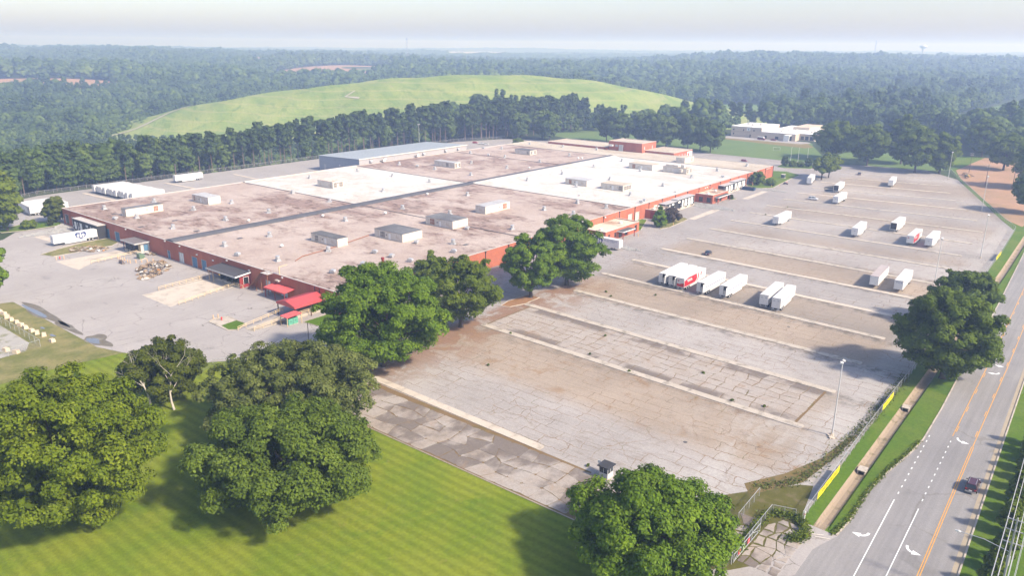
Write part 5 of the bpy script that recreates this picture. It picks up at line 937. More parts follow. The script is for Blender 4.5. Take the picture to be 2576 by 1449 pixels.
# ---------------------------------------------------------------- cars
M_carglass = M_glass; M_lampr = mat('tail_lamp',(.45,.02,.02),.3,.05); M_lampw = mat('head_lamp',(.75,.75,.72),.2,.05); M_chrome = mat('bumper_silver',(.5,.5,.5),.35,.1,metal=.4)
cty = MB().tube([(0,-.11,0),(0,-.10,0),(0,.10,0),(0,.11,0)],[.27,.33,.33,.27],16).mesh('tyre', True); crm = MB().tube([(0,-.118,0),(0,.118,0)],.2,10).mesh('rim')
def carpaint(name, c): 
    m, t, p = newmat(name); p.inputs['Base Color'].default_value = C4(c); p.inputs['Roughness'].default_value = .3; p.inputs['Coat Weight'].default_value = .5; return m
def car(label, x, y, hd, col, kind='sedan', z=.02, name='parked_car', cat='car', group=None):
    T = thing(name, label, cat, (x,y,z), R(hd), group); m_ = carpaint('paint_'+kind+str(len(bpy.data.materials)), col)
    K_ = {'sedan':dict(L=4.8,W=.92,st=[(-2.4,.62,.78),(-2.3,.45,.98),(-1.5,.30,1.03),(0,.28,1.0),(1.0,.28,.97),(1.9,.30,.85),(2.3,.42,.70),(2.4,.5,.62)],cab=(-1.75,-.95,.35,1.15,.98,1.45)),
          'suv':dict(L=4.9,W=.97,st=[(-2.4,.7,.9),(-2.36,.5,1.08),(-1.5,.38,1.12),(0,.36,1.10),(.9,.36,1.08),(1.9,.38,1.0),(2.35,.5,.8),(2.42,.6,.7)],cab=(-2.32,-2.05,.45,1.15,1.08,1.78)),
          'hatch':dict(L=4.2,W=.9,st=[(-2.1,.6,.85),(-2.05,.45,1.0),(-1.3,.3,1.03),(0,.28,1.0),(.8,.28,.98),(1.6,.32,.88),(2.0,.42,.72),(2.1,.5,.6)],cab=(-2.0,-1.5,.4,1.2,1.0,1.5))}[kind]
    W = K_['W']; mb = MB(); vs = []
    for sx, zb, zs in K_['st']:
        e = .88 if abs(sx) > K_['L']/2-.15 else 1.0
        vs += [(sx,-W*.86*e,zb),(sx,-W*e,zb+.18),(sx,-W*.98*e,(zb+zs)/2+.1),(sx,-W*.9*e,zs),(sx,0,zs+.04),(sx,W*.9*e,zs),(sx,W*.98*e,(zb+zs)/2+.1),(sx,W*e,zb+.18),(sx,W*.86*e,zb)]
    n = len(K_['st']); fs = [(i*9+j,(i+1)*9+j,(i+1)*9+j+1,i*9+j+1) for i in range(n-1) for j in range(8)] + [(i*9,i*9+8,(i+1)*9+8,(i+1)*9) for i in range(n-1)] + [tuple(range(9)), tuple(range((n-1)*9,n*9))]
    part(T, 'body', mb.add(vs, fs), m_, smooth=False)
    b0,t0,t1,b1,zb,zt = K_['cab']; wb, wt_ = W*.88, W*.70
    V = [(b0,-wb,zb),(b1,-wb,zb-.02),(b1,wb,zb-.02),(b0,wb,zb),(t0,-wt_,zt),(t1,-wt_,zt),(t1,wt_,zt),(t0,wt_,zt)]
    part(T, 'glass', MB().add(V, [(0,1,5,4),(1,2,6,5),(2,3,7,6),(3,0,4,7)]), M_carglass); part(T, 'roof', MB().add([(t0-.08,-wt_-.03,zt-.01),(t1+.08,-wt_-.03,zt-.01),(t1+.08,wt_+.03,zt-.01),(t0-.08,wt_+.03,zt-.01),(t0,-wt_*.9,zt+.05),(t1,-wt_*.9,zt+.05),(t1,wt_*.9,zt+.05),(t0,wt_*.9,zt+.05)],[(4,5,6,7),(0,1,5,4),(1,2,6,5),(2,3,7,6),(3,0,4,7)]), m_)
    pl = MB()
    for s_ in (-1,1):
        for (a,b) in (((b0,zb),(t0,zt)),((b1,zb),(t1,zt)),(((b0+b1)/2-.2,zb),((t0+t1)/2-.1,zt))): pl.bar((a[0],s_*(wb+.005),a[1]),(b[0],s_*(wt_+.01),b[1]),.09)
    part(T, 'pillars', pl, m_)
    for sx in (-K_['L']*.295,K_['L']*.30):
        for s_ in (-1,1): w_ = part(T, 'wheel', cty, M_tyre, (sx,s_*(W-.10),.33)); part(w_, 'rim', crm, M_rim)
    L2 = K_['L']/2; zl = .78 if kind != 'suv' else .9
    for s_ in (-1,1): part(T, 'tail_lamp', MB().box(-L2-.02,-L2+.2,s_*W*.72-.14,s_*W*.72+.14,zl-.08,zl+.12), M_lampr); part(T, 'headlight', MB().box(L2-.3,L2-.02,s_*W*.70-.16,s_*W*.70+.16,zl-.2,zl-.06), M_lampw)
    for s_ in (-1,1): part(T, 'mirror', MB().box(b1-.45,b1-.25,s_*(W+.1)-.1,s_*(W+.1)+.1,zb-.02,zb+.14), m_)
    part(T, 'bumper', MB().box(-L2-.1,-L2+.15,-W*.85,W*.85,.38,.56), M_chrome if kind == 'suv' else m_); part(T, 'number_plate', MB().box(-L2-.115,-L2-.03,-.25,.25,.66,.80), M_white)
    if kind == 'suv':
        for s_ in (-1,1): part(T, 'roof_rail', MB().bar((t0+.1,s_*wt_*.82,zt+.1),(t1-.3,s_*wt_*.82,zt+.1),.05), M_chrome)
    return T
car('dark blue-black sedan parked alone in the lot behind a pale island', 263.2,117.4,8,(.012,.012,.03),'sedan')
car('white crossover parked side-on near the drive in the lot', 398.4,123.8,-84,(.72,.72,.72),'suv'); car('black car parked in the shade under the oaks', 499.5,129.8,15,(.008,.012,.02),'sedan')
car('red hatchback on the drive beyond the far corner of the warehouse', 505.8,205.6,-92,(.30,.02,.03),'hatch'); car('maroon SUV driving away on the near side of the road', 144.2,11.3,1,(.065,.014,.022),'suv',name='driving_car')
car('red car parked by the pines behind the warehouse', 458.6,405.6,-70,(.40,.02,.02),'hatch'); car('white car parked left of its twin by the pines behind the warehouse', 457.5,398.2,-65,(.7,.7,.7),'sedan'); car('white car parked right of its twin by the pines behind the warehouse', 458,394,-65,(.66,.66,.64),'sedan')
car('dark red car in front of the beige school', 639,236.6,-92,(.20,.02,.03),'sedan',z=.07)
for i,(x,y,c) in enumerate(((1079,139,(.5,.5,.5)),(1014,128.5,(.3,.03,.04)),(1104,131,(.7,.7,.7)),(1013,121.5,(.6,.6,.6)),(1203.9,136,(.05,.05,.06)))): car(['silver car on the far highway','small red car on the far highway','white car on the far highway, right lane','pale car on the far highway, nearest the poles','black car at the far bend of the highway'][i], x,y,180 if i % 2 else 0,c,'suv' if i == 4 else 'sedan',z=.6,name='driving_car')
T = thing('minibus', 'maroon and white minibus in front of the beige school', 'minibus', (636.2,245.6,.07), R(-90)); part(T, 'body', MB().yprism([(-3.3,.45),(3.0,.45),(3.3,1.0),(2.6,1.35),(2.2,1.75),(-3.3,1.75)],-1,1), mat('maroon_paint',(.16,.02,.04),.4,.1)); part(T, 'roof', MB().yprism([(-3.3,1.751),(2.2,1.751),(1.7,2.6),(-3.25,2.7)],-.98,.98), M_trw); part(T, 'windows', MB().box(-3.0,1.7,-1.01,1.01,1.8,2.3), M_glass)
for x in (-2.1,2.0):
    for s_ in (-.9,.9): w_ = part(T, 'wheel', cty, M_tyre, (x,s_,.36)); part(w_, 'rim', crm, M_rim)
T = thing('utility_cart', 'small dark utility cart with a pale load by the lawn kerb', 'cart', (435.4,151.6,.02), R(-70)); part(T, 'body', MB().yprism([(-1.3,.35),(1.3,.35),(1.3,.7),(.6,.75),(.5,1.0),(-.2,1.0),(-.3,.75),(-1.3,.75)],-.62,.62), mat('cart_dark',(.05,.03,.06),.5,.15)); part(T, 'load', MB().box(.1,1.2,-.55,.55,.76,1.5), mat('pink_load',(.62,.42,.36),.8,.2)); part(T, 'seat', MB().box(-.9,-.3,-.55,.55,.76,1.15), M_dk)
for x in (-.85,.85):
    for s_ in (-.6,.6): part(T, 'wheel', cty, M_tyre, (x,s_,.3))
T = thing('dumpster', 'long dark blue roll-off dumpster at the end of the dock house', 'dumpster', (402,156.6,.02)); M_dump = mat('dumpster_blue',(.015,.045,.10),.5,.2)
mb = MB(); mb.box(0,2.4,0,6.6,.2,.3); mb.box(0,.08,0,6.6,.3,1.7); mb.box(2.32,2.4,0,6.6,.3,1.7); mb.box(.081,2.319,0,.08,.3,1.7); mb.box(.081,2.319,6.52,6.6,.3,1.7); part(T, 'bin', mb, M_dump); rb = MB(); [rb.box(-.07,-.001,i*1.08+.05,i*1.08+.17,.2,1.72) for i in range(6)]; part(T, 'rib', rb, M_dump); part(T, 'rubbish', MB().box(.1,2.3,.1,6.5,.31,1.35), mat('rubbish',(.28,.20,.12),.9,.4,1.5)); part(T, 'runner', MB().box(.5,.65,.1,6.5,0,.199).box(1.75,1.9,.1,6.5,0,.199), M_steel)
T = thing('condenser_unit', 'boxy green-black condenser on a pad in the lawn', 'air conditioner', (454.8,159.6,.1)); part(T, 'pad', MB().box(-.3,2.5,-.3,2.3,0,.15), M_conc); part(T, 'cage', MB().box(0,2.2,0,2,.15,2.0), mat('condenser_dark',(.06,.085,.08),.6,.2)); part(T, 'top', MB().box(-.05,2.25,-.05,2.05,2.001,2.15), M_cream)
# ---------------------------------------------------------------- light poles, fences, banners, gate, booth, power poles
M_pole = mat('pole_grey', (.52,.51,.50), .5, .12, .6)
def lightpole(x, y, h, label, lean=0.0, base=False):
    T = thing('light_pole', label, 'light pole', (x,y,.02)); part(T, 'mast', MB().tube([(0,0,.5),(0,0,h)],[.16,.09],10), M_pole); part(T, 'footing', MB().cyl((0,0,0),.32,.55,12), M_conc); part(T, 'bracket', MB().bar((-.7,0,h-.1),(.7,0,h-.1),.09), M_pole)
    for s_ in (-1,1): hd_ = part(T, 'lamp_head', MB().yprism([(-.28,-.14),(.28,-.14),(.2,.22),(-.2,.22)],-.3,.3), M_pole, (s_*.75,0,h+.12)); hd_.rotation_euler = (.35,s_*.45,.3); part(hd_, 'lens', MB().box(-.2,.2,-.22,.22,-.16,-.145), M_lampw)
    if base:
        for k in range(7): r_ = random.Random(k); part(T, 'rubble', MB().prism([(math.cos(a)*r_.uniform(.25,.5),math.sin(a)*r_.uniform(.25,.5)) for a in [j*1.05 for j in range(6)]],0,r_.uniform(.15,.4)), M_conc, (r_.uniform(-1.3,1.2),r_.uniform(-1.0,1.0),0))
        part(T, 'marker', MB().box(-.9,-.82,-.04,.04,0,1.3), M_railm)
lightpole(148.2,36.6,15.8,'tall grey light pole with rubble round its foot, nearest us in the lot',base=True); lightpole(274.1,43.4,15.8,'light pole rising from behind the big roadside tree'); lightpole(324.2,37.9,16,'light pole at the fence side, third from the near end'); lightpole(423.2,52.7,16.4,'light pole near the bend of the fence by the clay'); lightpole(515.1,84.2,16,'farthest lot light pole, in front of the oaks'); lightpole(407,415,17.5,'light pole standing behind the steel annex'); lightpole(590,128,12,'slim light pole among the oaks')
m, t, p = newmat('chain_link'); tr = N(t, 'BsdfTransparent'); p.inputs['Base Color'].default_value = (.30,.29,.27,1); p.inputs['Roughness'].default_value = .5; p.inputs['Metallic'].default_value = .3
vv = O(t); wv1 = N(t, 'TexWave', {'Vector': N(t, 'Mapping', {'Vector': vv, 'Rotation': (R(45),R(45),0)}).outputs[0], 'Scale': 3.2}, wave_type='BANDS').outputs[1]; 
mx = N(t, 'MixShader', {0: mth(t, 'MULTIPLY_ADD', wv1, .12)}); mx.inputs[0].default_value = .3
for l_ in list(mx.inputs[0].links): t.links.remove(l_)
t.links.new(mth(t, 'ADD', mth(t, 'MULTIPLY', wv1, .14), .10), mx.inputs[0]); t.links.new(tr.outputs[0], mx.inputs[1]); t.links.new(p.outputs[0], mx.inputs[2]); t.links.new(mx.outputs[0], t.nodes['Material Output'].inputs[0]); M_link = m
fpost = MB().tube([(0,0,0),(0,0,2.0)],.045,6).mesh('fence_post')
def fence(label, pts, h=1.9, step=3.0, m_=None):
    ox, oy = pts[0]; T = thing('chain_link_fence', label, 'fence', (ox,oy,.0)); k_ = 0
    for i in range(len(pts)-1):
        (x0,y0),(x1,y1) = pts[i], pts[i+1]; L = math.dist(pts[i],pts[i+1]); n = max(1,int(L/step)); dx, dy = x1-x0, y1-y0
        for k in range(n+(i == len(pts)-2)): part(T, 'post', fpost, m_ or M_galv, (x0+dx*k/n-ox,y0+dy*k/n-oy,0)).scale = (1,1,h/2)
        part(T, 'top_rail', MB().bar((x0-ox,y0-oy,h),(x1-ox,y1-oy,h),.06), m_ or M_galv)
        part(T, 'wire_mesh', MB().add([(x0-ox,y0-oy,.05),(x1-ox,y1-oy,.05),(x1-ox,y1-oy,h),(x0-ox,y0-oy,h)],[(0,1,2,3)]), M_link)
    return T
fence('long chain link fence between the lot and the roadside ditch, bending away at the clay', [(115,31.05),(148.7,31.6),(175.3,31.8),(198.5,31.75),(264,32.3),(340.4,32.9),(385.5,34.4),(405.6,41.7),(443.8,54.6),(524.8,81),(551,89.4)])
fence('chain link fence with gate frames across the weedy entrance', [(88,36.3),(97.4,35.6),(104.9,35.7),(114.1,35.8)],1.7,2.4); fence('short stretch of bent fence standing free in the mossy corner', [(108.2,39.1),(117.8,39.4)],1.7,2.4); fence('vine-covered fence stub between gate and roadside', [(114.1,35.6),(115.2,32.2)],1.7,1.7)
fence('fence at the foot of the pines behind the warehouse', [(100,404),(150,426.5),(240,427.5),(320,428.5),(456,426),(500,408)],1.9,4.0); fence('fence round the gravel pad in the rough grass', [(67.8,246),(67.7,214),(67.6,207),(60,206)],1.9,3.0); fence('low fence by the yard entrance behind the magnolia', [(84,160.5),(89,163),(92,160.8),(98.4,159.3),(107.9,161.5),(118.5,161.4)],1.5,3.0)
wp = thing('marker_post', 'stout white post at the end of the fence by the driveway', 'post', (114.8,30.7,0)); part(wp, 'shaft', MB().tube([(0,0,0),(0,0,2.1),(0,0,2.2)],[.1,.1,.04],8), M_white); part(wp, 'collar', MB().tube([(0,0,1.6),(0,0,1.75)],.112,8), M_lampr)
G_ = thing('slide_gate', 'steel sliding gate with red signs across the weedy entrance', 'gate', (97.6,35.3,.04)); fr_ = MB()
for z in (.25,1.55): fr_.bar((0,0,z),(10.2,0,z),.09)
for x in (0,3.4,6.8,10.2): fr_.bar((x,0,.05),(x,0,1.6),.09)
fr_.bar((0,0,.25),(3.4,0,1.55),.06); fr_.bar((6.8,0,1.55),(10.2,0,.25),.06); part(G_, 'frame', fr_, M_galv); part(G_, 'wire_mesh', MB().add([(0,.02,.2),(10.2,.02,.2),(10.2,.02,1.55),(0,.02,1.55)],[(0,1,2,3)]), M_link)
for x in (1.9,5.4):
    s_ = part(G_, 'sign', MB().box(x-.38,x+.38,-.1,-.06,.62,1.38), mat('sign_scarlet',(.62,.05,.06),.4,.05)); part(s_, 'lettering', xf(textmesh('STOP',.26), ((1,0,0),(0,0,1),(0,-1,0)), (x,-.105,1.0)), M_wht)
s_ = part(G_, 'sign', MB().box(3.3,3.9,-.1,-.06,.55,1.4), M_wht); part(s_, 'panel', MB().box(3.36,3.84,-.105,-.101,1.0,1.34), mat('sign_blue',(.06,.12,.40),.4,.05))
for x in (-.4,6.0,7.2,10.6): part(G_, 'post', MB().tube([(x,.15,0),(x,.15,2.2)],.08,8), M_galv)
M_ban = mat('banner_yellow',(.85,.68,.02),.55,.05,.5)
for lb, x0, x1, txt in (('yellow for-sale banner nearest us on the roadside fence',122.4,134.4,1),('yellow banner halfway along the roadside fence near the ditch drain',165.6,174.4,1),('yellow banner far along the fence near the third light pole',322.6,334.2,1)):
    yb = float(np.interp(x0,[115,148,175,340],[30.95,31.5,31.7,32.8])); T = thing('banner', lb, 'banner', (x0,yb,.15)); L = x1-x0
    n = 12; mb = MB(); vs = [(L*i/n, .03*math.sin(i*1.7)-.02, z) for i in range(n+1) for z in (.25,1.6)]; mb.add(vs,[(2*i,2*i+2,2*i+3,2*i+1) for i in range(n)]); part(T, 'cloth', mb, M_ban)
    part(T, 'lettering', xf(textmesh('FOR SALE OR LEASE',1.0,0,1.0), ((.95,0,0),(0,0,1),(0,-1,0)), (L/2,-.07,.92)).copy() if L > 11 else xf(textmesh('FOR SALE OR LEASE',.85,0,.82), ((1,0,0),(0,0,1),(0,-1,0)), (L/2,-.07,.92)), mat('banner_black',(.015,.015,.015),.6,.05))
    for x in (.0,L/2,L): part(T, 'tie_post', MB().tube([(x,.06,-.15),(x,.06,1.65)],.035,6), M_galv)
BT = thing('guard_booth', 'derelict guard booth with black roof near the lawn corner', 'booth', (105.4,62.3,.03)); part(BT, 'floor', MB().box(-.1,2.0,-.1,1.9,0,.12), M_conc); part(BT, 'lower_wall', MB().box(0,1.9,0,.08,.12,1.05).box(0,.08,.081,1.8,.12,1.05).box(1.82,1.9,.081,1.8,.12,1.05).box(.081,1.819,1.72,1.8,.12,1.05), M_greyw)
for x, y in ((0,0),(1.8,0),(0,1.7),(1.8,1.7),(.9,0),(0,.85)): part(BT, 'corner_post', MB().box(x,x+.1,y,y+.1,1.051,2.3), M_grey)
part(BT, 'window', MB().box(.03,.05,.1,1.7,1.1,2.25), M_glass); part(BT, 'window', MB().box(.1,1.8,.03,.05,1.1,2.25), M_glass); part(BT, 'roof', MB().box(-.35,2.2,-.35,2.1,2.3,2.45), mat('booth_roof',(.045,.045,.05),.8,.2)); part(BT, 'desk', MB().box(.2,1.7,.9,1.6,.9,1.0), M_dk)
for i in range(4):
    pal = pallet.copy(); pal.materials.clear(); tag(part(None, 'pallet', pal, mat('grey_pallet',(.16,.17,.20),.8,.2,1,rndobj=.3), (104.3-i*.12,62.6+.2*i,.1+.15*i) if i < 3 else (103.2,62.2,.1), .2+i*.12), ['grey pallet at the bottom of the stack by the guard booth','grey pallet in the middle of the stack by the guard booth','grey pallet on top of the stack by the guard booth','grey pallet lying loose in front of the guard booth'][i], 'pallet')
bs = thing('sign_board', 'small blank white board on a post behind the guard booth', 'sign', (107.6,65.4,.03)); part(bs, 'post', MB().tube([(0,0,0),(0,0,1.7)],.05,6), M_grey); part(bs, 'board', MB().box(-.05,0,-.35,.35,1.3,1.9), M_white)
M_wpole = mat('creosote_pole',(.13,.10,.08),.9,.25,.6); M_gpole = mat('grey_timber',(.38,.37,.36),.8,.2,.6); M_wire = mat('wire',(.42,.42,.43),.5,.05)
def upole(x,y,h,label,arms=((0,2.4),),m_=None,z=0.0,rz=0.0,light=False):
    T = thing('utility_pole', label, 'utility pole', (x,y,z), rz); part(T, 'shaft', MB().tube([(0,0,0),(0,0,h)],[.17,.11],8), m_ or M_wpole)
    for dz, L in arms:
        a_ = part(T, 'crossarm', MB().box(-.06,.06,-L/2,L/2,h-dz-.35,h-dz-.22), M_gpole)
        for s_ in (-L/2+.1,-L/5,L/5,L/2-.1): part(a_, 'insulator', MB().tube([(0,s_,h-dz-.22),(0,s_,h-dz-.02)],[.06,.04],6), M_white)
    if light: part(T, 'lamp_arm', MB().tube([(0,.1,8.7),(0,3.2,9.3),(0,6.1,9.2)],.05,6), M_galv); part(T, 'street_lamp', MB().tube([(0,6.0,9.18),(0,6.3,9.2),(0,6.75,9.15)],[.1,.17,.08],8), M_white); part(T, 'transformer_can', MB().tube([(.35,0,6.4),(.35,0,7.8)],.22,10), M_galv)
    return T
upole(112.5,3.0,14.0,'tall grey power pole with three crossarms and a street lamp, bottom right',((.1,2.4),(1.7,2.4),(3.6,2.6)),M_gpole,light=True)
for lb,x,y,h in (('dark utility pole rising from the clay behind the fence',504.6,63.5,12.2),('utility pole with double crossarm among the trees on the clay',505,50.5,11.5),('utility pole by the felled branches beyond the fence',556,80,12)): upole(x,y,h,lb,((0,2.2),(1.1,2.0)),rz=R(35))
for i,(x,y) in enumerate(((930,108),(985,110),(1050,112),(1120,114),(1190,115))): upole(x,y,14,'utility pole along the far highway, %s from the near end' % ORD[i],((0,2.4),))
def wire(label, p, q, sag, n=10, r=.018):
    pts = [(p[0]+(q[0]-p[0])*i/n, p[1]+(q[1]-p[1])*i/n, p[2]+(q[2]-p[2])*i/n-sag*4*(i/n)*(1-i/n)) for i in range(n+1)]; return tag(link('power_line', MB().tube(pts, r, 4, cap=False).mesh('power_line'), M_wire), label, 'power line', 'power lines')
for dz, L in ((.1,2.4),(1.7,2.4),(3.6,2.6)):
    for s_ in (-L/2+.1,-L/5,L/5,L/2-.1): wire('power line strung past the crossarms of the tall pole, bottom right', (60,2.2+s_,13.7-dz), (112.5,3+s_,13.75-dz), .5, 8, .026); wire('power line strung past the crossarms of the tall pole, bottom right', (112.5,3+s_,13.75-dz), (172,4.3+s_,13.75-dz), .7, 8, .026)
for s_ in (-1,0,1): wire('power line between the poles on the clay', (505,50.5+s_*.8,11.1), (504.6,63.5+s_*.8,11.8), .3); wire('power line between the poles on the clay', (504.6,63.5+s_*.8,11.8), (556,80+s_*.8,11.6), .8); wire('power line between the poles on the clay', (505,50.5+s_*.8,11.1),(420,34+s_*.8,11), 1.2)
# ---------------------------------------------------------------- beige school with its field
M_beige = mat('beige_block', (.56,.46,.36), .85, .08, .2, .15, coord=P); M_beiged = mat('beige_band', (.40,.31,.24), .85, .08, .3)
SC = thing('school_building', 'beige two-height school with white flat roofs across the sports field', 'school', (646,207,.05))
def sblock(x0,x1,y0,y1,z,ops,sops=()):
    b = part(SC, 'wall', wall(lambda s_,d,zz: (x0-d,y0+s_,zz), y1-y0, z, list(ops)), M_beige); part(SC, 'wall', wall(lambda s_,d,zz: (x0+s_,y0-d,zz), x1-x0, z, list(sops)), M_beige); part(SC, 'wall', MB().box(x1-.3,x1,y0,y1,0,z), M_beige); part(SC, 'wall', MB().box(x0+.02,x1-.31,y1-.3,y1,0,z), M_beige)
    part(SC, 'roof', MB().box(x0-.1,x1+.1,y0-.1,y1+.1,z,z+.25), mat('school_roof',(.80,.79,.78),.6,.06,.2))
    for o in ops: part(SC, 'window', MB().box(x0+.16,x0+.22,y0+o[0],y0+o[1],o[2],o[3]), M_glass)
    for o in sops: part(SC, 'window', MB().box(x0+o[0],x0+o[1],y0+.16,y0+.22,o[2],o[3]), M_glass)
sblock(1.5,42,43.6,70.5,8.6,[(3.0,4.0,1.0,2.6),(24.2,25.2,1.8,3.2),(24.2,25.2,5.2,6.6),(15.4,16.4,5.2,6.6),(6.2,7.2,5.2,6.6),(7.5,8.5,0,2.6)]); part(SC, 'band', MB().box(1.38,1.498,43.6,70.5,4.3,4.6), M_beiged)
sblock(0,72,14.2,43.3,5.6,[(3,6,.2,3.6),(14,17,.2,2.8),(24,26,.4,2.8),(38,39,.3,2.8)]); sblock(9.5,56,1.5,14,5.4,[(1.2,4.0,.6,3.6),(5.2,8.0,.6,3.6),(8.9,11.6,.6,3.6)],[(1.5,4.5,.6,3.6)]); part(SC, 'roof_step', MB().box(38,72,16,30,5.86,8.0), M_beige)
sg = part(SC, 'sign', MB().box(1.3,1.46,53.5,56.6,5.6,8.0), M_white); part(sg, 'emblem', MB().add([(1.28,54.3,7.5),(1.28,54.9,7.5),(1.28,55.15,7.0),(1.28,55.6,7.6),(1.28,56.1,7.6),(1.28,55.35,6.6),(1.28,55.35,5.9),(1.28,54.95,5.9),(1.28,54.95,6.6)],[(0,1,2,8),(2,3,4,5),(2,5,8),(5,6,7,8)]), mat('sign_teal',(.10,.20,.25),.5,.05))
part(SC, 'porch', MB().yprism([(-6.5,0),(-5.9,0),(-5.0,4.2),(0,4.6),(0,5.0),(-6.0,4.8)],17.2,21.8), M_white)
for x, y in ((20,62),(14,56),(22,52)): part(SC, 'rooftop_fan', MB().box(x,x+2.2,y,y+2.2,8.86,10.2), M_cream)
for x, y in ((12,30),(18,26),(24,33),(30,24),(22,8),(34,10)): part(SC, 'rooftop_fan', MB().box(x,x+1.6,y,y+1.6,5.86,6.9), M_cream)
for lb,x,y in (('left flagpole at the edge of the sports field',526.9,181.9),('middle flagpole at the edge of the sports field',527.4,177.1),('right flagpole at the edge of the sports field',532,172.5)): T = thing('flagpole', lb, 'flagpole', (x,y,0)); part(T, 'mast', MB().tube([(0,0,0),(0,0,9.7)],[.1,.06],8), M_white); part(T, 'finial', MB().tube([(0,0,9.7),(0,0,9.8),(0,0,9.9)],[.05,.12,.04],8), M_rim); part(T, 'base', MB().cyl((0,0,0),.4,.2,12), M_conc)
GL = thing('soccer_goal', 'white soccer goal tilted on the sports field', 'goal', (577.4,210.6,.03), R(20)); part(GL, 'frame', MB().bar((0,-2.4,0),(0,-2.4,2.4),.12).bar((0,2.4,0),(0,2.4,2.4),.12).bar((0,-2.4,2.4),(0,2.4,2.4),.12).bar((0,-2.4,2.4),(1.8,-2.4,0),.1).bar((0,2.4,2.4),(1.8,2.4,0),.1).bar((1.8,-2.4,0),(1.8,2.4,0),.1), M_white); part(GL, 'net', MB().add([(0,-2.4,2.4),(0,2.4,2.4),(1.8,2.4,0),(1.8,-2.4,0)],[(0,1,2,3)]), M_link)
T = thing('scoreboard', 'dark scoreboard on two posts by the far trees', 'scoreboard', (540,160,0), R(15)); part(T, 'post', MB().box(-.1,.1,-1.4,-1.2,0,6), M_dk); part(T, 'post', MB().box(-.1,.1,1.2,1.4,0,6), M_dk); part(T, 'panel', MB().box(-.2,-.101,-1.6,1.6,2.5,6), M_dk)
# felled timber and a small yellow machine beyond the fence
heap('pile of felled branches and trunks on the clay beyond the fence', 540,79,6,4,.3,1.8,40,9); 
T = thing('wood_chipper', 'yellow-armed wood chipper on the clay beyond the fence', 'machine', (531,77,.03), R(40)); part(T, 'body', MB().yprism([(-1.6,.7),(1.6,.7),(1.6,1.6),(.4,2.0),(-1.2,1.7)],-.8,.8), mat('olive_metal',(.22,.20,.12),.6,.2)); part(T, 'chute', MB().bar((-1.2,0,1.6),(-4.2,.8,1.3),.7,.5), mat('machine_yellow',(.65,.36,.05),.5,.15)); 
for s_ in (-.9,.9): part(T, 'wheel', cty, M_tyre, (.2,s_,.33))
# ---------------------------------------------------------------- distance: highway, clay cuts, houses, towers
hw_ = sheet('highway', [(800,124.4),(833,118.2),(896.7,113.7),(1016,117.9),(1110,118),(1300,112),(1600,95),(1600,125),(1299,139),(1168,146),(1002,145),(936,146),(848,150),(800,146)], .55, M_road)
for k in range(26): struct('lane_dash', MB().box(880+k*16,884+k*16,126.6+.02*k,127.0+.02*k,.57,.575), M_wht, hw_)
sheet('highway_verge', [(790,155),(790,115),(880,104),(1110,106),(1320,100),(1600,80),(1600,142),(1300,158),(1100,166),(900,164)], .50, M_field)
def patch_uv(name, uvs, m, dz=.4): 
    pts = [uv2ab(u,v) for u, v in uvs]; bm = bmesh.new(); vs = [bm.verts.new((a,b,float(terrain(a,b))+dz)) for a,b in pts]; bm.faces.new(vs); bmesh.ops.triangulate(bm, faces=bm.faces[:]); me = bpy.data.meshes.new(name); bm.to_mesh(me); bm.free(); struct(name, me, m)
CLEAR = []
def clearing(name, u0, v0, ru, rv, m, seed, dz=2.5):
    CLEAR.append((u0,v0,ru*1.04,rv*1.04)); g = blob(0,0,ru,rv,26,seed,.12); pts = [uv2ab(u0+x,v0+y) for x,y in g]; c = uv2ab(u0,v0)
    mb = MB(); vs = [(c[0],c[1],float(terrain(*c))+dz)] + [(a,b,float(terrain(a,b))+dz) for a,b in pts]; mb.add(vs, [(0,i+1,(i+1) % len(pts)+1) for i in range(len(pts))]); return struct(name, mb, m)
clearing('clay_cutting', -825,1345,175,80,M_clay,1); clearing('clay_cutting', -410,1850,150,250,M_clay,2); clearing('clay_cutting', -130,3000,80,120,M_clay,5); clearing('meadow', -770,2350,90,210,M_field,3); clearing('meadow', 1150,2250,110,140,M_field,7)
clearing('meadow', 330,1010,120,75,M_field,8,.8); clearing('meadow', -330,1750,60,90,M_field,12)
house_w = MB().box(-7,7,-5,5,0,5).mesh('wall'); hr = MB().xprism([(-5.6,5),(0,8.2),(5.6,5)],-7.5,7.5).mesh('roof'); hwn = MB().box(-7.05,-7.0,-3.5,-2,1.2,3).mesh('window')
M_hw = mat('house_wall',(.66,.62,.58),.8,.08,.3); M_hr = mat('house_roof',(.25,.15,.12),.8,.15,.3)
def house(label,u,v,rz,s=1.0,dz=0,z=0):
    a,b = uv2ab(u,v); T = thing('house', label, 'house', (a,b,float(terrain(a,b))+.3+z), rz); T.scale = (s,s,s); part(T,'wall',house_w,M_hw); part(T,'roof',hr,M_hr)
    for y in (0,3.0,5.5): part(T,'window',hwn,M_glass,(0,y,0))
    return T
house('brown-roofed house at the edge of the meadow behind the school', 452,1030,.4,1.9,0,2)
for i,(u,v) in enumerate(((-810,2430),(-785,2460),(-750,2450),(-725,2420))): house('pale house in the hazy clearing on the far left, %s from the left' % ORD[i],u,v,.2*i,1.5,0,3)
for i,(u,v) in enumerate(((1330,2150),(1400,2180))): house('low pale house among trees on the far right slope, %s' % ('left one' if i == 0 else 'right one'),u,v,.6*i,1.4,0,8)
def longshed(label,u,v,L,B,h,z):
    a,b = uv2ab(u,v); T = thing('distribution_shed', label, 'warehouse', (a,b,float(terrain(a,b))+z), R(-51)); part(T,'wall',MB().box(-L/2,L/2,-B/2,B/2,0,h),M_hw); part(T,'roof',MB().box(-L/2-.5,L/2+.5,-B/2-.5,B/2+.5,h,h+.8),M_trw)
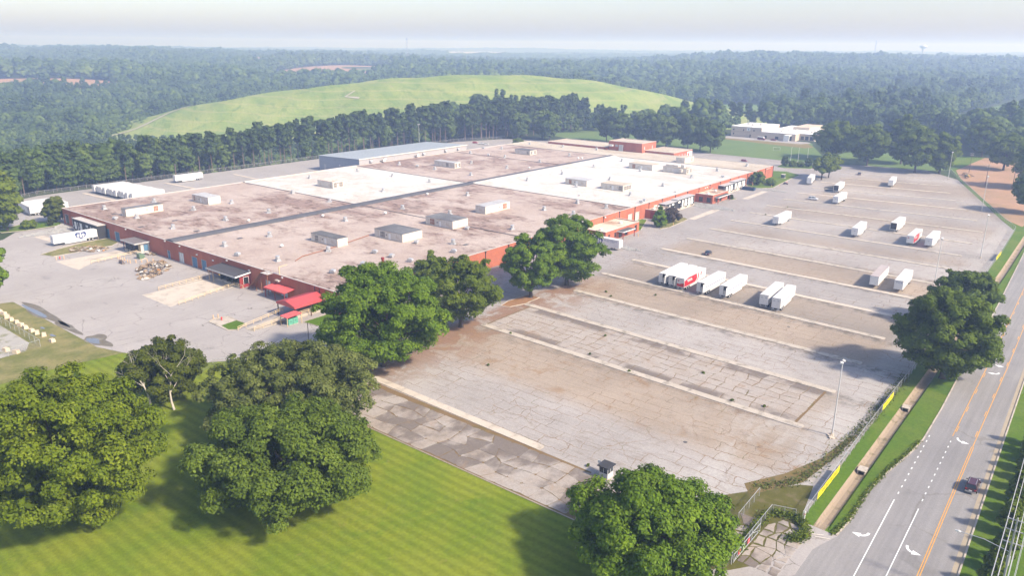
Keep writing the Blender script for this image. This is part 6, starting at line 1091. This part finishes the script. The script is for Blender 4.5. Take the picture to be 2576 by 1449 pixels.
longshed('long white shed far off beyond the hill', -180,3900,260,120,12,14); longshed('white roofed shed in the hazy clearing at left', -1010,3450,70,50,8,12)
def tower(label,u,v,top,w_):
    a,b = uv2ab(u,v); z0 = float(terrain(a,b)); h = top-z0; T = thing('radio_mast', label, 'radio mast', (a,b,z0)); mb = MB()
    for k in range(4): sx, sy = (-1,1)[k & 1], (-1,1)[k >> 1]; part(T,'leg',MB().bar((sx*w_,sy*w_,0),(sx*w_*.25,sy*w_*.25,h),.5),M_grey)
    for k in range(10): z = h*k/10; f = 1-.75*k/10; mb.bar((-w_*f,-w_*f,z),(w_*f,w_*f*.8,z+h/10),.3); mb.bar((w_*f,-w_*f,z),(-w_*f,w_*f*.8,z+h/10),.3)
    part(T,'bracing',mb,M_grey); part(T,'antenna',MB().bar((0,0,h),(0,0,h+8),.3).cbox((0,0,h-4),(4,4,2)),M_grey)
tower('thin lattice mast on the hazy skyline left of centre', -330,2500,92,3.0); tower('lattice mast on the skyline at right', 1560,3500,104,3.2)
a,b = uv2ab(1640,3250); WT = thing('water_tower', 'pale mushroom water tower above the wooded skyline at right', 'water tower', (a,b,float(terrain(a,b)))); zt0 = float(terrain(a,b)); hh = 88-zt0
part(WT, 'column', MB().tube([(0,0,0),(0,0,hh-22),(0,0,hh-14)],[4,3,7],16), M_trw, smooth=True); part(WT, 'tank', MB().tube([(0,0,hh-15),(0,0,hh-12),(0,0,hh-7),(0,0,hh-3),(0,0,hh)],[5,12,14.5,12,2],20), M_trw, smooth=True)
# ---------------------------------------------------------------- trees
def leaf_mat(name, dark, mid, light, trans=.22, rw=.15):
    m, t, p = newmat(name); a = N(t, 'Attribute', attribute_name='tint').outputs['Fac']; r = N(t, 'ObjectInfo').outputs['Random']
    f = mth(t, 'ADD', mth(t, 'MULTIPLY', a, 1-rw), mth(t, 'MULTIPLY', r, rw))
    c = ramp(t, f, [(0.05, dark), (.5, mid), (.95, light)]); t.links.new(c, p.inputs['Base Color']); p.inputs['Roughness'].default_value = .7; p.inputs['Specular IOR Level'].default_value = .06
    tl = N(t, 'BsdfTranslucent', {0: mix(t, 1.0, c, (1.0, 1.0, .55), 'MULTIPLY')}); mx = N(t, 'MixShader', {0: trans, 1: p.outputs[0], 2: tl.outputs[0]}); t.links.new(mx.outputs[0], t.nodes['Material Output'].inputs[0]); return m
L_maple = leaf_mat('maple_leaf', (0.053,0.099,0.009), (0.110,0.184,0.014), (0.198,0.276,0.025)); L_oak = leaf_mat('oak_leaf', (0.058,0.089,0.012), (0.108,0.156,0.019), (0.186,0.238,0.036)); L_olive = leaf_mat('olive_leaf', (0.058,0.074,0.018), (0.103,0.125,0.029), (0.181,0.199,0.058), .12)
L_yel = leaf_mat('yellowish_leaf', (0.059,0.088,0.007), (0.119,0.163,0.010), (0.204,0.244,0.020)); L_dark = leaf_mat('magnolia_leaf', (0.04, 0.05, 0.007), (0.074, 0.092, 0.01), (0.148, 0.16, 0.022), .1); L_pine = leaf_mat('pine_needle', (0.034, 0.056, 0.018), (0.06, 0.094, 0.026), (0.105, 0.15, 0.042), .1, .35); L_wood = leaf_mat('woodland_leaf', (0.044, 0.072, 0.018), (0.084, 0.128, 0.028), (0.155, 0.205, 0.048), .15, .42)
L_brown = leaf_mat('brownish_leaf', (.05,.04,.03), (.08,.06,.045), (.11,.085,.06), .1); L_spring = leaf_mat('fresh_leaf', (0.065, 0.098, 0.01), (0.118, 0.16, 0.016), (0.19, 0.225, 0.032))
M_bark = mat('bark', (.085,.065,.05), .95, .3, 1.5, .05); M_barkp = mat('pine_bark', (.17,.125,.10), .95, .25, 1.0, .05); M_dead = mat('dead_wood', (.52,.47,.40), .9, .2, 1.0, .05)
def quads_from(rng, C, Nrm, s, asp=1.4):
    n = len(C); T = rng.normal(size=(n,3)); T -= (T*Nrm).sum(1)[:,None]*Nrm; T /= np.linalg.norm(T,axis=1)[:,None]+1e-9; Bt = np.cross(Nrm, T)
    a, b = T*(s*asp)[:,None], Bt*s[:,None]; V = np.stack([C-a-b*.25, C-a*.05-b, C+a+b*.15, C+a*.1+b], 1).reshape(-1,3); return V, np.arange(4*n).reshape(n,4)
def unit_rows(a): return a/(np.linalg.norm(a,axis=1)[:,None]+1e-9)
def crown(name, seed, r, zb, zt, nlobe, nleaf, leaf, lob=(.24,.38), squash=1.0, flat=.3, core=.1, shape='round', asp=1.4, egg=.12):
    rng = np.random.default_rng(seed); zc, hz = (zb+zt)/2, (zt-zb)/2
    k = np.arange(nlobe)+.5; ph = np.arccos(1-2*k/nlobe); th = np.pi*(1+5**.5)*k + rng.uniform(0,6.28); d = np.stack([np.cos(th)*np.sin(ph), np.sin(th)*np.sin(ph), np.cos(ph)],1); d = unit_rows(d+rng.normal(0,.22,d.shape))
    rl = r*rng.uniform(*lob,nlobe); sc_ = np.where(rng.random(nlobe) < .24, rng.uniform(.45,.8,nlobe), np.clip(rng.normal(.96,.10,nlobe),.6,1.13))
    if shape == 'cone': w_ = np.clip(1-(d[:,2]+1)/2*.75,.25,1); ctr = np.stack([d[:,0]*(r*w_-rl*.6), d[:,1]*(r*w_-rl*.6), zc+d[:,2]*(hz-rl*.7)],1); rl = rl*(.55+.45*w_)
    elif shape == 'pine': zz = rng.uniform(-1,1,nlobe); w_ = .45+.55*np.sqrt(np.clip(1-((zz+.25)/1.28)**2,0,1)); an = rng.uniform(0,6.28,nlobe); rad = r*w_*rng.uniform(.25,.8,nlobe); ctr = np.stack([np.cos(an)*rad, np.sin(an)*rad, zc+zz*(hz-rl*.5)],1)
    else:
        w_ = 1-egg*np.clip(d[:,2],0,1)
        ctr = np.stack([d[:,0]*(r-rl)*sc_*w_, d[:,1]*(r-rl)*sc_*w_, zc+d[:,2]*(hz-rl*.8)*sc_],1)
    ltint = rng.uniform(0,1,nlobe); pw = rl**2; li = rng.choice(nlobe, nleaf, p=pw/pw.sum())
    nsub = 22; sub = unit_rows(rng.normal(size=(nlobe*nsub,3))).reshape(nlobe,nsub,3); sub[:,:,2] = np.abs(sub[:,:,2])*.85+sub[:,:,2]*.15+.12
    out = ctr-np.array([0,0,zc]); out = unit_rows(out*np.array([1,1,r/max(hz,.1)])); sub = sub + .55*out[:,None,:]; sub /= np.linalg.norm(sub,axis=2)[:,:,None]
    si = rng.integers(0,nsub,nleaf); dd = unit_rows(rng.normal(size=(nleaf,3))+.5*sub[li,si]); stint = rng.uniform(0,1,(nlobe,nsub))
    C = ctr[li] + sub[li,si]*(rl[li]*.72)[:,None] + dd*(rl[li]*rng.uniform(.16,.46,nleaf))[:,None]*np.array([1,1,.8])
    Nn = unit_rows(dd*.7+sub[li,si]*.5+rng.normal(0,.36,(nleaf,3))+np.array([0,0,flat])); s = leaf*rng.uniform(.6,1.25,nleaf)
    tint = .36*rng.uniform(0,1,nleaf)+.30*stint[li,si]+.34*ltint[li]
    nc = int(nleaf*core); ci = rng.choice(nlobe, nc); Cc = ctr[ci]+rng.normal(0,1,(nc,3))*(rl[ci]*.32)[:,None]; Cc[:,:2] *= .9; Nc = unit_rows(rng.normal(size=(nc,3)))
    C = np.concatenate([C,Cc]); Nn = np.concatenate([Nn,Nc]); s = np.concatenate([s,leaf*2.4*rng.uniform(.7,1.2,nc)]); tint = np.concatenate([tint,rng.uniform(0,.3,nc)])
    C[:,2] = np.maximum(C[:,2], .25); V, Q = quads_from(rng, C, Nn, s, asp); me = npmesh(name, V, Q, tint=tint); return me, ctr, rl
def trunk_mesh(name, seed, ctr, rl, zb, r0, nlimb, top=None, bare=False):
    rng = random.Random(seed); mb = MB(); n = len(ctr); zt_ = top or (zb + (max(c[2] for c in ctr)-zb)*.55); lean = (rng.uniform(-.4,.4), rng.uniform(-.4,.4))
    pts = [(0,0,-.2),(0,0,.3),(lean[0]*.4,lean[1]*.4,zt_*.35),(lean[0]*.8,lean[1]*.8,zt_*.7),(lean[0],lean[1],zt_)]; mb.tube(pts,[r0*1.7,r0*1.15,r0*.9,r0*.65,r0*.3],9)
    order = list(range(n)); rng.shuffle(order)
    for i in order[:nlimb]:
        c = ctr[i]; f = rng.uniform(.35,.85); b = (lean[0]*f, lean[1]*f, zt_*f); mid = ((b[0]+c[0])*.5+rng.uniform(-.4,.4), (b[1]+c[1])*.5+rng.uniform(-.4,.4), b[2]+(c[2]-b[2])*.38)
        mb.tube([b,mid,tuple(c)],[r0*.42,r0*.28,r0*.08],6,cap=False)
    return mb.mesh(name, True)
def tree(name, label, x, y, r, top, zb, lm, seed, nlobe=60, nleaf=20000, leaf=.3, group=None, r0=.45, nlimb=14, cat='tree', z=0.0, **kw):
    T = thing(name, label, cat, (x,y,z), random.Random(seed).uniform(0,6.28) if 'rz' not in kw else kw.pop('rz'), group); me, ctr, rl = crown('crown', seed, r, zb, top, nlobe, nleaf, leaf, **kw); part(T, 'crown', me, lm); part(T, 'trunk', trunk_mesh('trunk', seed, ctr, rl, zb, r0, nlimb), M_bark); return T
tree('broadleaf_tree', 'big yellowish-green tree filling the lower left corner', 40.5,123.0,14.6,24.5,.8,L_yel,1,170,70200,0.181,r0=.55,lob=(.11,.22))
tree('magnolia_tree', 'dense dark glossy tree behind the two bare trees', 73,154.5,9.0,13.0,.3,L_dark,2,110,32400,0.168,lob=(.13,.24))
tree('oak_tree', 'broad olive-tinted tree behind the big green one on the lawn', 82,121.5,17.0,16.6,.6,L_olive,3,300,72900,0.181,lob=(.075,.13)); tree('oak_tree', 'huge round green tree in front on the mown lawn', 65.5,100.5,16.0,16.2,.4,L_oak,4,190,81000,0.181,lob=(.11,.21),r0=.7)
tree('maple_tree', 'large bright green tree at the near corner of the warehouse', 114.8,131.2,15.6,25.0,1.2,L_maple,5,180,78300,0.189,lob=(.11,.21),r0=.6)
tree('maple_tree', 'open-crowned green tree with visible trunk beside the drive', 146.8,135.4,11.4,20.4,2.0,L_spring,6,90,29700,0.193,lob=(.12,.25),r0=.6); tree('maple_tree', 'smaller green tree against the warehouse wall', 160,158.5,7.2,14.2,1.5,L_spring,7,60,13500,0.202,lob=(.14,.27))
tree('maple_tree', 'light green tree with its trunk in the kerbed leaf bed', 179.5,136.4,9.4,19.4,2.4,L_maple,8,90,27000,0.202,lob=(.13,.25),r0=.5); tree('maple_tree', 'tall spreading green tree farthest along the drive', 197.5,135.6,12.6,22.6,2.0,L_maple,9,140,45900,0.202,lob=(.12,.23),r0=.6)
tree('maple_tree', 'big dark round tree overhanging the road', 194,25.6,11.8,21.2,1.4,L_oak,10,150,51300,0.197,lob=(.12,.22),r0=.6); tree('maple_tree', 'dark tree just behind the one overhanging the road', 236.5,29.6,9.0,16.2,2,L_oak,11,100,22950,0.218,lob=(.13,.24))
tree('maple_tree', 'green treetop at the bottom edge beside the entrance gate', 88.0,44.2,13.0,14.6,.6,L_maple,12,160,64800,0.168,lob=(.11,.21),r0=.55,egg=.42)
tree('broadleaf_tree', 'dark green tree cut by the left edge', 71.5,251,6.2,24,3,L_maple,13,45,9000,.36); tree('broadleaf_tree', 'tall light green tree by the left edge behind the yard', 111,352,7.8,24,2,L_spring,14,55,11000,.38); tree('magnolia_tree', 'dark rounded magnolia at the far left corner of the warehouse', 130.4,354,5.2,11.2,.4,L_dark,15,40,6000,.36)
tree('broadleaf_tree', 'small pale tree with forked trunk at the head of the lot, left of the pair', 464,141,6.2,13.2,3.2,L_spring,16,32,5200,.45,r0=.4); tree('broadleaf_tree', 'small pale green tree at the head of the lot, right of the pair', 475,140.4,7.2,15,3.2,L_spring,17,36,6200,.45,r0=.35)
for i,(lb,x,y,r,top,lm) in enumerate((('dark broad oak at the left of the shady oak group',558,162,15.5,26.5,L_oak),('oak second from the left in the shady group',542,137,13.5,27,L_oak),('tallest oak at the back of the shady group',566,122,13.5,31.5,L_oak),('large oak in the front of the shady group',532,106,12.8,28.5,L_oak),('rightmost oak of the shady group with a leaning trunk',539,93.5,10.4,24.5,L_oak),('solitary bright oak standing before the highway',646,87,12.5,26,L_oak),('round tree right of the shady group by the clay',582,65,12.5,23,L_oak),('dark tree at the right edge overhanging the clay',432,33.5,9.0,21,L_oak),('large tree at the right edge behind the clay pole',512,41,12.5,26,L_oak),('round tree beyond the poles near the highway',676,70,11,19,L_wood))):
    tree('oak_tree', lb, x,y,r*1.06,top,3.0,lm,20+i,110,15000,.40,r0=.6,nlimb=10,lob=(.13,.26))
tree('evergreen_tree', 'feathery green evergreen beside the red roller door', 291.6,153.2,4.0,9.2,.3,L_maple,31,36,6500,.26,shape='cone'); tree('shrub', 'brownish bare-looking shrub next to the feathery evergreen', 304,154.6,5.0,6.2,.3,L_brown,32,30,4200,.26,r0=.15,cat='shrub')
tree('shrub', 'big round dark green bush against the far end of the warehouse', 422.5,163.0,4.6,7.6,.2,L_oak,33,40,5500,.28,r0=.15,cat='shrub',lob=(.2,.3))
for i,(lb,x,y,r,h,lm) in enumerate((('low bush beside the round bush',430,158.6,2.6,3,L_oak),('low bush at the path with bollards',425.6,155.8,2.8,2.9,L_oak),('ball-shaped shrub by the small entrance block',373,157,1.5,2.0,L_dark),('tall dark shrub at the left of the island hedge',503.5,177.4,2.6,6.4,L_pine),('low hedge shrub on the island, left one',504,172.6,2.8,4,L_oak),('low hedge shrub on the island, right one',506,168.2,2.8,4,L_oak),('tall rounded shrub at the right of the island hedge',508.6,163.6,3.2,6.2,L_pine),('weeping shrub on the grass at the left of the warehouse',118.6,350.4,3.4,3.4,L_yel),('little cone bush by the corner of the warehouse',126.2,349.2,1.1,2.6,L_dark),('round bush on the yard behind the warehouse',470,372,5,6,L_oak),('low bushes at the far end of the office wing',500,330,5,6,L_wood))):
    tree('shrub', lb, x,y,r,h,.15,lm,40+i,24,2200,.26,r0=.1,nlimb=4,cat='shrub')
# row of trees behind the offices
for i,b in enumerate((243,253.5,266,279,293,307,321,335)): tree('shade_tree', ['rightmost tree of the row behind the office wings','tree second from the right in the row behind the office wings','tree third from the right in the row behind the offices','middle-right tree of the row behind the offices','middle tree of the row behind the offices','middle-left tree of the row behind the offices','second tree from the left in the row behind the offices','leftmost tree of the row behind the offices'][i], 533+(i % 3)*5,b,11.4,23+(i*37 % 5),3.0,L_wood,60+i,80,8000,.45,r0=.4,nlimb=8,lob=(.16,.28))
for i,(x,y) in enumerate(((506,398),(520,386),(514,374))): tree('shade_tree', ['big dark tree at the end of the pines behind the brown roof','dark tree beside the yard end, middle one','dark tree nearest the offices at the yard end'][i], x,y,10.5,23,2,L_wood,70+i,50,5200,.55)
# roadside young trees on the right
for i in range(15):
    r_ = random.Random(i); tree('young_tree', 'young bushy tree in the hedge row right of the road, %s from the near end' % ORD[i], 112+i*4.1+r_.uniform(-.5,.5), 4.2+r_.uniform(-.9,.5)+i*.03, 2.1+r_.uniform(-.3,.4), 5.2+r_.uniform(-.8,1.2), .3, L_spring if i % 3 else L_oak, 80+i, 26, 3000, .20, group='young trees in the hedge row right of the road', r0=.1, nlimb=5, shape='cone')
# two bare trees
def bare(label, x, y, h, seed):
    rng = random.Random(seed); T = thing('bare_tree', label, 'tree', (x,y,0)); br = []
    def grow(p, d, L, r, lev):
        pts = [p]; rs = [r]; q = Vector(p); dv = Vector(d)
        for k in range(4): dv = (dv+Vector((rng.uniform(-.18,.18),rng.uniform(-.18,.18),rng.uniform(-.03,.14)))).normalized(); q = q+dv*L/4; pts.append(tuple(q)); rs.append(r*(1-.16*(k+1)))
        br.append((pts, rs, lev))
        if lev < 3:
            for k in range(4 if lev == 0 else 3): f = rng.choice((2,3,4)); nd = (dv+Vector((rng.uniform(-.9,.9),rng.uniform(-.9,.9),rng.uniform(-.1,.5)))).normalized(); grow(pts[f], nd, L*rng.uniform(.5,.7), rs[f]*.62, lev+1)
    grow((0,0,-.1),(0,0,1),h*.55,.27,0); mb = MB(); [mb.tube(p,r_,6,cap=False) for p,r_,l in br if l == 0]; part(T,'trunk',mb,M_dead); mb = MB(); [mb.tube(p,r_,5,cap=False) for p,r_,l in br if l > 0]; part(T,'branches',mb,M_dead)
bare('bare pale dead tree, left of the pair before the magnolia', 67.6,150.6,14.0,3); bare('bare pale dead tree, right of the pair before the magnolia', 70.8,147.6,14.5,8)
T = thing('yard_post', 'thin dark post standing by the yard entrance near the green tree', 'post', (112,156.4,0)); part(T,'shaft',MB().tube([(0,0,0),(0,0,5.8)],.09,8),M_wpole); part(T,'cap',MB().tube([(0,0,5.8),(0,0,5.95)],[.13,.05],8),M_wpole)
# weeds
wd, _, _ = crown('weed', 5, .38, .0, .5, 8, 90, .10); wd.materials.append(L_spring)
for i,(x,y) in enumerate(((107.2,67.6),(151.2,121.5),(149.6,84),(152.6,97),(150.3,58.6),(152,52),(160,70),(166,101),(131,112),(196,118),(206,108),(199,121.6),(370,126.6),(346,128))): tag(link('weed', wd, None, None, (x,y,.05), i*1.3), 'green weed tuft beside the guard booth' if i == 0 else 'small green weed tuft growing from a joint in the lot', 'weed', 'weeds in the lot')
def vine(label, pts, n, wdt, h, seed, lm):
    rng = np.random.default_rng(seed); P_ = np.array(pts,float); seg = np.linalg.norm(np.diff(P_,axis=0),axis=1); s_ = rng.uniform(0,seg.sum(),n); cs = np.concatenate([[0],np.cumsum(seg)]); k = np.clip(np.searchsorted(cs,s_)-1,0,len(seg)-1); f = (s_-cs[k])/seg[k]
    C = P_[k]+(P_[k+1]-P_[k])*f[:,None]+rng.normal(0,wdt,(n,2)); C = np.concatenate([C,(np.abs(rng.normal(0,.5,n))*h+.06)[:,None]],1); V,Q = quads_from(rng,C,unit_rows(rng.normal(0,.6,(n,3))+np.array([0,0,1.0])),.12*rng.uniform(.6,1.4,n)); o = link('ground_vine', npmesh('ground_vine',V,Q,tint=rng.uniform(0,1,n)), lm); o['kind'] = 'stuff'; o['label'] = label; o['category'] = 'vines'
vine('green creeper over the fence stub and driveway edge', [(114,35.7),(115.4,32.2),(113.6,30.2),(110.5,29.2),(108.5,31)], 2600, .45, 1.0, 1, L_spring); vine('weeds along the gate fence', [(98,36.2),(106,36.4),(114,36.2)], 1300, .5, .6, 2, L_yel); vine('creeper along the roadside kerb', [(114.6,26.0),(121,25.2),(130,25.3),(141,24.5),(150,23.2),(157,22.4)], 2200, .22, .35, 3, L_spring); vine('dry weeds on the bank inside the fence', [(120,41),(126,36),(140,33.8),(160,32.6),(190,32.3)], 3000, .7, .4, 4, L_olive)
# ---------------------------------------------------------------- pine belt (individual trees) and the woods beyond
def proto(kind, seed):
    if kind == 'pine': me, ctr, rl = crown('crown', seed, 4.6, 11.5, 27, 34, 1500, .62, lob=(.26,.42), core=.16, shape='pine'); tm = trunk_mesh('trunk', seed, ctr, rl, 11, .26, 5, top=24)
    elif kind == 'broad': me, ctr, rl = crown('crown', seed, 6.4, 2.5, 21, 42, 1700, .66, lob=(.24,.4), core=.16); tm = trunk_mesh('trunk', seed, ctr, rl, 4, .3, 4)
    return me, tm
PP = [proto('pine', 100+i) for i in range(5)]; PB = [proto('broad', 110+i) for i in range(5)]
def put(kind, label, group, x, y, s, i, z=0.0):
    me, tm = (PP if kind == 'pine' else PB)[i % 5]; T = thing('pine_tree' if kind == 'pine' else 'woodland_tree', label, 'tree', (x,y,z), i*1.37, group); T.scale = (s*(.9+.03*(i % 7)),s*(.9+.03*(i % 7)),s*(.93+.025*(i % 6)))
    part(T, 'crown', me, L_pine if kind == 'pine' else L_wood); part(T, 'trunk', tm, M_barkp if kind == 'pine' else M_bark)
belt = [(96,407),(150,431),(240,432),(320,433),(456,431),(500,414),(548,402),(610,404)]; k_ = 0
for row, off in enumerate((0,7.5)):
    for i in range(len(belt)-1):
        (x0,y0),(x1,y1) = belt[i], belt[i+1]; L = math.dist(belt[i],belt[i+1]); n = int(L/7.2)
        for j in range(n):
            r_ = random.Random(k_*7+1); f = (j+r_.uniform(.15,.85))/n; x, y = x0+(x1-x0)*f+r_.uniform(-1.5,1.5), y0+(y1-y0)*f+off+r_.uniform(-1.5,1.5); kind = 'pine' if (x > 285 and r_.random() < .88) or (x <= 285 and r_.random() < .28) else 'broad'
            put(kind, 'tall bare-stemmed pine in the belt behind the warehouse' if kind == 'pine' else 'leafy tree in the wood edge behind the back yard', 'pine belt behind the warehouse' if kind == 'pine' else 'wood edge behind the back yard', x, y, (float(np.interp(x,[285,330,450,600],[.90,.93,1.10,1.12])) if kind == 'pine' else 1.04)*(1 if row else (.95 if kind == 'pine' else .72)), k_); k_ += 1
for j in range(30):
    r_ = random.Random(j+900); put('pine' if j % 4 else 'broad', 'dark evergreen in the dense band behind the beige school', 'evergreens behind the school', 728+r_.uniform(-5,9), 120+j*7.2, .85, j)
def ico(n):
    bm = bmesh.new(); bmesh.ops.create_icosphere(bm, subdivisions=n, radius=1.0); v = np.array([q.co[:] for q in bm.verts]); f = np.array([[q.index for q in p_.verts] for p_ in bm.faces]); bm.free(); return v, f
ICO1, ICO2 = ico(1), ico(2)
def lowtree(seed, r, zb, zt, nl, nq, leaf, shape='round', lob=(.34,.52), sub=1, nleaf_tint=.5):
    """crown of lumpy foliage masses with loose leaf sprays on top"""
    rg = np.random.default_rng(seed); me0, ctr, rl = crown("tmp", seed, r, zb, zt, nl, max(nq,4), leaf, lob=lob, core=.0, shape=shape, flat=.6)
    V0 = np.empty(len(me0.vertices)*3, np.float32); me0.vertices.foreach_get('co', V0); V0 = V0.reshape(-1,3); Q0 = np.arange(len(V0)).reshape(-1,4); T0 = np.empty(len(Q0), np.float32); me0.attributes['tint'].data.foreach_get('value', T0); bpy.data.meshes.remove(me0)
    bv, bf = ICO1 if sub == 1 else ICO2; VS, FS, TS = [V0], [np.concatenate([Q0[:,:3], Q0[:,[0,2,3]]])], [np.concatenate([T0,T0])]; off = len(V0)
    for c, rr in zip(ctr, rl):
        d = 1+.22*np.sin(bv@rg.normal(0,2.6,3)+rg.uniform(0,6))+.14*np.sin(bv@rg.normal(0,5,3)+rg.uniform(0,6)); v = c+bv*(rr*.93*d)[:,None]*np.array([1,1,.85]); VS.append(v); FS.append(bf+off); TS.append(np.clip(rg.uniform(.1,.75)+rg.normal(0,.13,len(bf)),0,1)); off += len(bv)
    me = npmesh('forest_tree', np.concatenate(VS), np.concatenate(FS), tint=np.concatenate(TS)); me.materials.append(L_wood if shape == 'round' else L_pine); return bpy.data.objects.new('forest_tree', me)
FP = [lowtree(200,6.8,2,20,16,240,.85), lowtree(201,6.0,2,18,14,240,.85), lowtree(202,7.6,3,22,18,260,.9), lowtree(203,4.4,6,24,14,220,.8,'pine'), lowtree(204,4.8,8,26,14,220,.8,'pine'), lowtree(205,10,1,20,12,60,1.5), lowtree(206,9,1,22,12,60,1.5), lowtree(207,26,-4,19,30,0,4.6,lob=(.2,.36)), lowtree(208,24,-4,17,28,0,4.4,lob=(.2,.36))]
rng = np.random.default_rng(11); pts = []
def zone(v0, v1, step, ids, probs, smin, smax, spread=.78):
    vs_ = np.arange(v0, v1, step)
    for v in vs_:
        us = np.arange(-spread*v, spread*v, step); n = len(us); u = us+rng.uniform(-.48,.48,n)*step; vv_ = v+rng.uniform(-.48,.48,n)*step; a, b = uv2ab(u, vv_)
        keep = ~((a < 548) & (b < 436)) & ~((a >= 548) & (a < 724) & (b > 100) & (b < np.maximum(412-(a-556)*1.2, 296))) & ~((a > 780) & (b > 98) & (b < 168)) & ~((a < 640) & (b < 100)) & ~((a < 150) & (b < 436)) & ~((np.abs(a-646) < 14) & (np.abs(b-87) < 14))
        keep &= ~in_poly(u, vv_, HILLPOLY)
        for (cu,cv,ru,rv) in CLEAR: keep &= (((u-cu)/ru)**2+((vv_-cv)/rv)**2) > 1
        keep &= ~((np.abs(u-452) < 26) & (np.abs(vv_-1030) < 60))
        pn = np.sin(a/90+1)*np.cos(b/70)+.6*np.sin(a/37-b/53); pid = rng.choice(len(ids), n, p=probs); ip = np.array(ids)[pid]
        if 3 in ids: ip = np.where((pn > .45) & (rng.random(n) < .7), rng.choice([3,4],n), np.where(ip > 2, np.where(rng.random(n) < .6, ip-3, ip), ip))
        zz = terrain(a,b)+.0; 
        for q in np.nonzero(keep)[0]: pts.append((a[q],b[q],zz[q],rng.uniform(smin,smax)*(.68 if (vv_[q] < 800 and u[q]/vv_[q] < -.22) else 1)*(1+.22*math.sin(a[q]/41+b[q]/67)*math.cos(a[q]/83-b[q]/37)),rng.uniform(0,6.28),ip[q]))
zone(360,1350,8.6,[0,1,2,3,4],[.28,.28,.24,.1,.1],.62,1.22); zone(1350,3000,16.5,[5,6],[.5,.5],.65,1.5); zone(3000,7600,33,[7,8],[.5,.5],.8,1.25)
pts = np.array(pts); me = bpy.data.meshes.new('forest'); me.vertices.add(len(pts)); me.vertices.foreach_set('co', pts[:,:3].astype(np.float32).ravel())
for nm, col_ in (('scl',3),('rot',4),('vid',5)):
    at = me.attributes.new(nm, 'FLOAT', 'POINT'); at.data.foreach_set('value', pts[:,col_].astype(np.float32))
fo_ = link('forest', me, None); fo_['kind'] = 'stuff'; fo_['label'] = 'hazy mixed woodland stretching to the horizon'; fo_['category'] = 'forest'
ng = bpy.data.node_groups.new('scatter', 'GeometryNodeTree'); ng.interface.new_socket('Geometry', in_out='INPUT', socket_type='NodeSocketGeometry'); ng.interface.new_socket('Geometry', in_out='OUTPUT', socket_type='NodeSocketGeometry')
gi = ng.nodes.new('NodeGroupInput'); go = ng.nodes.new('NodeGroupOutput'); jn = ng.nodes.new('GeometryNodeJoinGeometry')
def attr(nm): n = ng.nodes.new('GeometryNodeInputNamedAttribute'); n.data_type = 'FLOAT'; n.inputs[0].default_value = nm; return n.outputs[0]
sclA, rotA, vidA = attr('scl'), attr('rot'), attr('vid'); cxyz = ng.nodes.new('ShaderNodeCombineXYZ'); ng.links.new(rotA, cxyz.inputs[2])
for k, ob in enumerate(FP):
    oi = ng.nodes.new('GeometryNodeObjectInfo'); oi.inputs['Object'].default_value = ob; oi.inputs['As Instance'].default_value = True
    cmp_ = ng.nodes.new('FunctionNodeCompare'); cmp_.data_type = 'FLOAT'; cmp_.operation = 'EQUAL'; ng.links.new(vidA, cmp_.inputs[0]); cmp_.inputs[1].default_value = k; cmp_.inputs['Epsilon'].default_value = .1
    ip_ = ng.nodes.new('GeometryNodeInstanceOnPoints'); ng.links.new(gi.outputs[0], ip_.inputs['Points']); ng.links.new(cmp_.outputs[0], ip_.inputs['Selection']); ng.links.new(oi.outputs['Geometry'], ip_.inputs['Instance']); ng.links.new(cxyz.outputs[0], ip_.inputs['Rotation']); ng.links.new(sclA, ip_.inputs['Scale']); ng.links.new(ip_.outputs[0], jn.inputs[0])
ng.links.new(jn.outputs[0], go.inputs[0]); md = fo_.modifiers.new('scatter', 'NODES'); md.node_group = ng
print('forest instances', len(pts))
# ---------------------------------------------------------------- hazy air
hzb = MB(); ca_, cb_ = uv2ab(0, 3200)
m = bpy.data.materials.new('hazy_air'); m.use_nodes = True; t = m.node_tree; t.nodes.remove(t.nodes['Principled BSDF']); pv = N(t, 'VolumePrincipled', {'Color': (.46,.62,1.0,1), 'Density': .00042, 'Anisotropy': 0.2}); pv.inputs['Absorption Color'].default_value = (1,1,1,1); t.links.new(pv.outputs[0], t.nodes['Material Output'].inputs['Volume'])
hzo = link('haze', MB().box(-8200,8200,-8200,8200,-32,124).mesh('haze'), m); hzo['kind'] = 'stuff'; hzo['label'] = 'thin summer haze hanging in the air'; hzo['category'] = 'haze'
hzo.location = (ca_, cb_, 0)
